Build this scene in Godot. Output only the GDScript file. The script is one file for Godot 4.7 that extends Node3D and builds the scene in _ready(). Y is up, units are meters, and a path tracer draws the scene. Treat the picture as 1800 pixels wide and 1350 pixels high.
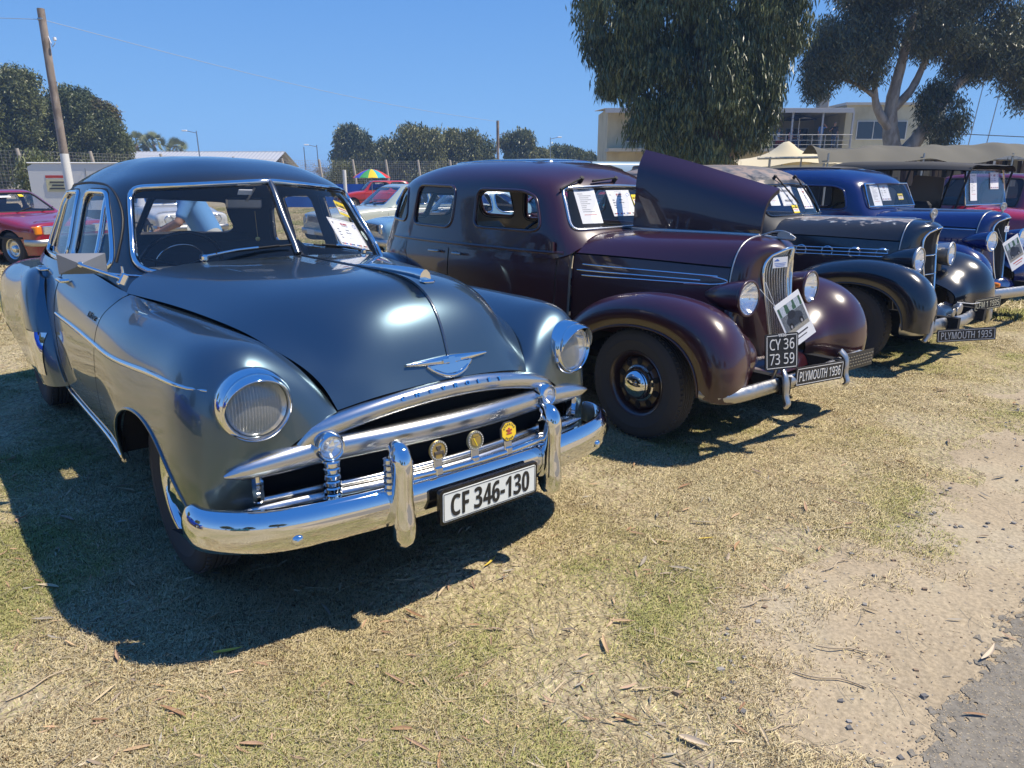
extends Node3D

func _ready() -> void:
	# camera
	var cam := Camera3D.new()
	cam.name = "camera"
	cam.fov = 56.85
	cam.near = 0.05
	cam.far = 3000.0
	cam.position = Vector3(0, 1.542, 0)
	cam.rotation = Vector3(-0.281, 0, 0)
	add_child(cam)
	cam.current = true
	# sky, exposure
	var sm := ProceduralSkyMaterial.new()
	sm.sky_top_color = Color(0.036, 0.165, 0.53).linear_to_srgb()
	sm.sky_horizon_color = Color(0.23, 0.45, 0.75).linear_to_srgb()
	sm.sky_curve = 0.17
	sm.sky_energy_multiplier = 1.0
	sm.ground_bottom_color = Color(0.30, 0.26, 0.19).linear_to_srgb()
	sm.ground_horizon_color = Color(0.42, 0.44, 0.42).linear_to_srgb()
	sm.sun_angle_max = 1.0
	var sky := Sky.new()
	sky.sky_material = sm
	var env := Environment.new()
	env.background_mode = Environment.BG_SKY
	env.sky = sky
	env.tonemap_mode = Environment.TONE_MAPPER_LINEAR
	env.tonemap_exposure = 1.32
	env.sdfgi_enabled = true
	env.ssao_enabled = true
	env.ssil_enabled = true
	env.fog_enabled = true
	env.fog_density = 0.0012
	env.fog_light_color = Color(0.62, 0.76, 0.95)
	var we := WorldEnvironment.new()
	we.name = "surroundings"
	we.environment = env
	add_child(we)
	# sun: from the right, high
	var sun := DirectionalLight3D.new()
	sun.name = "sun"
	sun.light_energy = 1.5
	sun.light_color = Color(1.0, 0.955, 0.88)
	sun.light_angular_distance = 0.5
	sun.shadow_enabled = true
	add_child(sun)
	sun.look_at_from_position(Vector3.ZERO, Vector3(-0.60, -1.0, -0.05), Vector3(0, 0, 1))
	materials()
	build_all()
func build_all() -> void:
	build_ground()
	build_buildings()
	build_trees()
	build_street()
	build_grey_saloon()
	build_maroon()
	build_black()
	build_blue()
	build_touring()
	build_later_cars()
	build_people()
# ---------------------------------------------------------------- geometry helpers
class G:
	var v := PackedVector3Array()
	var n := PackedVector3Array()
	var u := PackedVector2Array()
	var ix := PackedInt32Array()
	func add(p: Vector3, nn: Vector3, uv := Vector2()) -> int:
		v.append(p); n.append(nn); u.append(uv)
		return v.size() - 1
	func tri(a: int, b: int, c: int) -> void:
		ix.append(a); ix.append(b); ix.append(c)
	func flat(a: Vector3, b: Vector3, c: Vector3, out: Vector3) -> void:
		var nn := (b - a).cross(c - a)
		if nn.length_squared() < 1e-18: return
		nn = nn.normalized()
		if nn.dot(out) < 0: nn = -nn
		tri(add(a, nn), add(b, nn), add(c, nn))
	func quad(a: Vector3, b: Vector3, c: Vector3, d: Vector3, out: Vector3, tex := false) -> void:
		var nn := (b - a).cross(c - a)
		if nn.length_squared() < 1e-18: nn = (c - a).cross(d - a)
		nn = nn.normalized()
		if nn.dot(out) < 0: nn = -nn
		var i := add(a, nn, Vector2(0, 0)); add(b, nn, Vector2(1, 0)); add(c, nn, Vector2(1, 1)); add(d, nn, Vector2(0, 1))
		tri(i, i + 1, i + 2); tri(i, i + 2, i + 3)
	func join(o: G, x := Transform3D()) -> G:
		var k := v.size()
		var nb := x.basis.inverse().transposed()
		for i in o.v.size():
			v.append(x * o.v[i]); n.append((nb * o.n[i]).normalized()); u.append(o.u[i])
		for i in o.ix: ix.append(i + k)
		return self

func xf(g: G, x: Transform3D) -> G:
	return G.new().join(g, x)

func mir(g: G) -> G:
	return xf(g, Transform3D(Basis(Vector3(-1, 0, 0), Vector3(0, 1, 0), Vector3(0, 0, 1)), Vector3()))

func both(g: G) -> G:
	return G.new().join(g).join(mir(g))

func mesh_of(g: G, colors := PackedColorArray()) -> ArrayMesh:
	var ix := g.ix.duplicate()
	for t in range(0, ix.size(), 3):
		var a := ix[t]; var b := ix[t + 1]; var c := ix[t + 2]
		var f := (g.v[b] - g.v[a]).cross(g.v[c] - g.v[a])
		if f.dot(g.n[a] + g.n[b] + g.n[c]) > 0:
			ix[t + 1] = c; ix[t + 2] = b
	var arr := []
	arr.resize(Mesh.ARRAY_MAX)
	arr[Mesh.ARRAY_VERTEX] = g.v; arr[Mesh.ARRAY_NORMAL] = g.n; arr[Mesh.ARRAY_TEX_UV] = g.u; arr[Mesh.ARRAY_INDEX] = ix
	if colors.size(): arr[Mesh.ARRAY_COLOR] = colors
	var m := ArrayMesh.new()
	m.add_surface_from_arrays(Mesh.PRIMITIVE_TRIANGLES, arr)
	return m

var taken := {}
func numbered(s: String) -> String:
	taken[s] = taken.get(s, -1) + 1
	return s if taken[s] == 0 else "%s_%03d" % [s, taken[s]]

func part(parent: Node3D, called: String, g: G, m: Material, label := "") -> MeshInstance3D:
	var o := MeshInstance3D.new()
	o.mesh = mesh_of(g)
	o.material_override = m
	if parent == self:
		o.name = numbered(called)
	else:
		var k := 0
		var nm := called
		while parent.has_node(nm):
			k += 1
			nm = "%s_%03d" % [called, k]
		o.name = nm
	parent.add_child(o, true)
	if label: o.set_meta("label", label)
	return o

func part2(parent: Node3D, called: String, g: G, m: Material) -> void:
	part(parent, called, g, m)
	part(parent, called, mir(g), m)

func thing(called: String, label: String, cat: String, group := "") -> Node3D:
	var o := Node3D.new()
	o.name = numbered(called)
	add_child(o, true)
	return tag(o, label, cat, group)

func tag(o: Node3D, label: String, cat: String, group := "") -> Node3D:
	o.set_meta("label", label); o.set_meta("category", cat)
	if group: o.set_meta("group", group)
	return o

func single(called: String, g: G, m: Material, label: String, cat: String, group := "") -> MeshInstance3D:
	var o := part(self, called, g, m)
	tag(o, label, cat, group)
	return o

func structure(called: String, g: G, m: Material) -> MeshInstance3D:
	var o := part(self, called, g, m)
	o.set_meta("kind", "structure")
	return o

func copy(o: Node3D, at: Transform3D, label := "", group := "") -> Node3D:
	var base := String(o.name).rstrip("0123456789").rstrip("_")
	var c: Node3D = o.duplicate()
	c.name = numbered(base)
	add_child(c, true)
	c.transform = at
	if label: c.set_meta("label", label)
	if group: c.set_meta("group", group)
	return c

# car coordinates: F forward from the front axle, Y up, L to the car's own right side
func P(f: float, y: float, l: float) -> Vector3:
	return Vector3(-l, y, f)

func pts(a: Array) -> PackedVector3Array:
	var r := PackedVector3Array()
	for i in range(0, a.size(), 3): r.append(Vector3(-a[i + 2], a[i + 1], a[i]))
	return r

func spl(p: PackedVector3Array, sub: int, closed := false) -> PackedVector3Array:
	# natural cubic spline through p, each span cut into sub pieces
	if closed:
		var q := PackedVector3Array()
		var m := p.size()
		for i in m + 7: q.append(p[posmod(i - 3, m)])
		var d := spl(q, sub)
		return d.slice(3 * sub, (3 + m) * sub + 1)
	var n := p.size()
	var out := PackedVector3Array()
	if n == 1: return p
	if n == 2:
		for i in sub + 1: out.append(p[0].lerp(p[1], float(i) / sub))
		return out
	var h := PackedFloat32Array()
	for i in n - 1: h.append(maxf(pow(p[i].distance_to(p[i + 1]), 0.8), 1e-3))
	var cp := PackedFloat32Array(); cp.resize(n)
	var dp := PackedVector3Array(); dp.resize(n)
	for i in range(1, n - 1):
		var al := h[i - 1]; var be := 2.0 * (h[i - 1] + h[i])
		var rhs := 6.0 * ((p[i + 1] - p[i]) / h[i] - (p[i] - p[i - 1]) / h[i - 1])
		var den := be - al * cp[i - 1]
		cp[i] = h[i] / den
		dp[i] = (rhs - al * dp[i - 1]) / den
	var M := PackedVector3Array(); M.resize(n)
	for i in range(n - 2, 0, -1): M[i] = dp[i] - cp[i] * M[i + 1]
	for i in n - 1:
		for k in sub:
			var t := float(k) / sub
			var a := 1.0 - t
			out.append(a * p[i] + t * p[i + 1] + h[i] * h[i] / 6.0 * ((a * a * a - a) * M[i] + (t * t * t - t) * M[i + 1]))
	out.append(p[n - 1])
	return out

func skin(rows: Array, su: int, sv: int) -> Array:
	var dr := []
	for r in rows: dr.append(spl(r, su))
	var w: int = dr[0].size()
	var cols := []
	for i in w:
		var c := PackedVector3Array()
		for r in dr: c.append(r[i])
		cols.append(spl(c, sv))
	var out := []
	for j in cols[0].size():
		var r := PackedVector3Array()
		for i in w: r.append(cols[i][j])
		out.append(r)
	return out

func gridg(D: Array, inside: Vector3, wrap := false) -> G:
	# smooth-shaded sheet through rows D; the normals point away from «inside»
	var g := G.new()
	var nj := D.size(); var ni: int = D[0].size()
	for j in nj:
		for i in ni: g.add(D[j][i], Vector3(), Vector2(float(i) / (ni - 1), float(j) / (nj - 1)))
	for j in nj - 1:
		for i in ni - 1:
			var a := j * ni + i
			g.tri(a, a + 1, a + ni + 1); g.tri(a, a + ni + 1, a + ni)
	normals(g)
	if wrap:
		for j in nj:
			var s := (g.n[j * ni] + g.n[j * ni + ni - 1]).normalized()
			g.n[j * ni] = s; g.n[j * ni + ni - 1] = s
	var s := 0.0
	for i in g.v.size(): s += g.n[i].dot((g.v[i] - inside).normalized())
	if s < 0:
		for i in g.n.size(): g.n[i] = -g.n[i]
	return g

func normals(g: G) -> void:
	for i in g.n.size(): g.n[i] = Vector3()
	for t in range(0, g.ix.size(), 3):
		var a := g.ix[t]; var b := g.ix[t + 1]; var c := g.ix[t + 2]
		var f := (g.v[b] - g.v[a]).cross(g.v[c] - g.v[a])
		g.n[a] += f; g.n[b] += f; g.n[c] += f
	for i in g.n.size():
		g.n[i] = g.n[i].normalized() if g.n[i].length_squared() > 1e-22 else Vector3.UP

func offset(g: G, d: float) -> G:
	var o := G.new()
	for i in g.v.size(): o.add(g.v[i] - g.n[i] * d, g.n[i], g.u[i])
	o.ix = g.ix
	return o

func cut(g: G, f: PackedFloat32Array) -> Array:
	# [where f < 0, where f > 0, edge pieces as pairs of Vector3 with their normals]
	var neg := G.new(); var pos := G.new()
	var mn := {}; var mp := {}
	var cn := {}; var cpp := {}
	var segs := []
	var N := g.v.size()
	for t in range(0, g.ix.size(), 3):
		var id := [g.ix[t], g.ix[t + 1], g.ix[t + 2]]
		var s := [f[id[0]] < 0, f[id[1]] < 0, f[id[2]] < 0]
		var c := int(s[0]) + int(s[1]) + int(s[2])
		if c == 3 or c == 0:
			var o := neg if c == 3 else pos
			var mm: Dictionary = mn if c == 3 else mp
			var w := []
			for k in 3:
				var q: int = id[k]
				if not mm.has(q): mm[q] = o.add(g.v[q], g.n[q], g.u[q])
				w.append(mm[q])
			o.tri(w[0], w[1], w[2])
			continue
		# lone corner first
		var lone := 0
		for k in 3:
			if s[k] == (c == 1): lone = k
		var A: int = id[lone]; var B: int = id[(lone + 1) % 3]; var C: int = id[(lone + 2) % 3]
		var go := neg if c == 1 else pos
		var gm: Dictionary = mn if c == 1 else mp
		var gc: Dictionary = cn if c == 1 else cpp
		var ho := pos if c == 1 else neg
		var hm: Dictionary = mp if c == 1 else mn
		var hc: Dictionary = cpp if c == 1 else cn
		var e1 := mini(A, B) * N + maxi(A, B); var e2 := mini(A, C) * N + maxi(A, C)
		for k in 2:
			var e := e1 if k == 0 else e2
			if not gc.has(e):
				var Q := B if k == 0 else C
				var tt := clampf(f[A] / (f[A] - f[Q]), 0.0, 1.0)
				var pv := g.v[A].lerp(g.v[Q], tt); var nv := g.n[A].lerp(g.n[Q], tt).normalized(); var uv := g.u[A].lerp(g.u[Q], tt)
				gc[e] = go.add(pv, nv, uv)
				if not hc.has(e): hc[e] = ho.add(pv, nv, uv)
			if not hc.has(e):
				hc[e] = ho.add(go.v[gc[e]], go.n[gc[e]], go.u[gc[e]])
		if not gm.has(A): gm[A] = go.add(g.v[A], g.n[A], g.u[A])
		if not hm.has(B): hm[B] = ho.add(g.v[B], g.n[B], g.u[B])
		if not hm.has(C): hm[C] = ho.add(g.v[C], g.n[C], g.u[C])
		go.tri(gm[A], gc[e1], gc[e2])
		ho.tri(hc[e1], hm[B], hm[C]); ho.tri(hc[e1], hm[C], hc[e2])
		segs.append([e1, e2, go.v[gc[e1]], go.v[gc[e2]], go.n[gc[e1]], go.n[gc[e2]]])
	return [neg, pos, segs]

func field(g: G, f: Callable) -> PackedFloat32Array:
	var r := PackedFloat32Array()
	r.resize(g.v.size())
	for i in g.v.size(): r[i] = f.call(g.v[i])
	return r

func panel(g: G, f: Callable, gap: float) -> Array:
	# [panel inside f < 0, the rest], parted by a gap
	var a := cut(g, field(g, func(p): return f.call(p) + gap * 0.5))
	var b := cut(a[1], field(a[1], func(p): return f.call(p) - gap * 0.5))
	return [a[0], b[1], a[2]]

func chains(segs: Array) -> Array:
	# polylines [points, normals, closed] from the edge pieces of a cut
	var at := {}
	var pos := {}; var nor := {}
	for s in segs:
		for k in 2:
			if not at.has(s[k]): at[s[k]] = []
			at[s[k]].append(s[1 - k])
			pos[s[k]] = s[2 + k]; nor[s[k]] = s[4 + k]
	var seen := {}
	var out := []
	var starts := []
	for k in at: if at[k].size() == 1: starts.append(k)
	for k in at: starts.append(k)
	for k in starts:
		if seen.has(k): continue
		var p := PackedVector3Array(); var n := PackedVector3Array()
		var c = k
		var closed := false
		while c != null:
			seen[c] = true
			p.append(pos[c]); n.append(nor[c])
			var nx = null
			for q in at[c]:
				if not seen.has(q): nx = q
				elif q == k and p.size() > 2: closed = true
			c = nx
		if p.size() > 1: out.append([p, n, closed and at[k].size() == 2])
	return out

func resample(p: PackedVector3Array, n: PackedVector3Array, step: float, closed: bool, smooth := 2) -> Array:
	var q := p.duplicate(); var m := n.duplicate()
	if closed: q.append(p[0]); m.append(n[0])
	var op := PackedVector3Array([q[0]]); var on := PackedVector3Array([m[0]])
	var total := 0.0
	for i in q.size() - 1: total += q[i].distance_to(q[i + 1])
	var cnt := maxi(3, roundi(total / step))
	var st := total / cnt
	var acc := 0.0
	for i in q.size() - 1:
		var d := q[i].distance_to(q[i + 1])
		var t := st - acc
		while t <= d + 1e-9 and op.size() < cnt:
			op.append(q[i].lerp(q[i + 1], t / maxf(d, 1e-9))); on.append(m[i].lerp(m[i + 1], t / maxf(d, 1e-9)).normalized())
			t += st
		acc = d - (t - st)
	if not closed: op.append(q[-1]); on.append(m[-1])
	for k in smooth:
		var a := op.duplicate(); var b := on.duplicate()
		var z := op.size()
		for i in z:
			if not closed and (i == 0 or i == z - 1): continue
			op[i] = a[i] * 0.5 + (a[posmod(i - 1, z)] + a[(i + 1) % z]) * 0.25
			on[i] = (b[i] * 0.5 + (b[posmod(i - 1, z)] + b[(i + 1) % z]) * 0.25).normalized()
	return [op, on]

func sweep(p: PackedVector3Array, n: PackedVector3Array, prof: PackedVector2Array, closed := false, scales := PackedFloat32Array(), loop := true) -> G:
	# carries a profile (x across, y along the normal) down a path
	var D := []
	var z := p.size()
	for i in z + (1 if closed else 0):
		var k := i % z
		var t := (p[(k + 1) % z] if closed or k < z - 1 else p[k]) - (p[posmod(k - 1, z)] if closed or k > 0 else p[k])
		t = t.normalized()
		var nn := (n[k] - t * n[k].dot(t)).normalized()
		var b := t.cross(nn)
		var s := scales[k] if scales.size() else 1.0
		var row := PackedVector3Array()
		for j in prof.size() + (1 if loop else 0):
			var q := prof[j % prof.size()]
			row.append(p[k] + (b * q.x + nn * q.y) * s)
		D.append(row)
	var g := G.new()
	var ni: int = D[0].size()
	for r in D:
		for q in r: g.add(q, Vector3())
	for j in D.size() - 1:
		for i in ni - 1:
			var a := j * ni + i
			g.tri(a, a + 1, a + ni + 1); g.tri(a, a + ni + 1, a + ni)
	normals(g)
	var sgn := 0.0
	for j in D.size():
		var c := Vector3()
		for q in D[j]: c += q
		c /= ni
		if loop:
			var s := (g.n[j * ni] + g.n[j * ni + ni - 1]).normalized()
			g.n[j * ni] = s; g.n[j * ni + ni - 1] = s
		for i in ni: sgn += g.n[j * ni + i].dot(D[j][i] - c) if loop else g.n[j * ni + i].dot(n[j % z])
	if closed:
		for i in ni:
			var s := (g.n[i] + g.n[(D.size() - 1) * ni + i]).normalized()
			g.n[i] = s; g.n[(D.size() - 1) * ni + i] = s
	if sgn < 0:
		for i in g.n.size(): g.n[i] = -g.n[i]
	if not closed and loop:
		for e in 2:
			var r: PackedVector3Array = D[0] if e == 0 else D[-1]
			var dir := (p[0] - p[1]) if e == 0 else (p[-1] - p[-2])
			var c := Vector3()
			for i in ni - 1: c += r[i]
			c /= ni - 1
			for i in ni - 1: g.flat(c, r[i], r[i + 1], dir)
	return g

func ring(n: int, a: float, b := -1.0) -> PackedVector2Array:
	var r := PackedVector2Array()
	for i in n: r.append(Vector2(cos(TAU * i / n) * a, sin(TAU * i / n) * (a if b < 0 else b)))
	return r

func rrect(w: float, h: float, r: float, k := 3) -> PackedVector2Array:
	var o := PackedVector2Array()
	for c in 4:
		var cx: float = (w / 2 - r) * [1, -1, -1, 1][c]; var cy: float = (h / 2 - r) * [1, 1, -1, -1][c]
		for i in k + 1:
			var a := PI / 2 * (c + float(i) / k)
			o.append(Vector2(cx + r * cos(a), cy + r * sin(a)))
	return o

func tube(p: PackedVector3Array, r: float, sides := 8, closed := false, scales := PackedFloat32Array()) -> G:
	var n := PackedVector3Array()
	var up := Vector3.UP
	var d0 := (p[1] - p[0]).normalized()
	if absf(d0.y) > 0.9: up = Vector3.RIGHT
	var last := (up - d0 * up.dot(d0)).normalized()
	for i in p.size():
		var t := (p[mini(i + 1, p.size() - 1)] - p[maxi(i - 1, 0)]).normalized()
		last = (last - t * last.dot(t)).normalized()
		n.append(last)
	return sweep(p, n, ring(sides, r), closed, scales)

func bar(a: Vector3, b: Vector3, r: float, sides := 8, r2 := -1.0) -> G:
	return tube(PackedVector3Array([a, b]), 1.0, sides, false, PackedFloat32Array([r, r if r2 < 0 else r2]))

func lathe(prof: PackedVector2Array, seg: int, x := Transform3D(), crease := 0.6) -> G:
	# profile points (radius, along +Z) turned round Z; corners sharper than «crease» radians stay sharp
	var g := G.new()
	var m := prof.size()
	var area := 0.0
	for k in m - 1: area += (prof[k + 1].y - prof[k].y) * (prof[k].x + prof[k + 1].x)
	for k in m - 1:
		var a := prof[k]; var b := prof[k + 1]
		if a.distance_to(b) < 1e-7: continue
		var e := (b - a).normalized()
		var na := Vector2(e.y, -e.x); var nb := na
		if k > 0:
			var pe := (a - prof[k - 1]).normalized()
			if absf(pe.angle_to(e)) < crease: na = (Vector2(pe.y, -pe.x) + na).normalized()
		if k < m - 2:
			var fe := (prof[k + 2] - b).normalized()
			if absf(fe.angle_to(e)) < crease: nb = (nb + Vector2(fe.y, -fe.x)).normalized()
		if area < 0: na = -na; nb = -nb
		var base := g.v.size()
		for i in seg + 1:
			var c := cos(TAU * i / seg); var s := sin(TAU * i / seg)
			g.add(Vector3(a.x * c, a.x * s, a.y), Vector3(na.x * c, na.x * s, na.y), Vector2(float(i) / seg, float(k) / m))
			g.add(Vector3(b.x * c, b.x * s, b.y), Vector3(nb.x * c, nb.x * s, nb.y), Vector2(float(i) / seg, float(k + 1) / m))
		for i in seg:
			var q := base + 2 * i
			g.tri(q, q + 1, q + 3); g.tri(q, q + 3, q + 2)
	return xf(g, x)

func pv2(a: Array) -> PackedVector2Array:
	var r := PackedVector2Array()
	for i in range(0, a.size(), 2): r.append(Vector2(a[i], a[i + 1]))
	return r

func box(s: Vector3, x := Transform3D(), bev := 0.0) -> G:
	var g := G.new()
	var h := s / 2
	var b := minf(bev, minf(h.x, minf(h.y, h.z)) * 0.9)
	var ax := [Vector3.RIGHT, Vector3.UP, Vector3.BACK]
	var hh := [h.x, h.y, h.z]
	for a in 3:
		var U: Vector3 = ax[(a + 1) % 3]; var V: Vector3 = ax[(a + 2) % 3]; var W: Vector3 = ax[a]
		var hu: float = hh[(a + 1) % 3] - b; var hv: float = hh[(a + 2) % 3] - b
		for sg in [-1.0, 1.0]:
			var c: Vector3 = W * hh[a] * sg
			g.quad(c - U * hu - V * hv, c + U * hu - V * hv, c + U * hu + V * hv, c - U * hu + V * hv, W * sg, true)
	if b > 0:
		for a in 3:
			var U: Vector3 = ax[(a + 1) % 3]; var V: Vector3 = ax[(a + 2) % 3]; var W: Vector3 = ax[a]
			var hu: float = hh[(a + 1) % 3]; var hv: float = hh[(a + 2) % 3]; var hw: float = hh[a] - b
			for su in [-1.0, 1.0]:
				for sv in [-1.0, 1.0]:
					var p1: Vector3 = U * su * hu + V * sv * (hv - b); var p2: Vector3 = U * su * (hu - b) + V * sv * hv
					g.quad(p1 - W * hw, p2 - W * hw, p2 + W * hw, p1 + W * hw, U * su + V * sv)
		for sx in [-1.0, 1.0]:
			for sy in [-1.0, 1.0]:
				for sz in [-1.0, 1.0]:
					g.flat(Vector3(h.x * sx, (h.y - b) * sy, (h.z - b) * sz), Vector3((h.x - b) * sx, h.y * sy, (h.z - b) * sz), Vector3((h.x - b) * sx, (h.y - b) * sy, h.z * sz), Vector3(sx, sy, sz))
	return xf(g, x)

func at(p: Vector3, b := Basis()) -> Transform3D:
	return Transform3D(b, p)

func facing(p: Vector3, z: Vector3, up := Vector3.UP) -> Transform3D:
	# a frame whose Z axis points along z
	z = z.normalized()
	var x := up.cross(z).normalized()
	return Transform3D(Basis(x, z.cross(x), z), p)

func extrude(poly: PackedVector2Array, depth: float, x := Transform3D()) -> G:
	var g := G.new()
	var id := Geometry2D.triangulate_polygon(poly)
	for sg in [-1.0, 1.0]:
		var k := g.v.size()
		for q in poly: g.add(Vector3(q.x, q.y, sg * depth / 2), Vector3(0, 0, sg), q)
		for i in range(0, id.size(), 3): g.tri(k + id[i], k + id[i + 1], k + id[i + 2])
	var c := Vector2()
	for q in poly: c += q
	c /= poly.size()
	var cw := Geometry2D.is_polygon_clockwise(poly)
	for i in poly.size():
		var a := poly[i]; var b := poly[(i + 1) % poly.size()]
		var e := b - a
		var nn := Vector2(e.y, -e.x) * (-1.0 if cw else 1.0)
		g.quad(Vector3(a.x, a.y, -depth / 2), Vector3(b.x, b.y, -depth / 2), Vector3(b.x, b.y, depth / 2), Vector3(a.x, a.y, depth / 2), Vector3(nn.x, nn.y, 0))
	return xf(g, x)

var fonts := {}
func text(s: String, height: float, depth: float, x: Transform3D, squeeze := 1.0, font := "Droid Sans", bold := true, width := 0.0) -> G:
	# lettering centred on the frame, capitals «height» tall; width > 0 stretches it to that length
	var key := font + str(bold)
	if not fonts.has(key):
		var f := SystemFont.new()
		f.font_names = PackedStringArray([font])
		if bold: f.font_weight = 700
		fonts[key] = f
	var t := TextMesh.new()
	t.text = s; t.font = fonts[key]; t.font_size = 48; t.pixel_size = 0.01; t.depth = 0.02
	t.curve_step = 1.5
	var arr := t.get_mesh_arrays()
	var g := G.new()
	var v: PackedVector3Array = arr[Mesh.ARRAY_VERTEX]; var n: PackedVector3Array = arr[Mesh.ARRAY_NORMAL]
	if v.is_empty(): return g
	var lo := v[0]; var hi := v[0]
	for q in v: lo = lo.min(q); hi = hi.max(q)
	var sc := height / (0.343 if font != "Droid Sans Mono" else 0.343)
	var c := (lo + hi) / 2
	var sx := sc * squeeze
	if width > 0: sx = width / (hi.x - lo.x)
	for i in v.size():
		var q := v[i] - c
		g.add(Vector3(q.x * sx, q.y * sc, q.z / 0.02 * depth), n[i])
	if arr[Mesh.ARRAY_INDEX] != null:
		g.ix = arr[Mesh.ARRAY_INDEX]
	else:
		for i in v.size(): g.ix.append(i)
	return xf(g, x)

func sd_poly(p: Vector2, a: PackedVector2Array, r: float) -> float:
	# distance to a polygon whose corners are rounded by r
	var d := 1e9
	var inside := false
	var m := a.size()
	var j := m - 1
	for i in m:
		var e := a[j] - a[i]; var w := p - a[i]
		var b := w - e * clampf(w.dot(e) / e.dot(e), 0, 1)
		d = minf(d, b.length_squared())
		if (a[i].y > p.y) != (a[j].y > p.y) and p.x < (a[j].x - a[i].x) * (p.y - a[i].y) / (a[j].y - a[i].y) + a[i].x: inside = not inside
		j = i
	return (-sqrt(d) if inside else sqrt(d)) - r

func hit(g: G, o: Vector3, d: Vector3) -> Array:
	# the first point of g along a ray: [point, normal], or [] when there is none
	var best := 1e9
	var res := []
	for t in range(0, g.ix.size(), 3):
		var a := g.v[g.ix[t]]; var e1 := g.v[g.ix[t + 1]] - a; var e2 := g.v[g.ix[t + 2]] - a
		var h := d.cross(e2)
		var det := e1.dot(h)
		if absf(det) < 1e-12: continue
		var s := o - a
		var uu := s.dot(h) / det
		if uu < -1e-4 or uu > 1.0001: continue
		var q := s.cross(e1)
		var vv := d.dot(q) / det
		if vv < -1e-4 or uu + vv > 1.0001: continue
		var k := e2.dot(q) / det
		if k > 0 and k < best:
			best = k
			res = [o + d * k, (g.n[g.ix[t]] * (1 - uu - vv) + g.n[g.ix[t + 1]] * uu + g.n[g.ix[t + 2]] * vv).normalized()]
	return res

func laid(g: G, path: PackedVector3Array, d: Vector3) -> Array:
	# a path dropped onto g along d: [points, normals]
	var p := PackedVector3Array(); var n := PackedVector3Array()
	for q in path:
		var h := hit(g, q - d * 3.0, d)
		if h.size(): p.append(h[0]); n.append(h[1])
	return [p, n]

func chaikin(p: PackedVector2Array, k: int, closed := true) -> PackedVector2Array:
	for z in k:
		var o := PackedVector2Array()
		for i in p.size() - (0 if closed else 1):
			var a := p[i]; var b := p[(i + 1) % p.size()]
			o.append(a.lerp(b, 0.25)); o.append(a.lerp(b, 0.75))
		p = o
	return p

# ---------------------------------------------------------------- materials (colours are linear)
var mats := {}
func mat(key: String, c: Color, rough := 0.6, metal := 0.0, coat := -1.0) -> StandardMaterial3D:
	if mats.has(key): return mats[key]
	var m := StandardMaterial3D.new()
	m.resource_name = key
	m.albedo_color = c.linear_to_srgb()
	m.roughness = rough
	m.metallic = metal
	if coat >= 0:
		m.clearcoat_enabled = true
		m.clearcoat = 1.0
		m.clearcoat_roughness = coat
	mats[key] = m
	return m

func noise_tex(seedn: int, freq: float, ramp: Array, size := 512, octaves := 4, normal := 0.0, kind := FastNoiseLite.TYPE_SIMPLEX_SMOOTH) -> ImageTexture:
	# a seamless noise picture; ramp = [offset, linear Color, ...]
	var f := FastNoiseLite.new()
	f.seed = seedn; f.frequency = freq; f.noise_type = kind; f.fractal_octaves = octaves
	var im := f.get_seamless_image(size, size)
	if normal > 0:
		im.bump_map_to_normal_map(normal)
		return ImageTexture.create_from_image(im)
	if ramp.is_empty(): return ImageTexture.create_from_image(im)
	var gr := Gradient.new()
	gr.offsets = PackedFloat32Array(); gr.colors = PackedColorArray()
	var off := PackedFloat32Array(); var col := PackedColorArray()
	for i in range(0, ramp.size(), 2): off.append(ramp[i]); col.append((ramp[i + 1] as Color).linear_to_srgb())
	gr.offsets = off; gr.colors = col
	var o := Image.create(size, size, false, Image.FORMAT_RGB8)
	var lut := []
	for i in 256: lut.append(gr.sample(i / 255.0))
	for y in size:
		for x in size: o.set_pixel(x, y, lut[int(clampf(im.get_pixel(x, y).r, 0, 1) * 255)])
	return ImageTexture.create_from_image(o)

func pane_mat(key: String, tint: Color, alpha: float) -> StandardMaterial3D:
	if mats.has(key): return mats[key]
	var m := mat(key, tint, 0.02)
	m.transparency = BaseMaterial3D.TRANSPARENCY_ALPHA
	m.albedo_color.a = alpha
	m.metallic_specular = 0.5
	return m

class Rnd:
	var s: int
	func _init(k: int) -> void: s = k * 7919 + 12345
	func f() -> float:
		s = (s * 1103515245 + 12345) & 0x7fffffff
		return float(s >> 8) / float(0x7fffff)
	func r(a: float, b: float) -> float: return a + (b - a) * f()
	func i(k: int) -> int: return mini(int(f() * k), k - 1)
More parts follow.
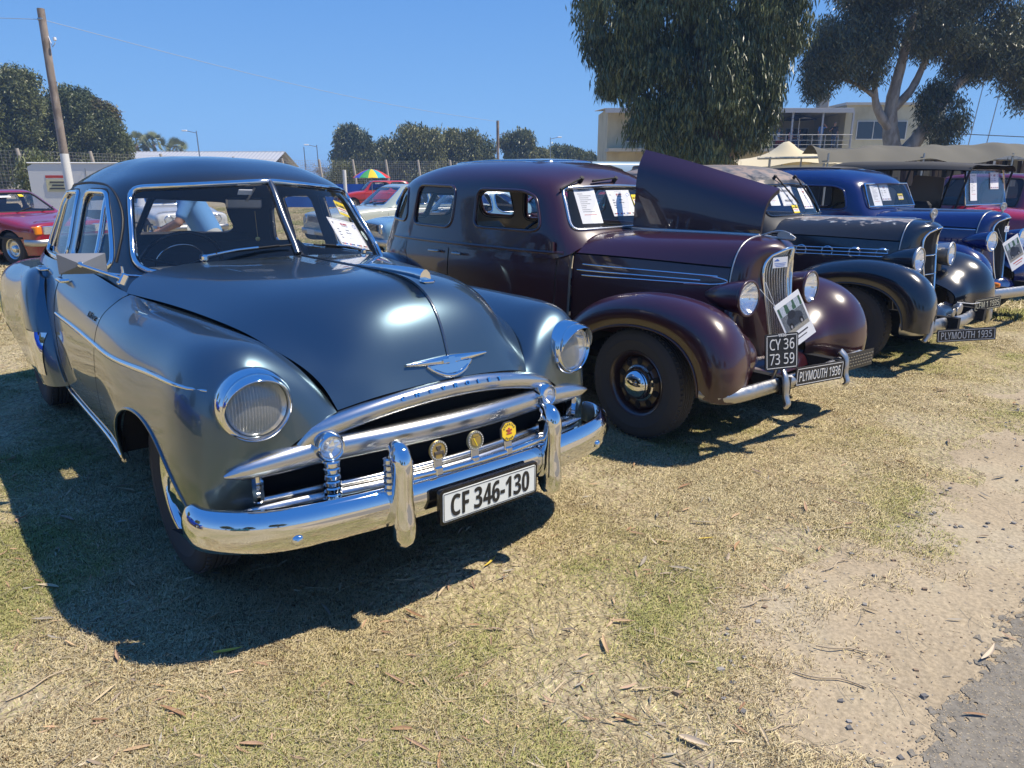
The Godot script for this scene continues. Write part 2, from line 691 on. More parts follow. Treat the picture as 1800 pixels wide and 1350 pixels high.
# ---------------------------------------------------------------- common car materials and pieces
func materials() -> void:
	mat("chrome", Color(0.78, 0.79, 0.80), 0.04, 1.0)
	mat("dull_chrome", Color(0.52, 0.51, 0.49), 0.22, 1.0)
	mat("brushed", Color(0.62, 0.63, 0.64), 0.24, 1.0)
	mat("black", Color(0.012, 0.012, 0.013), 0.7)
	mat("rubber", Color(0.016, 0.016, 0.017), 0.55)
	mat("black_gloss", Color(0.01, 0.01, 0.011), 0.15)
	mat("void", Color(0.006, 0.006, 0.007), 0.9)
	mat("cloth_dark", Color(0.035, 0.036, 0.042), 0.9)
	mat("cloth_tan", Color(0.42, 0.38, 0.30), 0.9)
	mat("headlining", Color(0.40, 0.35, 0.27), 0.95)
	mat("paper", Color(0.78, 0.79, 0.80), 0.7)
	mat("ink", Color(0.06, 0.06, 0.075), 0.8)
	mat("red_ink", Color(0.5, 0.06, 0.05), 0.8)
	mat("blue_ink", Color(0.06, 0.16, 0.5), 0.8)
	mat("plate_white", Color(0.72, 0.75, 0.72), 0.35)
	mat("plate_black", Color(0.018, 0.018, 0.018), 0.4)
	mat("plate_paint", Color(0.68, 0.68, 0.66), 0.5)
	mat("yellow", Color(0.80, 0.62, 0.02), 0.5)
	mat("brass", Color(0.55, 0.40, 0.13), 0.3, 0.8)
	mat("reflector", Color(0.95, 0.95, 0.94), 0.1, 1.0)
	mat("amber", Color(0.75, 0.22, 0.01), 0.2)
	mat("steel", Color(0.42, 0.42, 0.41), 0.35, 1.0)
	pane_mat("glass", Color(0.05, 0.06, 0.06), 0.10)
	pane_mat("lens", Color(0.80, 0.82, 0.83), 0.14)
	pane_mat("lens_flute", Color(0.8, 0.82, 0.83), 0.10)
	var tn := noise_tex(91, 0.02, [], 256, 4, 3.0)
	var ty := mat("tyre", Color(0.045, 0.041, 0.037), 0.8)
	ty.detail_enabled = false
	var ch: StandardMaterial3D = mats["dull_chrome"]
	ch.uv1_triplanar = true
	ch.uv1_scale = Vector3(3, 3, 3)
	ch.roughness = 1.0
	ch.roughness_texture = noise_tex(12, 0.03, [0.0, Color(0.06, 0.06, 0.06), 0.55, Color(0.13, 0.13, 0.13), 1.0, Color(0.3, 0.3, 0.3)], 256)

func paint(key: String, c: Color, rough: float, metal: float, coat: float, wear := 0.0) -> StandardMaterial3D:
	# car paint with a fine unevenness in its lacquer
	var m := mat(key, c, rough, metal, coat)
	return m

func wheel_at(car: Node3D, f: float, l: float, r: float, w: float, style: String, wm: Material, steer := 0.0) -> void:
	# tyre, rim and hub cap as parts and sub-parts; the outer face looks along +Z of the lathe
	var sgn := 1.0 if l > 0 else -1.0
	var x := facing(P(f, r, l), Vector3(-sgn, 0, 0))
	if steer != 0.0: x = Transform3D(Basis(Vector3.UP, steer), Vector3()) * Transform3D(x.basis, Vector3()); x.origin = P(f, r, l)
	var rr := r * 0.56
	var h := w / 2
	var tp := PackedVector2Array()
	for q in [[rr, -h * .62], [rr + .012, -h * .80], [r * .80, -h * 1.0], [r * .92, -h * .98], [r * .965, -h * .86], [r * .992, -h * .62]]: tp.append(Vector2(q[0], q[1]))
	for k in 5:
		var zc := lerpf(-h * .5, h * .5, k / 4.0)
		tp.append(Vector2(r - .002, zc - h * .10)); tp.append(Vector2(r, zc - h * .09)); tp.append(Vector2(r, zc + h * .09)); tp.append(Vector2(r - .002, zc + h * .10))
		if k < 4: tp.append(Vector2(r - .009, zc + h * .105)); tp.append(Vector2(r - .009, zc + h * .145))
	for q in [[r * .992, h * .62], [r * .965, h * .86], [r * .92, h * .98], [r * .86, h * 1.01], [r * .80, h * 1.0], [r * .785, h * 1.015], [r * .77, h * .985], [rr + .03, h * .90], [rr + .012, h * .80], [rr, h * .62]]: tp.append(Vector2(q[0], q[1]))
	var tg := lathe(tp, 56, x, 0.5)
	# shoulder lugs
	var lug := box(Vector3(.012, .012, h * .22), Transform3D(), .003)
	for k in 64:
		var a := TAU * k / 64
		for sz in [-1.0, 1.0]:
			tg.join(lug, x * Transform3D(Basis(Vector3.BACK, a), Vector3(cos(a) * (r - .005), sin(a) * (r - .005), sz * h * .70)))
	var ty := part(car, "wheel", tg, mats["tyre"])
	var rim := PackedVector2Array()
	var sp := pv2([.0, h * .35, .05, h * .38, rr * .55, h * .30, rr * .62, h * .42, rr * .80, h * .36, rr * .84, h * .18, rr * .90, h * .10, rr * .93, h * .5, rr * .97, h * .72, rr * 1.03, h * .80, rr * 1.06, h * .84, rr * 1.07, h * .80, rr * 1.03, h * .70, rr * .96, h * .30])
	if style == "chevy":
		sp = pv2([.0, h * .3, rr * .6, h * .34, rr * .68, h * .45, rr * .80, h * .36, rr * .88, h * .10, rr * .93, h * .5, rr * .97, h * .72, rr * 1.03, h * .80, rr * 1.06, h * .84, rr * 1.07, h * .80, rr * 1.03, h * .70, rr * .96, h * .30])
	var rg := lathe(sp, 48, x, 0.9)
	part(ty, "rim", rg, wm)
	if style == "artillery":
		var holes := G.new()
		for k in 10:
			var a := TAU * (k + .5) / 10
			holes.join(extrude(rrect(.046, .036, .016), .006), x * Transform3D(Basis(Vector3.BACK, a), Vector3(cos(a) * rr * .71, sin(a) * rr * .71, h * .41)))
		part(ty, "rim_slot", holes, mats["void"])
	var cap := pv2([0, .075, .03, .073, .06, .064, .085, .045, .098, .02, .102, .004, .112, .0, .112, -.02])
	if style == "chevy": cap = pv2([0, .062, .02, .060, .055, .055, .06, .05, .10, .038, .128, .018, .135, .0, .135, -.02])
	if style == "steel": cap = pv2([0, .03, .05, .028, .062, .02, .066, .0, .066, -.02])
	part(ty, "hub_cap", lathe(cap, 36, x * at(Vector3(0, 0, h * .42))), mats["chrome"])
	if style == "chevy":
		part(ty, "trim_ring", lathe(pv2([rr * .90, h * .60, rr * .95, h * .78, rr * 1.02, h * .88, rr * 1.06, h * .87, rr * 1.06, h * .80]), 48, x, 1.2), mats["chrome"])
	if style == "artillery":
		part(ty, "cap_groove", lathe(pv2([.086, .0445, .0875, .0455, .0905, .042, .090, .040]), 36, x * at(Vector3(0, 0, h * .42))), mats["black"])

func lettered(parent: Node3D, s: String, height: float, x: Transform3D, m: Material, width := 0.0, called := "lettering", depth := .003, font := "Droid Sans", bold := true) -> void:
	part(parent, called, text(s, height, depth, x, 1.0, font, bold, width), m)

func paper_lines(parent: Node3D, x: Transform3D, w: float, h: float, kind: int, seedn := 1) -> void:
	# the print on a sheet: headings and lines of type, a hair proud of the paper
	var r := Rnd.new(seedn)
	var ink := G.new()
	if kind == 0:      # entry sheet, landscape
		part(parent, "print_border", both_frame(w * .95, h * .93, .0012, x), mats["ink"])
		lettered(parent, "KILLARNEY", h * .065, x * at(Vector3(0, h * .33, .0012)), mats["red_ink"], w * .24, "heading", .0006)
		part(parent, "heading_line", box(Vector3(w * .22, h * .018, .0006), x * at(Vector3(0, h * .26, .0009))), mats["ink"])
		part(parent, "round_stamp", lathe(pv2([h * .055, 0, h * .075, .0006, h * .075, 0]), 20, x * at(Vector3(w * .38, h * .32, .0008))), mats["blue_ink"])
		for i in 3: for j in 3: if (i + j) % 2 == 0: ink.join(box(Vector3(w * .02, h * .025, .0006), x * at(Vector3(-w * (.40 - .022 * i), h * (.36 - .028 * j), .0009))))
		var rows := [["Make:", "Chevrolet" if seedn == 3 else "Plymouth"], ["Model:", "Deluxe Sedan"], ["Owner:", "- - - - - - - -"], ["Club:", "- - - - - - - - - -"]]
		for i in 4:
			ink.join(text(rows[i][0], h * .036, .0006, x * at(Vector3(-w * .30, h * (.12 - .10 * i), .0012)), .8, "Droid Serif", false))
			ink.join(text(rows[i][1], h * .036, .0006, x * at(Vector3(w * .02, h * (.12 - .10 * i), .0012)), .8, "Droid Serif", false))
		for i in 14: part(parent, "sponsor_strip", box(Vector3(w * .058, h * .045, .0006), x * at(Vector3(w * (-.42 + .065 * i), -h * .405, .0009))), [mats["ink"], mats["red_ink"], mats["blue_ink"]][i % 3]) if i % 4 != 3 else null
	else:              # list of lines, portrait
		part(parent, "heading", box(Vector3(w * .55, h * .014, .0006), x * at(Vector3(0, h * .42, .0009))), mats["ink"])
		for i in 9 + kind:
			var lw := w * r.r(.22, .6)
			ink.join(box(Vector3(lw, h * .010, .0006), x * at(Vector3(-w * .38 + lw / 2 + (w * .05 if i > 0 else 0.0), h * (.32 - .055 * i), .0009))))
		part(parent, "footer_line", box(Vector3(w * .6, h * .012, .0006), x * at(Vector3(0, -h * .26, .0009))), mats["red_ink"])
	part(parent, "print", ink, mats["ink"])

func both_frame(w: float, h: float, t: float, x: Transform3D) -> G:
	var g := G.new()
	for s in [-1.0, 1.0]:
		g.join(box(Vector3(w, t, .0006), x * at(Vector3(0, s * h / 2, .0009))))
		g.join(box(Vector3(t, h - t * 2, .0006), x * at(Vector3(s * w / 2, 0, .0009))))
	return g

func sheet(label: String, group: String, car: Node3D, c: Array, kind: int, seedn := 1) -> void:
	# paper held against a windscreen: corners top left, top right, bottom right, bottom left in car coordinates
	var p := pts(c)
	for i in 4: p[i] = car.transform * p[i]
	var mid := (p[0] + p[1] + p[2] + p[3]) / 4
	var ex := ((p[1] + p[2]) - (p[0] + p[3])) / 2
	var ey := ((p[0] + p[1]) - (p[2] + p[3])) / 2
	var w := ex.length(); var h := ey.length()
	var z := ex.cross(ey).normalized()
	var yy := z.cross(ex.normalized())
	var x := Transform3D(Basis(ex.normalized(), yy, z), Vector3())
	var o := thing("windscreen_sheet" if kind >= 0 else "sticker", label, "sheet of paper" if kind >= 0 else "sticker", group)
	o.position = mid
	if kind == -1:     # yellow entry sticker
		part(o, "backing", box(Vector3(w, h, .0012), x), mats["yellow"])
		part(o, "white_band", box(Vector3(w * .92, h * .36, .0006), x * at(Vector3(0, -h * .14, .0011))), mats["paper"])
		lettered(o, "KILLARNEY", h * .17, x * at(Vector3(0, h * .18, .0013)), mats["ink"], w * .86, "lettering", .0006)
		part(o, "print_line", box(Vector3(w * .8, h * .07, .0006), x * at(Vector3(0, -h * .07, .0016))), mats["red_ink"])
		part(o, "print_line", box(Vector3(w * .6, h * .05, .0006), x * at(Vector3(0, -h * .24, .0016))), mats["steel"])
	elif kind == -2:   # licence disc
		part(o, "disc", lathe(pv2([0, .0008, w / 2, .0008, w / 2, 0]), 28, x), mat("disc_green", Color(.55, .68, .60), .5))
		part(o, "print", G.new().join(box(Vector3(w * .5, h * .03, .0006), x * at(Vector3(0, 0, .0012)))).join(box(Vector3(w * .6, h * .03, .0006), x * at(Vector3(0, -h * .12, .0012)))), mats["ink"])
	else:
		var paper := G.new()
		var D := []
		for j in 7:
			var row := PackedVector3Array()
			for i in 7: row.append(x * Vector3((i / 6.0 - .5) * w, (j / 6.0 - .5) * h, .004 * sin(i * 1.1 + seedn) * (1 if kind == 9 else 0)))
			D.append(row)
		paper = box(Vector3(w, h, .0008), x)
		part(o, "paper", paper, mats["paper"])
		if kind == 5:
			var ink := G.new()
			for i in 3: lettered(o, ["RESTORATION", "IN", "PROGRESS"][i], h * .10, x * at(Vector3(0, h * (.22 - .24 * i), .0012)), mats["ink"], w * [.72, .12, .56][i], "lettering", .0006)
			part(o, "border", both_frame(w * .93, h * .93, .003, x), mats["ink"])
		else:
			paper_lines(o, x, w, h, kind, seedn)

# ---------------------------------------------------------------- the grey 1950 saloon in front
func build_grey_saloon() -> void:
	var car := thing("vintage_saloon", "glossy blue-grey rounded fifties saloon with big chrome grille, parked nearest", "car", "vintage cars parked side by side")
	car.transform = Transform3D(Basis.from_euler(Vector3(0, .723, -.022)), Vector3(-.729, 0, -3.115))
	var pm := mat("grey_paint", Color(.092, .142, .178), .35, .90, .01)
	var chrome: Material = mats["chrome"]
	var ins := P(-1.0, .8, 0)
	# --- lower side: nose, wing, doors, quarter, as one skin that is then parted
	var cols := [
		[.672,.762,.446, .690,.742,.50, .692,.72,.545, .682,.69,.60, .664,.63,.67, .648,.56,.72, .632,.47,.745, .60,.39,.745],
		[.605,.835,.472, .64,.865,.525, .664,.84,.575, .672,.79,.62, .668,.71,.68, .652,.61,.73, .633,.50,.765, .60,.40,.775],
		[.45,.922,.524, .52,.978,.60, .572,.99,.68, .625,.945,.725, .657,.84,.75, .66,.69,.79, .628,.54,.835, .58,.42,.84],
		[.33,.957,.555, .40,1.002,.63, .45,1.016,.71, .515,.99,.785, .578,.885,.845, .588,.71,.875, .553,.55,.895, .50,.41,.885],
		[.1,.992,.607, .13,1.016,.67, .16,1.022,.745, .2,.987,.83, .24,.882,.895, .26,.72,.925, .26,.55,.93, .26,.37,.90],
		[-.2,1.012,.655, -.2,1.022,.71, -.2,1.02,.775, -.2,.982,.85, -.2,.885,.905, -.2,.72,.935, -.2,.55,.935, -.2,.36,.905],
		[-.60,1.043,.745, -.6,1.032,.775, -.6,1.008,.812, -.6,.963,.862, -.6,.88,.90, -.6,.72,.92, -.6,.55,.915, -.6,.36,.88],
		[-1.1,1.085,.775, -1.1,1.055,.80, -1.1,1.015,.828, -1.1,.96,.862, -1.1,.875,.888, -1.1,.72,.905, -1.1,.55,.90, -1.1,.36,.865],
		[-1.7,1.085,.785, -1.7,1.055,.81, -1.7,1.015,.835, -1.7,.955,.86, -1.7,.87,.88, -1.7,.72,.89, -1.7,.55,.885, -1.7,.36,.85],
		[-2.4,1.08,.77, -2.4,1.045,.79, -2.4,1.00,.81, -2.4,.94,.83, -2.4,.86,.845, -2.4,.72,.855, -2.4,.55,.85, -2.4,.36,.82],
		[-3.0,1.075,.65, -3.0,1.04,.69, -3.0,.99,.72, -3.0,.93,.75, -3.0,.85,.765, -3.0,.71,.775, -3.0,.54,.77, -3.0,.36,.74],
		[-3.45,1.06,.40, -3.5,1.01,.44, -3.56,.95,.47, -3.62,.89,.49, -3.68,.81,.51, -3.74,.68,.52, -3.76,.52,.52, -3.74,.38,.50],
		[-3.53,1.06,.0, -3.6,1.01,.0, -3.68,.95,.0, -3.76,.89,.0, -3.83,.81,.0, -3.88,.68,.0, -3.90,.52,.0, -3.88,.38,.0]]
	var rows := []
	for c in cols: rows.append(pts(c))
	var D := skin(rows, 7, 9)
	var side := gridg(D, P(-1.2, .7, 0))
	var arch := func(p: Vector3) -> float:
		var x := (p.z - .055) / .445; var y := (p.y - .33) / .372
		return (sqrt(x * x + y * y) - 1.0) * .40 if p.y > .1 and p.z < .56 else 1.0
	var s1 := cut(side, field(side, arch))
	var body: G = s1[1]
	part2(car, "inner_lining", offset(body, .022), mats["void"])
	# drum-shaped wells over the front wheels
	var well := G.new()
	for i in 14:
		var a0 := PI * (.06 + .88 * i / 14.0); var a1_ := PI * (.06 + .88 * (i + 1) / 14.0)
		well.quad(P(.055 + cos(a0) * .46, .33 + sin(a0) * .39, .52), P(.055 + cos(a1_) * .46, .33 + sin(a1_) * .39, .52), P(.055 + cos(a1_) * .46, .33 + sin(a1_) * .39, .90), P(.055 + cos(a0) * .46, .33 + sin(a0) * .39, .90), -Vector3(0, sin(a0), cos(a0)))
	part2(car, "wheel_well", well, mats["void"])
	var lip := G.new()
	for ch in chains(s1[2]):
		if ch[0].size() > 10:
			var rs := resample(ch[0], ch[1], .02, false, 4)
			lip.join(sweep(rs[0], rs[1], ring(6, .007)))
	# bonnet line to the front corner is a gap already; part the doors
	var door := func(p: Vector3) -> float:
		return sd_poly(Vector2(p.z, p.y), pv2([-.63 + .03 * (p.y - .5), 1.3, -1.59, 1.3, -1.59, .43, -.66, .43]), .03)
	var a1 := panel(body, door, .011)
	var door2 := func(p: Vector3) -> float:
		return sd_poly(Vector2(p.z, p.y), pv2([-1.66, 1.3, -2.42, 1.3, -2.36, 1.0, -2.05, .43, -1.66, .43]), .03)
	var a2 := panel(a1[1], door2, .011)
	part2(car, "lower_body", a2[1], pm)
	part2(car, "wheel_arch_lip", lip, pm)
	var dr := part(car, "front_door", a1[0], pm)
	var dl := part(car, "front_door", mir(a1[0]), pm)
	part(car, "rear_door", a2[0], pm)
	part(car, "rear_door", mir(a2[0]), pm)
	# --- bonnet
	var hs := [
		[-.47,1.187,0, -.54,1.174,.33, -.68,1.138,.58, -.71,1.095,.69, -.62,1.046,.755],
		[-.2,1.184,0, -.23,1.17,.30, -.28,1.128,.50, -.3,1.075,.60, -.31,1.028,.668],
		[.1,1.182,0, .09,1.165,.27, .07,1.115,.45, .05,1.055,.55, .04,1.008,.612],
		[.35,1.175,0, .335,1.155,.25, .31,1.095,.41, .285,1.025,.505, .26,.978,.567],
		[.52,1.145,0, .505,1.12,.23, .475,1.05,.38, .44,.98,.465, .41,.943,.537],
		[.62,1.08,0, .608,1.055,.22, .59,.985,.35, .56,.925,.435, .54,.898,.495],
		[.685,.98,0, .675,.955,.21, .66,.90,.33, .64,.862,.41, .615,.843,.464],
		[.722,.885,0, .712,.868,.2, .698,.838,.315, .678,.812,.39, .657,.795,.45],
		[.745,.825,0, .735,.815,.2, .717,.80,.315, .695,.783,.385, .674,.766,.442]]
	rows = []
	for c in hs:
		var half := pts(c)
		var full := PackedVector3Array()
		for i in range(half.size() - 1, 0, -1): full.append(half[i] * Vector3(-1, 1, 1))
		full.append_array(half)
		rows.append(full)
	var HD := skin(rows, 6, 7)
	var hood := gridg(HD, P(-.2, .6, 0))
	part(car, "bonnet_lining", offset(hood, .03), mats["void"])
	var bn := part(car, "bonnet", hood, pm)
	# centre strip, ornament, wing emblem
	var cp := PackedVector3Array(); var cn := PackedVector3Array()
	var mid: int = HD[0].size() / 2
	for j in HD.size():
		cp.append(HD[j][mid]); cn.append(hood.n[j * HD[0].size() + mid])
	part(bn, "centre_strip", sweep(cp, cn, pv2([-.006, 0, -.005, .004, 0, .006, .005, .004, .006, 0])), mat("trim_grey", Color(.20, .21, .22), .2, .9))
	var op := PackedVector3Array(); var on := PackedVector3Array(); var os := PackedFloat32Array()
	for i in 12:
		var t := i / 11.0
		op.append(P(lerpf(.05, .575, t), 1.186 + .012 * sin(t * 2.2) - .006 * t, 0)); on.append(Vector3.UP)
		os.append(lerpf(.15, 1.0, pow(t, .8)))
	var orn := sweep(op, on, pv2([-.026, -.012, -.020, .010, -.006, .024, .006, .024, .020, .010, .026, -.012]), false, os)
	orn.join(box(Vector3(.05, .018, .05), at(P(.585, 1.17, 0)), .008))
	part(car, "bonnet_ornament", orn, chrome)
	var ex := facing(P(.704, .888, 0), P(1, .32, 0))
	var wing := PackedVector2Array()
	for i in 13:
		var t := i / 12.0
		wing.append(Vector2(lerpf(-.19, .19, t), .012 + .012 * (1 - absf(2 * t - 1))))
	for i in 13:
		var t := 1 - i / 12.0
		wing.append(Vector2(lerpf(-.19, .19, t), .008 - .02 * (1 - absf(2 * t - 1))))
	var em := G.new()
	var wp := PackedVector3Array(); var wn := PackedVector3Array(); var ws := PackedFloat32Array()
	for i in 21:
		var t := i / 10.0 - 1.0
		wp.append(P(.724 - .27 * pow(.185 * t, 2), .892 + .002 * absf(t), .185 * t)); wn.append(P(1, .3, 0)); ws.append(1.0 - .78 * pow(absf(t), 1.3))
	em.join(sweep(wp, wn, pv2([-.021, -.004, -.015, .006, 0, .013, .015, .006, .021, -.004]), false, ws))
	var bp := PackedVector3Array(); var bnn := PackedVector3Array()
	for i in 15:
		var t := i / 7.0 - 1.0
		bp.append(P(.752 - .03 * t * t, .878 - .040 * (1 - t * t), .10 * t)); bnn.append(P(1, .3, 0))
	em.join(sweep(bp, bnn, pv2([-.009, -.01, -.006, .006, .006, .006, .009, -.01])))
	var crest := PackedVector2Array()
	for i in 13: crest.append(Vector2(.094 * cos(PI + PI * i / 12.0), .038 * sin(PI + PI * i / 12.0)))
	em.join(extrude(crest, .012, facing(P(.728, .880, 0), P(1, .30, 0))))
	part(bn, "wing_emblem", em, chrome)
	# the bow-tie in the middle of the wing
	part(bn, "emblem_plaque", extrude(pv2([-.04, .008, -.014, .008, -.014, .014, .014, .014, .014, .008, .04, .008, .04, -.006, .014, -.006, .014, -.012, -.014, -.012, -.014, -.006, -.04, -.006]), .010, facing(P(.738, .892, 0), P(1, .32, 0))), chrome)
	# --- greenhouse
	var gc := [
		[-.42,1.10,0, -.50,1.085,.36, -.70,1.03,.69, -.93,1.0,.765, -1.3,1.0,.785, -1.65,1.0,.795, -2.2,1.0,.78, -2.75,1.0,.71, -3.22,1.0,.50, -3.47,1.0,0],
		[-.50,1.187,0, -.58,1.173,.35, -.80,1.118,.655, -.98,1.092,.745, -1.3,1.085,.78, -1.65,1.08,.79, -2.2,1.075,.775, -2.75,1.07,.705, -3.16,1.065,.58, -3.45,1.06,0],
		[-.53,1.225,0, -.62,1.218,.345, -.845,1.2,.63, -1.02,1.195,.708, -1.32,1.195,.747, -1.65,1.195,.757, -2.2,1.19,.745, -2.7,1.18,.668, -3.08,1.18,.54, -3.31,1.18,0],
		[-.665,1.385,0, -.755,1.378,.33, -.955,1.362,.585, -1.105,1.357,.658, -1.36,1.36,.70, -1.65,1.36,.71, -2.18,1.35,.69, -2.62,1.33,.60, -2.90,1.325,.48, -3.07,1.325,0],
		[-.792,1.538,0, -.88,1.531,.31, -1.06,1.505,.535, -1.19,1.495,.61, -1.4,1.49,.645, -1.65,1.49,.655, -2.12,1.475,.635, -2.5,1.445,.54, -2.71,1.44,.41, -2.84,1.44,0],
		[-.90,1.588,0, -.98,1.582,.29, -1.15,1.566,.47, -1.28,1.56,.53, -1.45,1.56,.555, -1.68,1.565,.565, -2.08,1.55,.54, -2.38,1.528,.46, -2.55,1.522,.31, -2.63,1.52,0],
		[-1.1,1.636,0, -1.16,1.632,.25, -1.3,1.628,.35, -1.4,1.628,.39, -1.53,1.63,.405, -1.7,1.635,.41, -2.0,1.625,.39, -2.2,1.612,.33, -2.31,1.607,.22, -2.36,1.604,0],
		[-1.35,1.66,0, -1.38,1.66,.11, -1.45,1.66,.16, -1.5,1.661,.18, -1.6,1.663,.19, -1.72,1.663,.19, -1.9,1.658,.18, -2.0,1.652,.15, -2.06,1.648,.1, -2.09,1.645,0],
		[-1.55,1.668,0, -1.56,1.668,.015, -1.58,1.668,.02, -1.6,1.668,.022, -1.64,1.668,.024, -1.7,1.668,.024, -1.78,1.667,.022, -1.82,1.666,.02, -1.84,1.665,.015, -1.85,1.665,0]]
	rows = []
	for c in gc:
		var half := pts(c)
		var full := PackedVector3Array()
		for i in range(half.size() - 1, 0, -1): full.append(half[i] * Vector3(-1, 1, 1))
		full.append_array(half)
		rows.append(full)
	var GD := skin(rows, 7, 6)
	var gh := gridg(GD, P(-1.7, 1.1, 0), true)
	var wsf := func(p: Vector3) -> float:
		if p.z < -1.35: return 1.0
		var u := Vector2(absf(p.x), p.y)
		return sd_poly(u, pv2([-.2, 1.232 - .02 * absf(p.x), .60, 1.170, .535, 1.44, -.2, 1.495]), .055)
	var c1 := cut(gh, field(gh, wsf))
	var dwf := func(p: Vector3) -> float:
		if absf(p.x) < .42: return 1.0
		return sd_poly(Vector2(p.z, p.y), pv2([-1.01, 1.145, -1.52, 1.14, -1.52, 1.435, -1.25, 1.435]), .035)
	var c2 := cut(c1[1], field(c1[1], dwf))
	var rwf := func(p: Vector3) -> float:
		if absf(p.x) < .38: return 1.0
		return sd_poly(Vector2(p.z, p.y), pv2([-1.71, 1.14, -2.42, 1.135, -2.30, 1.33, -2.05, 1.425, -1.72, 1.43]), .035)
	var c3 := cut(c2[1], field(c2[1], rwf))
	var bwf := func(p: Vector3) -> float:
		if p.z > -2.55: return 1.0
		return sd_poly(Vector2(absf(p.x), p.y), pv2([-.3, 1.185, .57, 1.185, .46, 1.37, -.3, 1.405]), .05)
	var c4 := cut(c3[1], field(c3[1], bwf))
	part(car, "roof", c4[1], mat("roof_paint", Color(.011, .014, .019), .35, .0, .012))
	var inner := offset(c4[1], .03)
	part(car, "headlining", inner, mat("lining_dark", Color(.03, .03, .034), .9))
	var trims := {"windscreen_surround": c1[2], "front_window_frame": c2[2], "rear_window_frame": c3[2], "back_window_frame": c4[2]}
	for k in trims:
		for ch in chains(trims[k]):
			if ch[0].size() < 8: continue
			var rs := resample(ch[0], ch[1], .022, true, 3)
			part(car, k, sweep(rs[0], rs[1], pv2([-.016, -.012, -.014, .006, -.004, .012, .006, .010, .012, -.004, .012, -.012]), true), chrome if k != "back_window_frame" else mats["rubber"])
			part(car, "window_seal", sweep(rs[0], rs[1], pv2([.012, -.03, .012, .002, .019, .0, .019, -.03]), true), mats["rubber"])
	part(car, "windscreen", offset(c1[0], .008), mats["glass"])
	part(car, "door_glass", offset(c2[0], .012), mats["glass"])
	part(car, "rear_door_glass", offset(c3[0], .012), mats["glass"])
	part(car, "back_window", offset(c4[0], .008), mats["glass"])
	var post := PackedVector3Array(); var pn := PackedVector3Array()
	for i in 9:
		var y := lerpf(1.195, 1.54, i / 8.0)
		var h := hit(gh, P(1.0, y, .0001), P(-1, 0, 0))
		if h.size(): post.append(h[0]); pn.append(h[1])
	part(car, "windscreen_post", sweep(post, pn, pv2([-.016, -.02, -.016, .004, -.006, .011, .006, .011, .016, .004, .016, -.02])), mat("trim_grey", Color(.20, .21, .22), .2, .9))
	# drip rail above the doors, quarter-light bar, belt beads
	var rail := G.new(); var beads := G.new(); var bars := G.new()
	for s in [1.0, -1.0]:
		var dp := PackedVector3Array()
		for q in [[-.945, 1.15], [-1.0, 1.30], [-1.09, 1.415], [-1.21, 1.482], [-1.4, 1.507], [-1.65, 1.51], [-1.95, 1.50], [-2.25, 1.48], [-2.48, 1.39], [-2.58, 1.28], [-2.62, 1.19]]: dp.append(P(q[0], q[1], .6 * s))
		var ld := laid(gh, spl(dp, 3), P(0, 0, -s))
		rail.join(sweep(ld[0], ld[1], pv2([-.005, -.004, -.004, .006, .004, .006, .005, -.004])))
		var bp2 := PackedVector3Array()
		for i in 24: bp2.append(P(lerpf(-.72, -2.9, i / 23.0), 1.098 - .006 * i / 23.0, .7 * s))
		ld = laid(gh, bp2, P(0, 0, -s))
		beads.join(sweep(ld[0], ld[1], pv2([-.007, -.003, -.004, .007, .004, .007, .007, -.003])))
		for f in [[-1.17, -1.235], [-2.17, -2.12]]:
			var b2 := PackedVector3Array()
			for i in 6: b2.append(P(lerpf(f[0], f[1], i / 5.0), lerpf(1.15, 1.44, i / 5.0), .6 * s))
			ld = laid(gh, b2, P(0, 0, -s))
			bars.join(sweep(ld[0], ld[1], pv2([-.008, -.02, -.008, .003, .008, .003, .008, -.02])))
	part(car, "drip_rail", rail, mats["rubber"])
	part(car, "belt_moulding", beads, chrome)
	part(car, "quarterlight_bar", bars, chrome)
	# --- side mouldings laid on the doors and wings
	var sm := G.new(); var rk := G.new()
	for s in [1.0]:
		var a := PackedVector3Array()
		for i in 30: a.append(P(lerpf(.585, -1.56, i / 29.0), .885 - .045 * smoothstep(0, 1, minf(1.0, i / 14.0)), .9))
		var ld := laid(side, a, P(0, 0, -1))
		var sc := PackedFloat32Array()
		for i in ld[0].size(): sc.append(minf(1.0, .35 + i * .13))
		sm.join(sweep(ld[0], ld[1], pv2([-.013, -.003, -.009, .007, 0, .010, .009, .007, .013, -.003]), false, sc))
		a = PackedVector3Array()
		for i in 16: a.append(P(lerpf(-.38, -1.66, i / 15.0), .385, .9))
		ld = laid(side, a, P(0, 0, -1))
		rk.join(sweep(ld[0], ld[1], pv2([-.022, -.004, -.017, .010, -.004, .012, .0, .007, .006, .012, .017, .010, .022, -.004])))
	part2(car, "side_moulding", sm, chrome)
	part2(car, "sill_moulding", rk, chrome)
	var scr := laid(side, PackedVector3Array([P(-.74, .94, .9)]), P(0, 0, -1))
	part(dr, "script", text("DeLuxe", .026, .004, facing(scr[0][0] + scr[1][0] * .003, scr[1][0]), 1.0, "Droid Serif", false, .15), mats["black_gloss"])
	# door handles
	for s in [1.0, -1.0]:
		for f in [-1.47, -2.10]:
			var h := laid(side, PackedVector3Array([P(f, 1.025, .9)]), P(0, 0, -1))
			var c: Vector3 = h[0][0] * Vector3(s, 1, 1)
			var hp := PackedVector3Array()
			for q in [[.07, .004], [.06, .03], [.03, .036], [-.03, .036], [-.065, .03], [-.08, .014]]: hp.append(c + P(q[0], 0, q[1] * s))
			part(car, "door_handle", tube(spl(hp, 3), .011, 8), chrome)
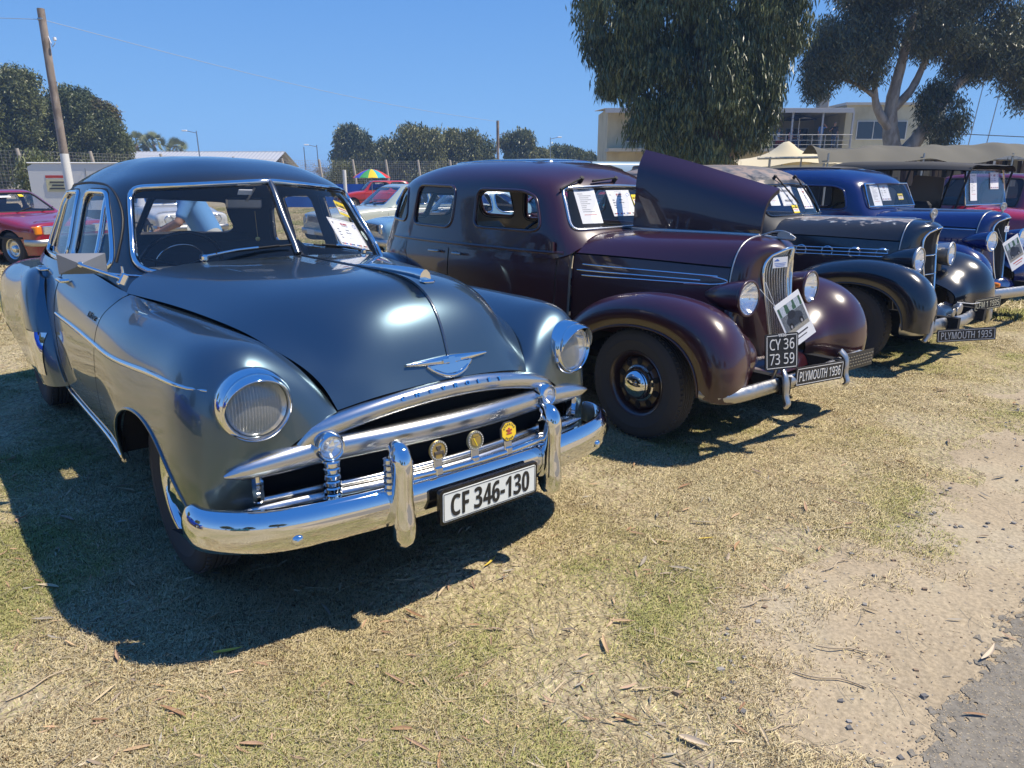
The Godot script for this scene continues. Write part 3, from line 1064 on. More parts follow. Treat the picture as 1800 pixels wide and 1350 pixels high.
	# --- rear wing
	var rf := [
		[-2.06,1.0,.82, -1.99,.97,.852, -1.91,.9,.873, -1.81,.75,.886, -1.72,.55,.882, -1.69,.41,.862],
		[-2.1,1.018,.815, -2.05,1.0,.885, -1.98,.92,.925, -1.88,.76,.945, -1.79,.56,.94, -1.76,.40,.92],
		[-2.3,1.033,.80, -2.28,1.018,.88, -2.25,.94,.945, -2.2,.78,.97, -2.15,.57,.965, -2.13,.40,.94],
		[-2.9,1.02,.70, -2.9,1.0,.85, -2.9,.93,.94, -2.9,.77,.972, -2.9,.56,.968, -2.9,.42,.945],
		[-3.4,.95,.55, -3.42,.935,.78, -3.44,.87,.865, -3.46,.74,.90, -3.46,.56,.895, -3.45,.42,.87],
		[-3.75,.84,.45, -3.78,.82,.63, -3.81,.77,.69, -3.84,.67,.71, -3.84,.53,.71, -3.82,.42,.69],
		[-3.86,.75,.3, -3.9,.7,.34, -3.93,.66,.37, -3.95,.6,.38, -3.95,.5,.38, -3.93,.42,.37]]
	rows = []
	for c in rf: rows.append(pts(c))
	var rw := gridg(skin(rows, 7, 8), P(-2.8, .6, .3))
	var ra := cut(rw, field(rw, func(p: Vector3) -> float: return (Vector2((p.z + 2.92) / .43, (p.y - .33) / .27).length() - 1) * .3))
	part(car, "rear_wing", ra[1], pm)
	part(car, "rear_wing", mir(ra[1]), pm)
	var gp := []
	for i in 5:
		var r := PackedVector3Array()
		for j in 5:
			var h := hit(rw, P(lerpf(-1.80, -2.05, j / 4.0), lerpf(.70, .46, i / 4.0), 3.0), P(0, 0, -1))
			if h.size(): r.append(h[0] + h[1] * .004)
		if r.size() == 5: gp.append(r)
	if gp.size() == 5:
		var gg := gridg(skin(gp, 3, 3), P(-2.5, .6, 0))
		part2(car, "stone_guard", gg, chrome)
	var welt := PackedVector3Array()
	for q in [[-2.07, 1.006, .84], [-2.0, .95, .885], [-1.92, .86, .915], [-1.84, .72, .935], [-1.78, .56, .935], [-1.75, .43, .92]]: welt.append(P(q[0] + .05, q[1], q[2]))
	var wl := laid(rw, spl(welt, 3), P(0, 0, -1))
	if wl[0].size() > 3: part2(car, "wing_beading", sweep(wl[0], wl[1], ring(6, .007)), pm)
	var fl := laid(rw, PackedVector3Array([P(-3.25, .70, .9)]), P(0, 0, -1))
	if fl[0].size():
		part(car, "fuel_flap", lathe(pv2([.0, .006, .085, .004, .092, 0, .092, -.01]), 28, facing(fl[0][0], fl[1][0])), pm)
	# --- front: headlights
	for s in [1.0, -1.0]:
		var x := facing(P(.672, .832, .722 * s), P(1, .02, .10 * s))
		var hb := part(car, "headlight", lathe(pv2([.121, -.075, .123, -.03, .120, -.004, .113, .012, .104, .018, .100, .014, .098, .004, .095, .0]), 44, x, 1.2), chrome)
		part(hb, "reflector", lathe(pv2([.0, -.075, .03, -.068, .06, -.046, .085, -.014, .096, .004]), 32, x), mats["reflector"])
		var lens := lathe(pv2([.0, .024, .03, .0225, .06, .017, .08, .010, .094, .002]), 36, x)
		part(hb, "lens", lens, mats["lens"])
		var ribs := G.new()
		for i in 19:
			var xx := -.0855 + .0095 * i
			var hh := sqrt(maxf(.088 * .088 - xx * xx, 0.0))
			var pp := PackedVector3Array()
			for j in 7:
				var yy := lerpf(-hh, hh, j / 6.0)
				pp.append(x * Vector3(xx, yy, .025 - .023 * pow(Vector2(xx, yy).length() / .094, 2)))
			ribs.join(tube(pp, .0013, 4))
		part(hb, "lens_rib", ribs, mats["lens_flute"])
		# the visor over the upper half of the rim
		var vp := PackedVector3Array(); var vn := PackedVector3Array()
		for i in 21:
			var a := PI * (.0 + 1.0 * i / 20.0)
			vp.append(x * Vector3(cos(a) * .106, sin(a) * .106, .012)); vn.append(x.basis * Vector3(cos(a), sin(a), 0))
		var vs := PackedFloat32Array()
		for i in 21: vs.append(.25 + .75 * sin(PI * i / 20.0))
		part(hb, "visor", sweep(vp, vn, pv2([.006, -.010, .006, .008, -.028, .005, -.050, -.006, -.048, -.012, -.028, -.003]), false, vs), chrome)
		# sidelight pod with its ribbed pillar
		var lx := facing(P(.738, .664, .507 * s), P(1, -.03, .06 * s))
		var pk := part(car, "sidelight", lathe(pv2([.05, -.09, .052, -.03, .05, .006, .044, .014, .039, .012, .037, .004]), 30, lx, 1.2), chrome)
		part(pk, "lens", lathe(pv2([0, .022, .02, .019, .033, .010, .038, .002]), 26, lx), mats["lens"])
		part(pk, "reflector", lathe(pv2([0, -.02, .02, -.015, .036, .004]), 22, lx), mats["reflector"])
		var pr := G.new()
		for i in 6:
			pr.join(lathe(pv2([.0, .012, .027 - .0005 * i, .011, .031, .006, .031, -.006, .027, -.011, 0, -.011]), 20, Transform3D(Basis(Vector3.RIGHT, PI / 2), P(.735, .607 - .0235 * i, .507 * s))))
		pr.join(box(Vector3(.06, .03, .07), at(P(.715, .468, .507 * s)), .01))
		part(car, "grille_pillar", pr, chrome)
	# --- grille
	var gf := func(l: float) -> float: return .772 - .26 * l * l
	var void_ := G.new()
	for i in 8:
		var l0 := lerpf(-.76, .76, i / 8.0); var l1 := lerpf(-.76, .76, (i + 1) / 8.0)
		var d0: float = gf.call(l0) - .10; var d1: float = gf.call(l1) - .10
		void_.quad(P(d0, .44, l0), P(d1, .44, l1), P(d1, .80, l1), P(d0, .80, l0), Vector3.BACK)
	part(car, "grille_opening", void_, mats["void"])
	var up := PackedVector3Array(); var un := PackedVector3Array(); var us := PackedFloat32Array()
	for i in 33:
		var t := i / 16.0 - 1.0
		var l := .595 * sin(t * PI / 2 * .94) / sin(PI / 2 * .94)
		var y := .792 - .075 * pow(absf(l) / .5, 2.0)
		if absf(t) > .75: y -= .085 * pow((absf(t) - .75) / .25, 1.6)
		up.append(P(gf.call(l) - .012, y, l)); un.append(P(1, .25, 0)); us.append(1.0 if absf(t) < .9 else 1.0 - 1.2 * (absf(t) - .9))
	part(car, "upper_grille_bar", sweep(up, un, pv2([-.036, -.04, -.034, .0, -.022, .014, .004, .019, .024, .012, .036, -.008, .037, -.04]), false, us), mats["brushed"])
	var word := "CHEVROLET"
	for i in 9:
		var l := lerpf(.232, -.212, i / 8.0)
		var fx := facing(P(gf.call(l) + .006, .806 - .075 * pow(absf(l) / .5, 2.0), l), P(1, .45, .5 * l))
		part(car, "grille_letter", text(word[i], .017, .004, fx, 1.25), mat("letter_blue", Color(.02, .16, .48), .3))
	var mb := PackedVector3Array(); var mn := PackedVector3Array(); var ms := PackedFloat32Array()
	for i in 37:
		var t := i / 18.0 - 1.0
		var l := .84 * t
		mb.append(P(gf.call(l) - .004 if absf(l) < .55 else lerpf(.689, .664, pow((absf(l) - .55) / .29, 1.5)), .658 - .04 * pow(absf(t), 2.4), l)); mn.append(P(1, .2, 0))
		ms.append(1.0 if absf(t) < .62 else maxf(.06, sqrt(maxf(0.0, 1 - pow((absf(t) - .62) / .382, 2)))))
	part(car, "middle_grille_bar", sweep(mb, mn, pv2([-.050, -.05, -.048, -.004, -.036, .012, .002, .021, .028, .012, .047, -.012, .048, -.05]), false, ms), mats["brushed"])
	var lb := G.new()
	for st in 2:
		var lp := PackedVector3Array(); var ln := PackedVector3Array(); var ls := PackedFloat32Array()
		for i in 33:
			var t := i / 16.0 - 1.0
			var l := (.815 - .07 * st) * t
			lp.append(P((gf.call(l) if absf(l) < .5 else lerpf(.707, .652, (absf(l) - .5) / .32)) + .004 - .030 * st, .488 + .024 * st - .01 * t * t, l)); ln.append(P(1, .55 if st == 0 else .9, 0))
			ls.append(1.0 if absf(t) < .78 or st == 1 else maxf(.1, sqrt(maxf(0.0, 1 - pow((absf(t) - .78) / .222, 2)))))
		lb.join(sweep(lp, ln, pv2([-.022, -.04, -.020, .0, -.006, .010, .010, .007, .020, -.002, .022, -.04]) if st == 0 else pv2([-.016, -.03, -.014, .0, .0, .003, .014, .0, .016, -.03]), false, ls))
	part(car, "lower_grille_bar", lb, mats["brushed"])
	for s in [1.0, -1.0]:
		part(car, "grille_end_post", box(Vector3(.035, .125, .05), Transform3D(Basis(Vector3.UP, -.35 * s), P(.662, .565, .735 * s)), .012), chrome)
	# valance between grille and bumper
	var va := []
	for y in 5:
		var r := PackedVector3Array()
		for i in 13:
			var t := i / 6.0 - 1.0
			var l := .83 * t
			var k := y / 4.0
			r.append(P(gf.call(l) - .03 + .11 * sin(k * PI * .5) - .03 * t * t * t * t, .485 - .085 * k * k, l))
		va.append(r)
	part(car, "front_valance", gridg(skin(va, 2, 3), P(-.2, .5, 0)), pm)
	va = []
	for y in 4:
		var r := PackedVector3Array()
		for i in 13:
			var t := i / 6.0 - 1.0
			r.append(P(.87 - .20 * pow(t, 4) - .13 * y, .405 - .03 * y, .915 * t))
		va.append(r)
	part(car, "gravel_pan", gridg(skin(va, 2, 2), P(.4, .9, 0)), mats["void"])
	# --- bumper
	var bpth := PackedVector3Array(); var bnr := PackedVector3Array(); var bsc := PackedFloat32Array()
	var bc := []
	for q in [[.57, .93], [.65, .925], [.737, .872], [.812, .765], [.866, .55], [.893, .30]]: bc.append(q)
	var bl := []
	for q in bc: bl.append_array([q[0], (.456 if q[0] < .7 else .460), q[1]])
	bl.append_array([.902, .465, 0])
	for i in range(5, -1, -1): bl.append_array([bc[i][0], (.456 if bc[i][0] < .7 else .460), -bc[i][1]])
	bpth = spl(pts(bl), 6)
	for i in bpth.size():
		var q: Vector3 = bpth[mini(i + 1, bpth.size() - 1)] - bpth[maxi(i - 1, 0)]
		bnr.append(Vector3.UP.cross(q).normalized() * (-1.0 if Vector3.UP.cross(q).z < 0 and absf(q.x) > .001 else 1.0))
	for i in bnr.size():
		if bnr[i].dot(bpth[i] - P(0, .43, 0)) < 0: bnr[i] = -bnr[i]
		var e := minf(i, bpth.size() - 1 - i) / 5.0
		bsc.append(1.0 if e > 1 else .86 + .14 * sqrt(maxf(0.0, 1 - (1 - e) * (1 - e))))
	part(car, "front_bumper", sweep(bpth, bnr, pv2([-.073, -.018, -.072, -.004, -.062, .014, -.034, .027, 0, .031, .034, .027, .062, .014, .072, -.004, .073, -.018]), false, bsc), chrome)
	var bolts := [.70, .26, -.26, -.70]
	for l in bolts:
		if absf(l) < .5: continue
		part(car, "bumper_bolt", lathe(pv2([0, .014, .010, .012, .017, .006, .019, 0]), 16, facing(P(.865, .435, l), P(1, 0, l * .5))), chrome)
	part(car, "bumper_iron", box(Vector3(.9, .06, .25), at(P(.66, .42, 0))), mats["black"])
	for s in [1.0, -1.0]:
		var gpth := PackedVector3Array(); var gn := PackedVector3Array(); var gs := PackedFloat32Array()
		for q in [[.880, .672, .62], [.912, .668, .85], [.934, .635, 1.0], [.938, .56, .94], [.938, .48, .96], [.945, .41, 1.06], [.938, .36, 1.02], [.915, .335, .8]]:
			gpth.append(P(q[0], q[1], .35 * s)); gs.append(q[2])
		var gd := spl(gpth, 4)
		var gs2 := PackedFloat32Array()
		for i in gd.size(): gs2.append(lerpf(gs[mini(i / 4, 7)], gs[mini(i / 4 + 1, 7)], (i % 4) / 4.0)); gn.append(Vector3.BACK if i > 3 else P(.6, 1, 0))
		part(car, "overrider", sweep(gd, gn, pv2([-.040, -.045, -.038, -.005, -.026, .022, -.010, .034, .010, .034, .026, .022, .038, -.005, .040, -.045]), false, gs2), chrome)
		var coil := G.new()
		for i in 6: coil.join(lathe(pv2([.014, .010, .024, .006, .024, -.006, .014, -.010]), 14, Transform3D(Basis(Vector3.RIGHT, PI / 2), P(.890, .63 - .022 * i, .372 * s))))
		part(car, "overrider_bolt", coil, chrome)
	# badge bar and three badges
	part(car, "badge_bar", tube(pts([.905, .556, .345, .922, .552, .15, .925, .551, 0, .922, .552, -.15, .905, .556, -.345]), .011, 8), chrome)
	var bx := [.196, .032, -.128]
	for i in 3:
		var x := facing(P(.918, .632, bx[i]), P(1, .12, 0))
		var bd := part(car, "badge_bracket", G.new().join(box(Vector3(.036, .05, .008), x * at(Vector3(0, -.052, -.006)), .002)).join(box(Vector3(.03, .03, .02), x * at(Vector3(0, -.075, -.004)), .004)), chrome)
		if i < 2:
			part(bd, "badge", lathe(pv2([0, .006, .0335, .006, .036, .004, .036, -.003, 0, -.003]), 32, x), mats["brass"] if i == 0 else mat("old_brass", Color(.33, .30, .16), .4, .6))
			part(bd, "badge_rim", lathe(pv2([.028, .007, .0285, .0085, .035, .0085, .036, .006]), 32, x), mat("rim_grey", Color(.23, .23, .2), .45, .5))
			var dots := G.new()
			for k in 22:
				var a := TAU * k / 22
				dots.join(box(Vector3(.0022, .0036, .001), x * Transform3D(Basis(Vector3.BACK, a - PI / 2), Vector3(cos(a) * .0318, sin(a) * .0318, .009))))
			part(bd, "badge_lettering", dots, mats["plate_paint"])
			var pic := G.new()
			if i == 0:
				for q in [[0, .012, .022, .012], [0, .003, .012, .010], [0, -.007, .040, .012], [-.017, -.015, .006, .014], [.017, -.015, .006, .014]]: pic.join(box(Vector3(q[2], q[3], .003), x * at(Vector3(q[0], q[1], .0075)), .001))
				part(bd, "badge_picture", pic, mat("badge_dark", Color(.07, .06, .05), .5))
			else:
				part(bd, "badge_picture", G.new().join(extrude(pv2([-.022, .012, .022, .012, .018, -.012, 0, -.022, -.018, -.012]), .003, x * at(Vector3(0, 0, .0072)))).join(box(Vector3(.026, .008, .003), x * at(Vector3(0, .019, .0075)))), mats["brass"])
				part(bd, "badge_ray", box(Vector3(.003, .034, .002), x * Transform3D(Basis(Vector3.BACK, .45), Vector3(-.004, -.004, .0096))), mats["yellow"])
		else:
			var oc := PackedVector2Array(); var oc2 := PackedVector2Array()
			for k in 8:
				var a := TAU * (k + .5) / 8
				oc.append(Vector2(cos(a), sin(a)) * .040); oc2.append(Vector2(cos(a), sin(a)) * .0365)
			part(bd, "badge", extrude(oc, .008, x), mat("badge_dark", Color(.07, .06, .05), .5))
			part(bd, "badge_face", extrude(oc2, .004, x * at(Vector3(0, 0, .0042))), mat("badge_yellow", Color(.80, .55, .03), .35))
			for wd in [["OVERBERG", 1], ["GROUP", -1]]:
				var s: String = wd[0]
				var tg := G.new()
				for k in s.length():
					var a: float = (PI / 2 - (k - (s.length() - 1) / 2.0) * .31) if wd[1] > 0 else (-PI / 2 + (k - (s.length() - 1) / 2.0) * .31)
					tg.join(text(s[k], .0075, .001, x * Transform3D(Basis(Vector3.BACK, a - PI / 2 * wd[1]), Vector3(cos(a) * .028, sin(a) * .028, .0068)), .9))
				part(bd, "badge_lettering", tg, mats["ink"])
			var cr := G.new()
			for q in [[0, .004, .016, .012], [-.012, .006, .005, .007], [.012, .006, .005, .007], [0, .013, .008, .005], [0, -.007, .026, .006]]: cr.join(box(Vector3(q[2], q[3], .002), x * at(Vector3(q[0], q[1], .0072)), .0008))
			part(bd, "badge_crest", cr, mat("crest_red", Color(.42, .07, .04), .5))
	# number plate
	var px := Transform3D(Basis(Vector3.UP, .0), P(.962, .436, -.004))
	var pl := part(car, "number_plate_holder", extrude(rrect(.462, .132, .012), .018, px), mats["black_gloss"])
	part(pl, "number_plate", extrude(rrect(.440, .110, .008), .004, px * at(Vector3(0, 0, .010))), mats["plate_white"])
	part(pl, "plate_border", G.new().join(both_frame(.432, .102, .0022, px * at(Vector3(0, 0, .0118)))), mats["plate_black"])
	var tx := text("CF 346-130", .080, .003, px * at(Vector3(0, 0, .0128)), 1.0, "Droid Sans", true, .372)
	part(pl, "plate_number", tx, mats["plate_black"])
	# --- wheels and underside
	for s in [1.0, -1.0]:
		wheel_at(car, 0, .735 * s, .345, .17, "chevy", mat("grey_wheel", Color(.07, .085, .10), .3, .3, .05))
		wheel_at(car, -2.92, .745 * s, .345, .17, "chevy", mat("grey_wheel", Color(.07, .085, .10), .3, .3, .05))
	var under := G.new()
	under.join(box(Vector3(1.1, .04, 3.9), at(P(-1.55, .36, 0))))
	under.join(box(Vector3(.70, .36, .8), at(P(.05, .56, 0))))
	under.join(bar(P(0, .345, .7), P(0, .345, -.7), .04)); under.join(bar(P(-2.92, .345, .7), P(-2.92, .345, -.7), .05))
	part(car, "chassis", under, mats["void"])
	# --- interior
	part(car, "floor", box(Vector3(1.4, .04, 2.6), at(P(-1.75, .55, 0))), mats["cloth_dark"])
	for q in [[-1.72, "front_seat"], [-2.62, "rear_seat"]]:
		var sg := box(Vector3(1.28, .16, .52), at(P(q[0] + .26, .72, 0)), .06)
		sg.join(box(Vector3(1.28, .48, .16), Transform3D(Basis(Vector3.RIGHT, -.18), P(q[0], .93, 0)), .06))
		part(car, q[1], sg, mat("seat_grey", Color(.06, .062, .07), .85))
	part(car, "parcel_shelf", box(Vector3(1.1, .03, .5), at(P(-2.95, 1.075, 0))), mats["cloth_dark"])
	part(car, "dashboard", box(Vector3(1.36, .20, .20), at(P(-.80, 1.03, 0)), .06), mat("dash_grey", Color(.05, .06, .07), .4))
	var sx := facing(P(-1.13, 1.10, .36), P(-.85, .52, 0))
	var st := lathe(pv2([.205, .012, .216, .0, .205, -.012, .194, .0, .205, .012]), 40, sx, 3.0)
	var swh := part(car, "steering_wheel", st, mats["black_gloss"])
	var sp := G.new()
	for a in [0.3, PI - .3, -PI / 2]: sp.join(bar(sx.origin, sx * Vector3(cos(a) * .2, sin(a) * .2, 0), .008))
	sp.join(bar(sx.origin, P(-.75, .88, .36), .02))
	part(swh, "spokes", sp, mats["black_gloss"])
	part(swh, "horn_ring", lathe(pv2([.12, .006, .126, 0, .12, -.006, .114, 0, .12, .006]), 30, sx * at(Vector3(0, 0, .02)), 3.0), chrome)
	part(car, "rear_view_mirror", G.new().join(box(Vector3(.19, .055, .02), Transform3D(Basis(Vector3.RIGHT, .2), P(-.99, 1.42, .06)), .008)).join(bar(P(-.93, 1.50, .02), P(-.98, 1.43, .05), .006)), mats["dull_chrome"])
	part(car, "windscreen_tag", G.new().join(box(Vector3(.07, .035, .006), Transform3D(Basis(Vector3.RIGHT, .75), P(-.80, 1.478, .125)), .003)), mats["paper"])
	part(car, "hanging_charm", G.new().join(bar(P(-.98, 1.38, .01), P(-.98, 1.25, .005), .0012, 4)).join(lathe(pv2([0, .002, .012, 0, 0, -.002]), 14, facing(P(-.98, 1.235, .005), P(1, 0, .5)))), mats["brass"])
	# --- wipers, mirror
	for s in [1.0, -1.0]:
		var w0 := P(-.60, 1.185, .42) if s > 0 else P(-.66, 1.175, -.44)
		var w1 := P(-.535, 1.222, .03) if s > 0 else P(-.555, 1.218, -.10)
		var n := P(.8, .6, 0)
		var wp2 := part(car, "wiper", G.new().join(tube(PackedVector3Array([w0 + n * .012, w0.lerp(w1, .35) + n * .035, w0.lerp(w1, .6) + n * .035]), .006, 6)).join(box(Vector3(.03, .03, .05), at(w0), .008)), chrome)
		part(wp2, "blade", G.new().join(bar(w0.lerp(w1, .12) + n * .022, w1 + n * .022, .005, 6)).join(bar(w0.lerp(w1, .35) + n * .03, w0.lerp(w1, .85) + n * .03, .004, 6)), mats["black"])
	var mm := Transform3D(Basis(Vector3.UP, -.35), P(-.76, 1.168, .885))
	var mir_ := part(car, "door_mirror", mirror_shell(mm), mat("mirror_case", Color(.30, .30, .30), .45, .6))
	part(mir_, "mirror_glass", extrude(rrect(.165, .076, .006), .004, mm * at(Vector3(0, 0, -.028))), chrome)
	part(mir_, "mirror_arm", G.new().join(bar(mm * Vector3(0, 0, .03), P(-.585, 1.115, .775), .007)).join(lathe(pv2([0, .014, .012, .010, .014, 0]), 12, mm * at(Vector3(0, 0, .022)))), chrome)
	part(mir_, "mirror_clamp", G.new().join(box(Vector3(.03, .055, .035), Transform3D(Basis(Vector3.BACK, -.5), P(-.59, 1.11, .77)), .006)).join(bar(P(-.60, 1.13, .765), P(-.60, 1.165, .765), .006)), chrome)
	# --- papers behind the glass
	var grp := "sheets behind car windscreens"
	var put := func(l: float, y: float) -> Array:
		var h := hit(gh, P(1.0, y, l), P(-1, 0, 0))
		var q: Vector3 = h[0] - h[1] * .022
		return [q.z, q.y, -q.x]
	var corners := func(c: Array) -> Array:
		var o := []
		for i in range(0, 8, 2): o.append_array(put.call(c[i], c[i + 1]))
		return o
	sheet("white landscape show entry sheet behind the grey saloon's windscreen, with sponsor strip", grp, car, corners.call([-.265, 1.375, -.50, 1.325, -.575, 1.185, -.335, 1.222]), 0, 3)
	sheet("yellow exhibitor sticker high in the grey saloon's windscreen corner", "yellow entry stickers", car, corners.call([-.39, 1.455, -.475, 1.43, -.522, 1.355, -.43, 1.378]), -1)
	sheet("pale green licence disc low in the grey saloon's windscreen corner", "", car, corners.call([-.545, 1.30, -.595, 1.285, -.605, 1.215, -.56, 1.225]), -2)

func mirror_shell(x: Transform3D) -> G:
	# pyramid-backed rectangular mirror case
	var g := G.new()
	var w := .092; var h := .044
	var f := [Vector3(-w, -h, -.026), Vector3(w, -h, -.026), Vector3(w, h, -.026), Vector3(-w, h, -.026)]
	var m := [Vector3(-w, -h, -.006), Vector3(w, -h, -.006), Vector3(w, h, -.006), Vector3(-w, h, -.006)]
	var b := [Vector3(-.012, -.008, .024), Vector3(.012, -.008, .024), Vector3(.012, .008, .024), Vector3(-.012, .008, .024)]
	for i in 4:
		var j := (i + 1) % 4
		var out: Vector3 = (f[i] + f[j]) / 2 + Vector3(0, 0, .026)
		g.quad(f[i], f[j], m[j], m[i], out)
		g.quad(m[i], m[j], b[j], b[i], out + Vector3(0, 0, .08))
	g.quad(b[0], b[1], b[2], b[3], Vector3.BACK)
	g.quad(f[0], f[1], f[2], f[3], Vector3.FORWARD)
	return xf(g, x)
# ---------------------------------------------------------------- thirties saloons
func sh(a: Array, d: float) -> PackedVector3Array:
	var p := pts(a)
	for i in p.size(): p[i].z += d
	return p

func fullrow(half: PackedVector3Array) -> PackedVector3Array:
	var full := PackedVector3Array()
	for i in range(half.size() - 1, 0, -1): full.append(half[i] * Vector3(-1, 1, 1))
	full.append_array(half)
	return full

func fender_grid(d: float, rev := false) -> G:
	# clamshell wing over a wheel, from the front tip over the crown to the running board
	var rows := [
		[.49,.39,.865, .45,.54,.868, .33,.662,.87, .12,.715,.87, -.1,.70,.87, -.32,.62,.87, -.5,.48,.865, -.64,.36,.855, -.80,.315,.84],
		[.585,.375,.862, .575,.55,.878, .455,.72,.885, .2,.805,.888, -.1,.785,.887, -.38,.685,.884, -.58,.51,.876, -.73,.375,.862, -.87,.325,.845],
		[.645,.37,.80, .645,.585,.815, .53,.775,.822, .235,.878,.83, -.1,.862,.83, -.41,.755,.826, -.63,.56,.818, -.79,.40,.81, -.93,.335,.80],
		[.655,.37,.71, .655,.60,.72, .545,.795,.725, .25,.90,.73, -.1,.885,.73, -.43,.775,.726, -.66,.58,.72, -.83,.41,.715, -.97,.335,.71],
		[.63,.38,.60, .63,.60,.60, .53,.77,.60, .24,.87,.60, -.1,.85,.60, -.43,.74,.61, -.67,.56,.615, -.84,.40,.62, -.98,.33,.62],
		[.56,.40,.50, .56,.59,.49, .46,.72,.48, .21,.80,.47, -.1,.78,.48, -.42,.68,.52, -.67,.52,.555, -.85,.39,.57, -.98,.32,.58],
		[.53,.42,.40, .54,.57,.385, .44,.665,.36, .2,.735,.34, -.1,.72,.36, -.42,.63,.42, -.67,.49,.50, -.85,.38,.54, -.98,.32,.56],
		[.48,.43,.30, .49,.53,.285, .41,.60,.27, .2,.66,.25, -.1,.66,.28, -.42,.58,.36, -.67,.46,.46, -.85,.37,.51, -.98,.31,.54]]
	var rr := []
	for r in rows:
		var p := pts(r)
		for i in p.size():
			if rev:
				p[i].z = -2.87 - p[i].z * .95
				if p[i].x > -.60: p[i].x = lerpf(p[i].x, -.60, .85)
			p[i].z += d
		rr.append(p)
	return gridg(skin(rr, 6, 5), P((-2.87 if rev else 0.0) + d, .25, .5))

func build_classic(c: Dictionary) -> Node3D:
	var car := thing("vintage_saloon", c.label, "car", "vintage cars parked side by side")
	car.transform = Transform3D(Basis.from_euler(Vector3(0, c.yaw, c.get("roll", 0.0))), c.at)
	var pm: Material = c.paint
	var fm: Material = c.get("fender", pm)
	var chrome: Material = mats["dull_chrome"]
	var sb: float = c.get("body", 0.0)
	var sf: float = c.get("wheels", 0.0)
	var sn: float = c.get("nose", 0.0)
	# --- bonnet, right half from the hinge down to the side mouldings, and the side panel under it
	var hs := [
		[-.76,1.197,0, -.765,1.188,.24, -.78,1.15,.43, -.80,1.06,.545],
		[-.40,1.203,0, -.40,1.193,.20, -.40,1.15,.36, -.40,1.055,.455],
		[-.05,1.208,0, -.05,1.195,.16, -.05,1.15,.285, -.05,1.045,.365],
		[.265,1.208,0, .265,1.193,.13, .265,1.145,.22, .265,1.035,.285]]
	var rows := []
	for r in hs: rows.append(sh(r, sb))
	var hood := gridg(skin(rows, 6, 8), P(-.3 + sb, .8, 0))
	var hr := part(car, "bonnet_half", hood, c.get("hood", pm))
	part(car, "bonnet_half_lining", offset(hood, .02), mats["void"])
	if c.get("raised", false):
		# the far half folded up about the centre hinge
		var x := at(P(0, 1.205, -.006)) * Transform3D(Basis(Vector3.BACK, PI / 2 - .02), Vector3()) * at(-P(0, 1.205, 0))
		var rz := xf(mir(hood), x)
		var up := part(car, "raised_bonnet_half", rz, pm, "bonnet half folded upright on its centre hinge")
		part(up, "inner_face", offset(rz, .012), mat("bonnet_inside", Color(.02, .012, .012), .6))
		# flanges round its free edges
		var D := skin(rows, 6, 8)
		var edge := PackedVector3Array()
		for i in D[0].size(): edge.append(D[-1][i] * Vector3(-1, 1, 1))
		var fl := G.new()
		for i in edge.size() - 1:
			var a := x * edge[i]; var b := x * edge[i + 1]
			fl.quad(a, b, x * (edge[i + 1] + (Vector3(0, 1.0, edge[0].z) - edge[i + 1]) * Vector3(1, 1, 0) * .09), x * (edge[i] + (Vector3(0, 1.0, edge[0].z) - edge[i]) * Vector3(1, 1, 0) * .09), Vector3.BACK)
		part(up, "front_flange", fl, mat("bonnet_inside", Color(.02, .012, .012), .6))
		part(car, "engine", G.new().join(box(Vector3(.42, .35, .85), at(P(-.25, .80, 0)), .05)).join(box(Vector3(.16, .16, .6), at(P(-.25, 1.02, -.02)), .03)), mat("engine_grey", Color(.05, .05, .05), .7))
	else:
		part(car, "bonnet_half", mir(hood), c.get("hood", pm))
	var hp := PackedVector3Array(); var hn := PackedVector3Array()
	for i in 9: hp.append(P(lerpf(-.76, .265, i / 8.0) + sb, lerpf(1.199, 1.210, i / 8.0), 0)); hn.append(Vector3.UP)
	part(car, "bonnet_hinge", sweep(hp, hn, pv2([-.012, -.01, -.010, .006, 0, .011, .010, .006, .012, -.01])), chrome)
	var ps := [
		[-.80,1.05,.547, -.80,.95,.56, -.80,.80,.565, -.80,.55,.57],
		[-.40,1.045,.458, -.40,.95,.475, -.40,.80,.485, -.40,.55,.49],
		[-.05,1.035,.368, -.05,.95,.388, -.05,.80,.40, -.05,.55,.41],
		[.265,1.025,.288, .265,.95,.305, .265,.80,.31, .265,.52,.31]]
	rows = []
	for r in ps: rows.append(sh(r, sb))
	var hside := gridg(skin(rows, 5, 6), P(-.3 + sb, .8, 0))
	part2(car, "bonnet_side", hside, c.get("side", pm))
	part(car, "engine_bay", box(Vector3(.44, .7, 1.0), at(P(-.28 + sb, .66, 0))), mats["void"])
	# --- radiator shell
	var k := sb + sn
	var ns := [
		[.275,1.208,0, .275,1.193,.13, .275,1.145,.222, .275,1.03,.288, .275,.85,.31, .275,.60,.305, .28,.42,.25],
		[.34,1.203,0, .345,1.188,.122, .35,1.14,.205, .345,1.03,.262, .345,.85,.275, .35,.60,.255, .37,.42,.20],
		[.42,1.185,0, .42,1.170,.105, .405,1.13,.165, .385,1.03,.20, .40,.85,.205, .425,.60,.18, .45,.42,.15],
		[.475,1.148,0, .462,1.140,.075, .435,1.11,.125, .402,1.03,.158, .425,.85,.155, .46,.60,.125, .49,.42,.105]]
	rows = []
	for i in 4:
		var p := pts(ns[i])
		for q in p.size(): p[q].z += sb + sn * i / 3.0
		rows.append(fullrow(p))
	var ng := gridg(skin(rows, 5, 5), P(.1, .8, 0))
	part(car, "radiator_shell", ng, c.get("shell", pm))
	var seam := fullrow(sh(ns[0], sb))
	var sd := spl(seam, 4); var sdn := PackedVector3Array()
	for q in sd: sdn.append((q - P(.27 + sb, .8, 0)).normalized())
	part(car, "bonnet_seam", sweep(sd, sdn, ring(6, .005)), chrome)
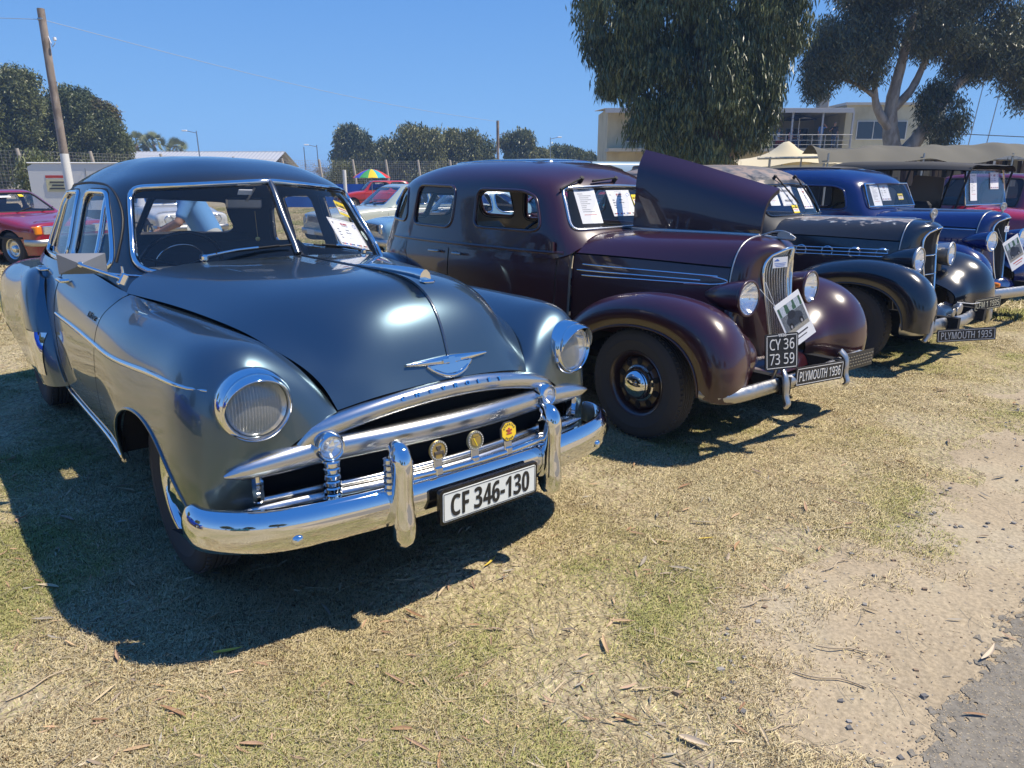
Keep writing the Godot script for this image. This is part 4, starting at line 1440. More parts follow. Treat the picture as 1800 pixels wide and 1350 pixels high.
	# grille: outline, slats, centre strip
	var out := spl(pts([.43 + k,1.108,.118, .41 + k,1.06,.152, .425 + k,.85,.145, .458 + k,.62,.112, .49 + k,.44,.07]), 6)
	var fr := G.new()
	var ol := PackedVector3Array()
	for i in range(out.size() - 1, -1, -1): ol.append(out[i])
	ol.append_array(spl(pts([.435 + k,1.112,.112, .478 + k,1.145,0, .435 + k,1.112,-.112]), 4))
	for q in out: ol.append(q * Vector3(-1, 1, 1))
	var oln := PackedVector3Array()
	for q in ol: oln.append(P(1, .1, 0))
	part(car, "grille_surround", sweep(ol, oln, ring(7, .011)), mats["chrome"])
	var vee: float = c.get("vee", .06)
	var back := G.new()
	for s in [1.0, -1.0]:
		for i in out.size() - 1:
			var a := out[i] * Vector3(s, 1, 1); var b := out[i + 1] * Vector3(s, 1, 1)
			back.quad(a - Vector3(0, 0, .03), b - Vector3(0, 0, .03), Vector3(0, b.y, b.z + vee - .03), Vector3(0, a.y, a.z + vee - .03), Vector3.BACK)
	part(car, "grille_backing", back, mats["void"])
	var nsl: int = c.get("slats", 11)
	for s in [1.0, -1.0]:
		for j in nsl:
			var t := (j + .5) / nsl
			var p := PackedVector3Array(); var n := PackedVector3Array()
			for i in out.size():
				if out[i].y < .46: continue
				var q := Vector3(out[i].x * s * (1 - t), out[i].y + (.03 * t if i < 6 else 0.0), out[i].z + vee * t - .002)
				p.append(q); n.append(P(1, .1, 0))
			part(car, "grille_slat", sweep(p, n, pv2([-.0042, -.02, -.003, .002, .003, .002, .0042, -.02])), c.get("slat_mat", mats["brushed"]))
	if c.get("centre", true):
		var cpth := PackedVector3Array(); var cn := PackedVector3Array()
		for q in out: cpth.append(Vector3(0, q.y + (.035 if q == out[0] else 0.0), q.z + vee + .004)); cn.append(P(1, .1, 0))
		part(car, "grille_centre_strip", sweep(cpth, cn, pv2([-.011, -.02, -.009, .004, 0, .010, .009, .004, .011, -.02])), mats["chrome"])
	for y in c.get("cross", []):
		var w := .0
		var z := .0
		for q in out:
			if absf(q.y - y) < .03: w = absf(q.x); z = q.z
		part(car, "grille_crossbar", tube(PackedVector3Array([Vector3(-w, y, z + .006), Vector3(0, y, z + vee + .010), Vector3(w, y, z + .006)]), .006, 6), mats["chrome"])
	# mascot: ring or ship on the nose
	var mp := P(.40 + k, 1.20, 0)
	var mg := G.new()
	if c.get("mascot", "ring") == "ship":
		var loop := PackedVector3Array()
		for i in 15:
			var t := i / 14.0
			loop.append(mp + Vector3(0, .004 + .052 * sin(PI * t) * (0.4 + .6 * t), lerpf(-.14, .10, t)))
		mg.join(tube(loop, .006, 6)); mg.join(box(Vector3(.02, .016, .24), at(mp + Vector3(0, 0, -.02)), .006))
		mg.join(extrude(pv2([-.05, 0, .05, 0, .045, .03, .01, .042, -.03, .03]), .016, Transform3D(Basis(Vector3.UP, PI / 2), mp + Vector3(0, .002, .035))))
	else:
		mg.join(lathe(pv2([.032, .006, .038, .009, .044, .006, .044, -.006, .038, -.009, .032, -.006, .032, .006]), 24, facing(mp + Vector3(0, .06, 0), P(1, 0, .3))))
		mg.join(lathe(pv2([0, .004, .033, .004]), 20, facing(mp + Vector3(0, .06, 0), P(1, 0, .3))))
		mg.join(bar(mp + Vector3(0, .02, 0), mp + Vector3(0, -.02, 0), .012)); mg.join(box(Vector3(.07, .014, .012), at(mp + Vector3(0, .06, .01)), .003))
	part(car, "bonnet_mascot", mg, chrome)
	# --- upper body
	var gc := [
		[-.70,1.155,0, -.72,1.14,.30, -.765,1.095,.50, -.82,1.04,.60, -1.3,1.02,.69, -1.9,1.01,.715, -2.6,1.01,.695, -3.1,1.01,.605, -3.42,1.01,.40, -3.54,1.01,0],
		[-.765,1.205,0, -.785,1.20,.30, -.825,1.19,.50, -.885,1.18,.60, -1.3,1.175,.66, -1.9,1.17,.682, -2.6,1.165,.662, -3.08,1.16,.57, -3.36,1.16,.38, -3.47,1.16,0],
		[-.85,1.345,0, -.87,1.34,.29, -.905,1.335,.48, -.965,1.33,.575, -1.32,1.33,.63, -1.9,1.33,.65, -2.6,1.33,.635, -3.02,1.33,.54, -3.26,1.33,.36, -3.35,1.33,0],
		[-.945,1.505,0, -.965,1.502,.28, -1.005,1.495,.45, -1.065,1.49,.535, -1.35,1.515,.59, -1.9,1.525,.60, -2.5,1.52,.595, -2.91,1.50,.51, -3.13,1.485,.33, -3.21,1.48,0],
		[-1.03,1.578,0, -1.05,1.575,.26, -1.1,1.568,.40, -1.17,1.575,.46, -1.42,1.603,.50, -1.9,1.617,.51, -2.45,1.612,.50, -2.77,1.594,.42, -2.95,1.582,.28, -3.02,1.577,0],
		[-1.2,1.642,0, -1.22,1.642,.2, -1.27,1.642,.29, -1.34,1.648,.33, -1.52,1.662,.35, -1.9,1.672,.36, -2.3,1.668,.35, -2.55,1.656,.29, -2.69,1.649,.18, -2.75,1.645,0],
		[-1.5,1.681,0, -1.52,1.681,.1, -1.56,1.681,.14, -1.6,1.682,.16, -1.7,1.684,.165, -1.9,1.686,.17, -2.1,1.686,.17, -2.2,1.684,.14, -2.28,1.682,.08, -2.31,1.681,0],
		[-1.72,1.689,0, -1.73,1.689,.015, -1.74,1.689,.02, -1.76,1.689,.022, -1.8,1.689,.024, -1.87,1.689,.024, -1.93,1.689,.022, -1.96,1.688,.02, -1.98,1.688,.015, -1.99,1.688,0]]
	rows = []
	for r in gc: rows.append(fullrow(sh(r, sb)))
	var gh := gridg(skin(rows, 7, 7), P(-1.9 + sb, 1.0, 0), true)
	var cuts := {
		"windscreen": func(p: Vector3) -> float:
			if p.z < -1.18 + sb: return 1.0
			return sd_poly(Vector2(absf(p.x), p.y), pv2([-.2, 1.245, .495, 1.235, .455, 1.455, -.2, 1.475]), .03),
		"front_door_window": func(p: Vector3) -> float:
			if absf(p.x) < .38: return 1.0
			return sd_poly(Vector2(p.z - sb, p.y), pv2([-1.74, 1.225, -1.075, 1.225, -1.15, 1.395, -1.26, 1.43, -1.74, 1.437]), .035),
		"rear_door_window": func(p: Vector3) -> float:
			if absf(p.x) < .38: return 1.0
			return sd_poly(Vector2(p.z - sb, p.y), pv2([-2.60, 1.215, -2.085, 1.21, -2.075, 1.45, -2.56, 1.46]), .04),
		"quarter_window": func(p: Vector3) -> float:
			if absf(p.x) < .3: return 1.0
			return sd_poly(Vector2(p.z - sb, p.y), pv2([-3.10, 1.245, -2.82, 1.235, -2.84, 1.43, -2.98, 1.43, -3.09, 1.36]), .045),
		"back_window": func(p: Vector3) -> float:
			if p.z > -2.9 + sb: return 1.0
			return sd_poly(Vector2(absf(p.x), p.y), pv2([-.2, 1.24, .24, 1.24, .22, 1.40, -.2, 1.41]), .03)}
	var rest := gh
	var seals := []
	for q in cuts:
		var r := cut(rest, field(rest, cuts[q]))
		rest = r[1]
		var glass := offset(r[0], .014)
		if q in ["windscreen", "back_window"]:
			if not (q == "windscreen" and c.get("open_screen", false)): part(car, q, glass, mats["glass"])
		elif not q in c.get("open", []):
			var gr := G.new(); var gl := G.new()
			var fl := PackedFloat32Array()
			for i in glass.v.size(): fl.append(glass.v[i].x)
			var sp := cut(glass, fl)
			part(car, q, sp[0], mats["glass"]); part(car, q, sp[1], mats["glass"])
		seals.append([q, r[2]])
	var bfun := func(p: Vector3) -> float:
		return minf(absf(p.z - sb + 2.02 - .08 * (p.y - 1.17)) , 9.0) - .004
	var dcut := cut(rest, field(rest, func(p: Vector3) -> float: return (absf(p.z - sb + 2.025) if absf(p.x) > .3 and p.y < 1.545 else 1.0) - .004))
	var dcut2 := cut(dcut[1], field(dcut[1], func(p: Vector3) -> float: return (absf(p.z - sb + .905 - .3 * maxf(0, p.y - 1.17)) if absf(p.x) > .3 and p.y < 1.2 else 1.0) - .004))
	part(car, "cabin", dcut2[1], c.get("cabin", pm))
	part(car, "headlining", offset(dcut2[1], .035), mats["headlining"])
	for q in seals:
		for ch in chains(q[1]):
			if ch[0].size() < 8: continue
			var rs := resample(ch[0], ch[1], .022, true, 3)
			var front: bool = q[0] == "windscreen"
			part(car, q[0] + "_frame", sweep(rs[0], rs[1], pv2([-.014, -.012, -.012, .006, 0, .011, .009, .006, .012, -.012]), true), (c.get("screen_frame", pm) if front else c.get("cabin", pm)))
			part(car, q[0] + "_seal", sweep(rs[0], rs[1], pv2([.011, -.04, .011, -.002, .017, -.006, .017, -.04]), true), mats["rubber"])
	if c.get("insert", null) != null:
		var ti := cut(gh, field(gh, func(p: Vector3) -> float: return sd_poly(Vector2(absf(p.x), p.z - sb), pv2([-.3, -1.36, .26, -1.46, .30, -2.3, .2, -2.55, -.3, -2.6]), .04)))
		part(car, "roof_insert", offset(ti[0], -.012), c.insert)
		for ch in chains(ti[2]):
			if ch[0].size() > 20:
				var rs := resample(ch[0], ch[1], .04, true, 3)
				part(car, "insert_moulding", sweep(rs[0], rs[1], ring(6, .011), true), c.get("insert_trim", mats["chrome"]))
	# --- lower body
	var lc := [
		[-.80,1.045,.575, -.80,.95,.59, -.80,.80,.60, -.80,.55,.61, -.80,.34,.61],
		[-1.3,1.03,.692, -1.3,.93,.705, -1.3,.78,.71, -1.3,.55,.71, -1.3,.34,.69],
		[-1.9,1.02,.718, -1.9,.92,.73, -1.9,.77,.735, -1.9,.55,.735, -1.9,.34,.71],
		[-2.6,1.02,.698, -2.6,.92,.715, -2.6,.77,.72, -2.6,.55,.72, -2.6,.36,.70],
		[-3.1,1.02,.608, -3.12,.92,.63, -3.14,.77,.64, -3.16,.58,.64, -3.16,.42,.63],
		[-3.42,1.02,.40, -3.46,.92,.41, -3.52,.77,.42, -3.58,.60,.42, -3.62,.46,.42],
		[-3.54,1.02,0, -3.6,.92,0, -3.68,.77,0, -3.76,.62,0, -3.8,.48,0]]
	rows = []
	for r in lc: rows.append(sh(r, sb))
	var low := gridg(skin(rows, 6, 7), P(-2 + sb, .7, 0))
	var d1 := panel(low, func(p: Vector3) -> float: return sd_poly(Vector2(p.z - sb, p.y), pv2([-.915, 1.4, -2.0, 1.4, -2.03, .40, -.93, .40]), .02), .008)
	var d2 := panel(d1[1], func(p: Vector3) -> float: return sd_poly(Vector2(p.z - sb, p.y), pv2([-2.05, 1.4, -2.68, 1.4, -2.68, .95, -2.42, .40, -2.075, .40]), .02), .008)
	part2(car, "front_door", d1[0], c.get("cabin", pm)); part2(car, "rear_door", d2[0], c.get("cabin", pm)); part2(car, "body_side", d2[1], c.get("cabin", pm))
	part2(car, "side_lining", offset(low, .03), mats["headlining"])
	for s in [1.0, -1.0]:
		var bl := PackedVector3Array()
		for i in 20: bl.append(P(lerpf(-.84, -3.0, i / 19.0) + sb, 1.055, .6 * s))
		var ld := laid(gh, bl, P(0, 0, -s))
		part(car, "waist_moulding", sweep(ld[0], ld[1], pv2([-.014, -.004, -.008, .008, .008, .008, .014, -.004])), c.get("cabin", pm))
		for f in [-1.93, -2.15]:
			var h := laid(low, PackedVector3Array([P(f + sb, .985, .75)]), P(0, 0, -1))
			var q: Vector3 = h[0][0] * Vector3(s, 1, 1)
			var hq := PackedVector3Array()
			for z in [[.0, .0], [.0, .04], [-.02, .046], [-.11, .04]] if f > -2 else [[.0, .0], [.0, .04], [.02, .046], [.11, .04]]: hq.append(q + P(z[0] * -1.0 if f > -2 else -z[0], 0, z[1] * s))
			part(car, "door_handle", tube(spl(hq, 3), .010, 7), chrome)
		for y in [1.10, .62]:
			part(car, "door_hinge", G.new().join(bar(P(-.895 + sb, y + .03, (.66 if y > 1 else .635) * s), P(-.895 + sb, y - .03, (.66 if y > 1 else .635) * s), .014)), pm)
	# --- side mouldings on the bonnet
	for s in [1.0, -1.0]:
		var lines: Array = c.get("moulds", [])
		for m in lines:
			var a := PackedVector3Array()
			for i in 12: a.append(P(lerpf(m[0], m[1], i / 11.0) + sb, lerpf(m[2], m[3], i / 11.0), .5))
			var ld := laid(hside, a, P(0, 0, -1))
			if ld[0].size() > 2:
				var g := sweep(ld[0], ld[1], pv2([-.007, -.003, -.004, .007, .004, .007, .007, -.003]))
				part(car, "side_strip", g if s > 0 else mir(g), mats["chrome"])
		for f in c.get("ports", []):
			var h := laid(hside, PackedVector3Array([P(f + sb, .92, .5)]), P(0, 0, -1))
			if h[0].size():
				var g := lathe(pv2([.042, .002, .046, .007, .050, .002]), 24, facing(h[0][0], h[1][0]))
				part(car, "porthole_ring", g if s > 0 else mir(g), mats["chrome"])
		if c.get("louvres", 0) > 0:
			for i in c.louvres:
				var h := laid(hside, PackedVector3Array([P(lerpf(-.62, .12, i / (c.louvres - 1.0)) + sb, .86, .5)]), P(0, 0, -1))
				if h[0].size():
					var g := box(Vector3(.012, .13, .018), facing(h[0][0], h[1][0]), .004)
					part(car, "louvre", g if s > 0 else mir(g), pm)
		if c.get("teardrop", false):
			var a := PackedVector3Array()
			for i in 17:
				var t := i / 16.0
				a.append(P(.03 + .25 * sin(PI * t) * 1.0 + sb, .985 - .075 * t, .5) if false else P(lerpf(.0, .262, sin(PI * t)) + sb, .948 + .030 * cos(PI * t), .5))
			var ld := laid(hside, a, P(0, 0, -1))
			var g := sweep(ld[0], ld[1], ring(6, .006))
			part(car, "teardrop_strip", g if s > 0 else mir(g), mats["chrome"])
	# --- wings, running boards, wheels
	var fg := fender_grid(sf)
	var rg := fender_grid(sf, true)
	part2(car, "front_wing", fg, fm); part2(car, "wing_lining", offset(fg, .018), mats["void"])
	part2(car, "rear_wing", rg, fm)
	for s in [1.0, -1.0]:
		var lp := PackedVector3Array(); var ln := PackedVector3Array()
		for q in spl(pts([.49,.385,.866, .45,.54,.869, .33,.662,.871, .12,.715,.871, -.1,.70,.871, -.32,.62,.871, -.5,.48,.866, -.64,.36,.856, -.80,.315,.841]), 5):
			lp.append(Vector3(q.x * s, q.y, q.z + sf)); ln.append(Vector3(-s, 0, 0))
		part(car, "wing_bead", sweep(lp, ln, ring(6, .008)), fm)
		part(car, "running_board", box(Vector3(.27, .05, 1.15), at(P(-1.44 + sf, .315, .70 * s)), .015), mats["rubber"])
		wheel_at(car, sf, .735 * s, .345, .165, c.get("wheel", "artillery"), c.get("rim", pm))
		wheel_at(car, -2.87 + sf, .735 * s, .345, .165, c.get("wheel", "artillery"), c.get("rim", pm))
	# apron under the nose, front axle, springs
	var ap := []
	for r in [[.47,.50,0, .46,.50,.12, .43,.49,.25, .44,.46,.36], [.53,.46,0, .53,.455,.12, .50,.44,.26, .50,.42,.38], [.56,.40,0, .56,.40,.12, .53,.39,.26, .52,.38,.38]]: ap.append(fullrow(sh(r, sf + sn * .5)))
	part(car, "front_apron", gridg(skin(ap, 4, 4), P(.2, .5, 0)), fm)
	var ch := G.new()
	ch.join(box(Vector3(.9, .05, 2.9), at(P(-1.5 + sf, .36, 0)))); ch.join(bar(P(sf, .33, .68), P(sf, .33, -.68), .035)); ch.join(bar(P(sf - 2.87, .34, .68), P(sf - 2.87, .34, -.68), .05))
	for s in [1.0, -1.0]: ch.join(box(Vector3(.06, .10, 1.1), at(P(.18 + sf, .40, .33 * s))))
	part(car, "chassis", ch, mats["void"])
	# --- headlamps
	var hl: Array = c.get("lamp", [.442, .875, .361])
	for s in [1.0, -1.0]:
		var x := facing(P(hl[0], hl[1], hl[2] * s), P(1, .03, .04 * s))
		var hm: Material = c.get("lamp_mat", pm) if s > 0 else c.get("lamp_far", c.get("lamp_mat", pm))
		var pod := part(car, "headlamp", lathe(pv2([.0, -.30, .02, -.292, .045, -.25, .072, -.18, .092, -.10, .102, -.03, .103, 0]), 30, x), hm)
		part(pod, "rim", lathe(pv2([.103, -.012, .109, -.004, .108, .008, .101, .013, .094, .009]), 34, x, 1.2), c.get("lamp_rim", hm))
		part(pod, "reflector", lathe(pv2([0, -.06, .04, -.05, .075, -.025, .096, .004]), 26, x), mats["reflector"])
		part(pod, "lens", lathe(pv2([0, .022, .04, .019, .075, .011, .097, .004]), 30, x), mats["lens"])
		var ribs := G.new()
		for i in 6:
			var yy := -.075 + .028 * i
			var w := sqrt(maxf(0, .09 * .09 - yy * yy))
			var p := PackedVector3Array()
			for j in 7:
				var xx := lerpf(-w, w, j / 6.0)
				p.append(x * Vector3(xx, yy + .006 * cos(xx * 30), .024 - .02 * pow(Vector2(xx, yy).length() / .097, 2)))
			ribs.join(tube(p, .0018, 4))
		part(pod, "lens_rib", ribs, mats["lens_flute"])
		part(car, "lamp_bracket", tube(PackedVector3Array([P(hl[0] - .10, hl[1] - .06, hl[2] * s), P(hl[0] - .09, hl[1] - .2, (hl[2] + .04) * s), P(hl[0] - .08, hl[1] - .30, (hl[2] + .06) * s)]), .04, 8, false, PackedFloat32Array([1.1, .8, 1.2])), pm)
	# --- inside
	var seat: Material = c.get("seat", mats["cloth_tan"])
	part(car, "floor", box(Vector3(1.2, .04, 2.4), at(P(-2.0 + sb, .48, 0))), mats["cloth_dark"])
	for q in [[-1.85, "front_seat", 1.16], [-2.86, "rear_seat", 1.14]]:
		var sg := box(Vector3(1.18, .16, .5), at(P(q[0] + .25 + sb, .72, 0)), .06)
		sg.join(box(Vector3(1.18, .50, .17), Transform3D(Basis(Vector3.RIGHT, -.18), P(q[0] + sb, .90, 0)), .08))
		part(car, q[1], sg, seat)
	part(car, "dashboard", box(Vector3(1.08, .16, .10), at(P(-.93 + sb, 1.10, 0)), .03), mats["black"])
	var sx := facing(P(-1.40 + sb, 1.12, .33), P(-.85, .75, 0))
	var sw := part(car, "steering_wheel", lathe(pv2([.20, .012, .211, 0, .20, -.012, .189, 0, .20, .012]), 32, sx, 3.0), mats["black_gloss"])
	var spk := bar(sx.origin, P(-.9 + sb, .70, .33), .018)
	for a in [.4, PI - .4, -PI / 2]: spk.join(bar(sx.origin, sx * Vector3(cos(a) * .2, sin(a) * .2, 0), .007))
	part(sw, "spokes", spk, mats["black_gloss"])
	# --- wipers hung from above the windscreen
	if c.get("wipers", true):
		for q in c.get("wiper_at", [[.30, .50, 1.53, 1.46], [-.02, .22, 1.53, 1.515]]):
			var a := hit(gh, P(1.5, q[2], q[0]), P(-1, 0, 0)); var b := hit(gh, P(1.5, q[3], q[1]), P(-1, 0, 0))
			if a.size() and b.size():
				var w := part(car, "wiper", G.new().join(bar(a[0] + a[1] * .03, b[0] + b[1] * .025, .007, 6)).join(bar(a[0], a[0] + a[1] * .035, .016, 8)), mats["black"])
				part(w, "blade", bar((a[0] + a[1] * .03).lerp(b[0] + b[1] * .02, .3), b[0] + b[1] * .015, .006, 6), mats["rubber"])
	car.set_meta("x", 0)
	car.remove_meta("x")
	shells[car] = gh
	return car

var shells := {}

func glass_corners(car: Node3D, c: Array, off := .022) -> Array:
	var gh: G = shells[car]
	var o := []
	for i in range(0, 8, 2):
		var h := hit(gh, P(1.5, c[i + 1], c[i]), P(-1, 0, 0))
		if h.is_empty(): h = [P(-.9, c[i + 1], c[i]), P(1, .5, 0)]
		var q: Vector3 = h[0] + h[1] * off
		o.append_array([q.z, q.y, -q.x])
	return o

func plate(parent: Node3D, called: String, x: Transform3D, w: float, h: float, lines: Array, th: float, back: Material, inkm: Material, border := true) -> MeshInstance3D:
	var o := part(parent, called, extrude(rrect(w, h, .008), .008, x), back)
	if border: part(o, "plate_border", both_frame(w - .02, h - .02, .004, x * at(Vector3(0, 0, .0042))), inkm)
	for i in lines.size():
		part(o, "plate_number", text(lines[i], th, .003, x * at(Vector3(0, ((lines.size() - 1) / 2.0 - i) * (th + .022), .0055)), 1.0, "Droid Sans", false, w * (.86 if lines.size() == 1 else .74)), inkm)
	return o

func bumper_bar(car: Node3D, ends: Array, y: float, h: float, m: Material, kink := 0.0) -> void:
	var p := spl(pts([ends[0] - .10,y,ends[2] + .02, ends[0],y,ends[2], (ends[0] + ends[1]) / 2 + .02,y,ends[2] * .6, ends[1],y - kink,0, (ends[0] + ends[1]) / 2 + .02,y,-ends[2] * .6, ends[0],y,-ends[2], ends[0] - .10,y,-ends[2] - .02]), 6)
	var n := PackedVector3Array()
	for i in p.size():
		var t := p[mini(i + 1, p.size() - 1)] - p[maxi(i - 1, 0)]
		var q := Vector3.UP.cross(t).normalized()
		n.append(q if q.dot(p[i] - P(0, y, 0)) > 0 else -q)
	part(car, "front_bumper", sweep(p, n, pv2([-h, -.012, -h * .95, .004, -h * .5, .020, 0, .024, h * .5, .020, h * .95, .004, h, -.012])), m)

func s_guard(car: Node3D, f: float, l: float, y0: float, y1: float, m: Material) -> void:
	var p := spl(pts([f - .02,y1,l - .02 * signf(l), f + .015,lerpf(y1, y0, .2),l, f + .025,lerpf(y1, y0, .5),l, f + .03,lerpf(y1, y0, .72),l, f + .045,lerpf(y1, y0, .9),l, f + .03,y0,l]), 4)
	var n := PackedVector3Array()
	for q in p: n.append(Vector3.BACK)
	part(car, "overrider", sweep(p, n, pv2([-.024, -.012, -.020, .006, 0, .012, .020, .006, .024, -.012])), m)

func build_maroon() -> void:
	var mp := mat("maroon_paint", Color(.036, .0062, .0105), .3, 0.0, .02)
	var car := build_classic({"label": "dark maroon thirties saloon with half its bonnet folded upright, beside the grey saloon", "at": Vector3(1.361, 0, -4.673), "yaw": .706,
		"paint": mp, "raised": true, "open": ["front_door_window"], "mascot": "ship", "screen_frame": mats["brushed"], "teardrop": true, "slats": 9,
		"moulds": [[-.72, .20, .985, .975], [-.76, .10, .945, .945], [-.72, .16, .912, .925]], "insert": mp, "insert_trim": mats["chrome"], "rim": mat("maroon_rim", Color(.03, .012, .013), .35, 0.0, .2)})
	bumper_bar(car, [.60, .705, .83], .405, .042, mats["dull_chrome"])
	for s in [1.0, -1.0]: s_guard(car, .715, .364 * s, .285, .50, mats["dull_chrome"])
	part(car, "bumper_bolt", lathe(pv2([0, .012, .014, .008, .018, 0]), 14, facing(P(.665, .40, .66), P(1, 0, .2))), mats["dull_chrome"])
	plate(car, "front_number_plate", Transform3D(Basis(Vector3.UP, -.5) * Basis(Vector3.BACK, .05) * Basis(Vector3.RIGHT, -.1), P(.69, .607, .375)), .205, .205, ["CY 36", "73 59"], .062, mats["plate_black"], mats["plate_paint"])
	lettered(car, "1936", .016, Transform3D(Basis(Vector3.UP, -.5) * Basis(Vector3.BACK, .05) * Basis(Vector3.RIGHT, -.1), P(.69, .607, .375)) * at(Vector3(0, .093, .007)), mats["plate_paint"], .05, "plate_year")
	part(car, "plate_stay", G.new().join(bar(P(.67, .5, .37), P(.64, .40, .37), .01)).join(bar(P(.66, .55, .30), P(.62, .40, .20), .008)), mats["steel"])
	plate(car, "show_plate", Transform3D(Basis(Vector3.UP, -.22), P(.755, .43, .02)), .41, .115, ["PLYMOUTH 1936"], .058, mats["plate_black"], mats["plate_paint"])
	var mpx := Transform3D(Basis(Vector3.BACK, -.04), P(.70, .40, -.60))
	var mshp := part(car, "lattice_plate", G.new().join(both_frame(.46, .10, .014, mpx)).join(box(Vector3(.45, .09, .004), mpx)), mats["plate_black"])
	var bits := G.new()
	for i in 11: for j in 4: bits.join(box(Vector3(.024, .006, .004), mpx * at(Vector3(-.19 + .038 * i + .01 * (j % 2), -.032 + .021 * j, .005))))
	part(mshp, "lattice_pattern", bits, mats["steel"])
	# papers, sticker, card on the grille, picture board on its string
	var grp := "sheets behind car windscreens"
	sheet("tall white history sheet at the steering side of the maroon saloon's windscreen", grp, car, glass_corners(car, [.46, 1.475, .285, 1.475, .165, 1.265, .345, 1.265], -.01), 1, 5)
	sheet("white show entry sheet in the middle of the maroon saloon's windscreen", grp, car, glass_corners(car, [.155, 1.46, -.10, 1.46, -.19, 1.30, .06, 1.30], -.01), 0, 6)
	sheet("yellow exhibitor sticker behind the maroon saloon's windscreen beside the raised bonnet", "yellow entry stickers", car, glass_corners(car, [-.14, 1.435, -.26, 1.435, -.29, 1.36, -.17, 1.36], -.01), -1)
	card("white name card tucked into the maroon saloon's grille slats", car, Transform3D(Basis(Vector3.UP, -.38) * Basis(Vector3.BACK, .05), P(.462, 1.065, .078)), .105, .062)
	board("diamond-hung picture board tied to the maroon saloon's grille", car, P(.60, .74, .09), .30, .20, 1)

func card(label: String, car: Node3D, x: Transform3D, w: float, h: float) -> void:
	var o := thing("grille_card", label, "card", "name cards on grilles")
	o.transform = car.transform * x
	part(o, "card", box(Vector3(w, h, .002)), mats["paper"])
	var g := G.new()
	for i in 3: g.join(box(Vector3(w * (.8 - .1 * i), h * .05, .0006), at(Vector3(0, -h * .08 - i * h * .14, .0014))))
	part(o, "print", g, mats["blue_ink"])
	part(o, "car_logo", extrude(pv2([-.018, 0, -.016, .006, -.006, .007, -.002, .012, .008, .012, .012, .006, .018, .004, .018, 0]), .001, Transform3D(Basis.from_scale(Vector3(w / .11, h / .06, 1)), Vector3(-w * .24, h * .14, .0014))), mats["blue_ink"])

func board(label: String, car: Node3D, p: Vector3, h: float, w: float, seedn: int) -> void:
	# a laminated picture hung cornerwise on a string
	var o := thing("picture_board", label, "picture", "picture boards hung on car noses")
	o.transform = car.transform * Transform3D(Basis(Vector3.UP, -.35) * Basis(Vector3.RIGHT, -.12) * Basis(Vector3.BACK, .50), p)
	part(o, "board", box(Vector3(w, h, .004)), mats["paper"])
	var im := Image.create(96, 64, false, Image.FORMAT_RGB8)
	var r := Rnd.new(seedn)
	for y in 64:
		for x in 96:
			var v := .75 - .3 * float(y > 20) + r.r(-.12, .12)
			var c := Color(v * .9, v * .95, v)
			if y < 20 and sin(x * .21 + seedn) + sin(x * .5) * .4 > .2 - y * .02 + .3: c = Color(.25, .38, .30) * r.r(.7, 1.2)
			var d := Vector2((x - 48) / 34.0, (y - 38) / 14.0)
			if d.length() < 1.0: c = Color(.18, .20, .24) * r.r(.8, 1.3)
			if Vector2((x - 42) / 16.0, (y - 26) / 9.0).length() < 1: c = Color(.12, .13, .16) * r.r(.8, 1.5)
			for wx in [26, 70]: if Vector2(x - wx, y - 50).length() < 9: c = Color(.06, .06, .07) if Vector2(x - wx, y - 50).length() > 4 else Color(.6, .6, .62)
			if y > 54: c = Color(.62, .60, .55) * r.r(.85, 1.1)
			im.set_pixel(x, y, c)
	var m := StandardMaterial3D.new()
	m.albedo_texture = ImageTexture.create_from_image(im)
	m.roughness = .4
	var g := G.new()
	g.quad(Vector3(-w * .44, -h * .22, .0032), Vector3(w * .44, -h * .22, .0032), Vector3(w * .44, h * .40, .0032), Vector3(-w * .44, h * .40, .0032), Vector3.BACK)
	g.u[0] = Vector2(0, 1); g.u[1] = Vector2(1, 1); g.u[2] = Vector2(1, 0); g.u[3] = Vector2(0, 0)
	part(o, "photo_print", g, m)
	part(o, "caption", G.new().join(box(Vector3(w * .6, h * .03, .0006), at(Vector3(0, -h * .30, .003)))).join(box(Vector3(w * .4, h * .02, .0006), at(Vector3(0, -h * .38, .003)))), mats["red_ink"] if seedn > 1 else mats["ink"])
	part(o, "string", G.new().join(bar(Vector3(-w * .45, h * .48, .003), Vector3(-w * .6, h * .95, -.02), .0015, 4)).join(bar(Vector3(-w * .45, h * .48, .003), Vector3(-w * .3, h * .98, -.03), .0015, 4)), mats["paper"])

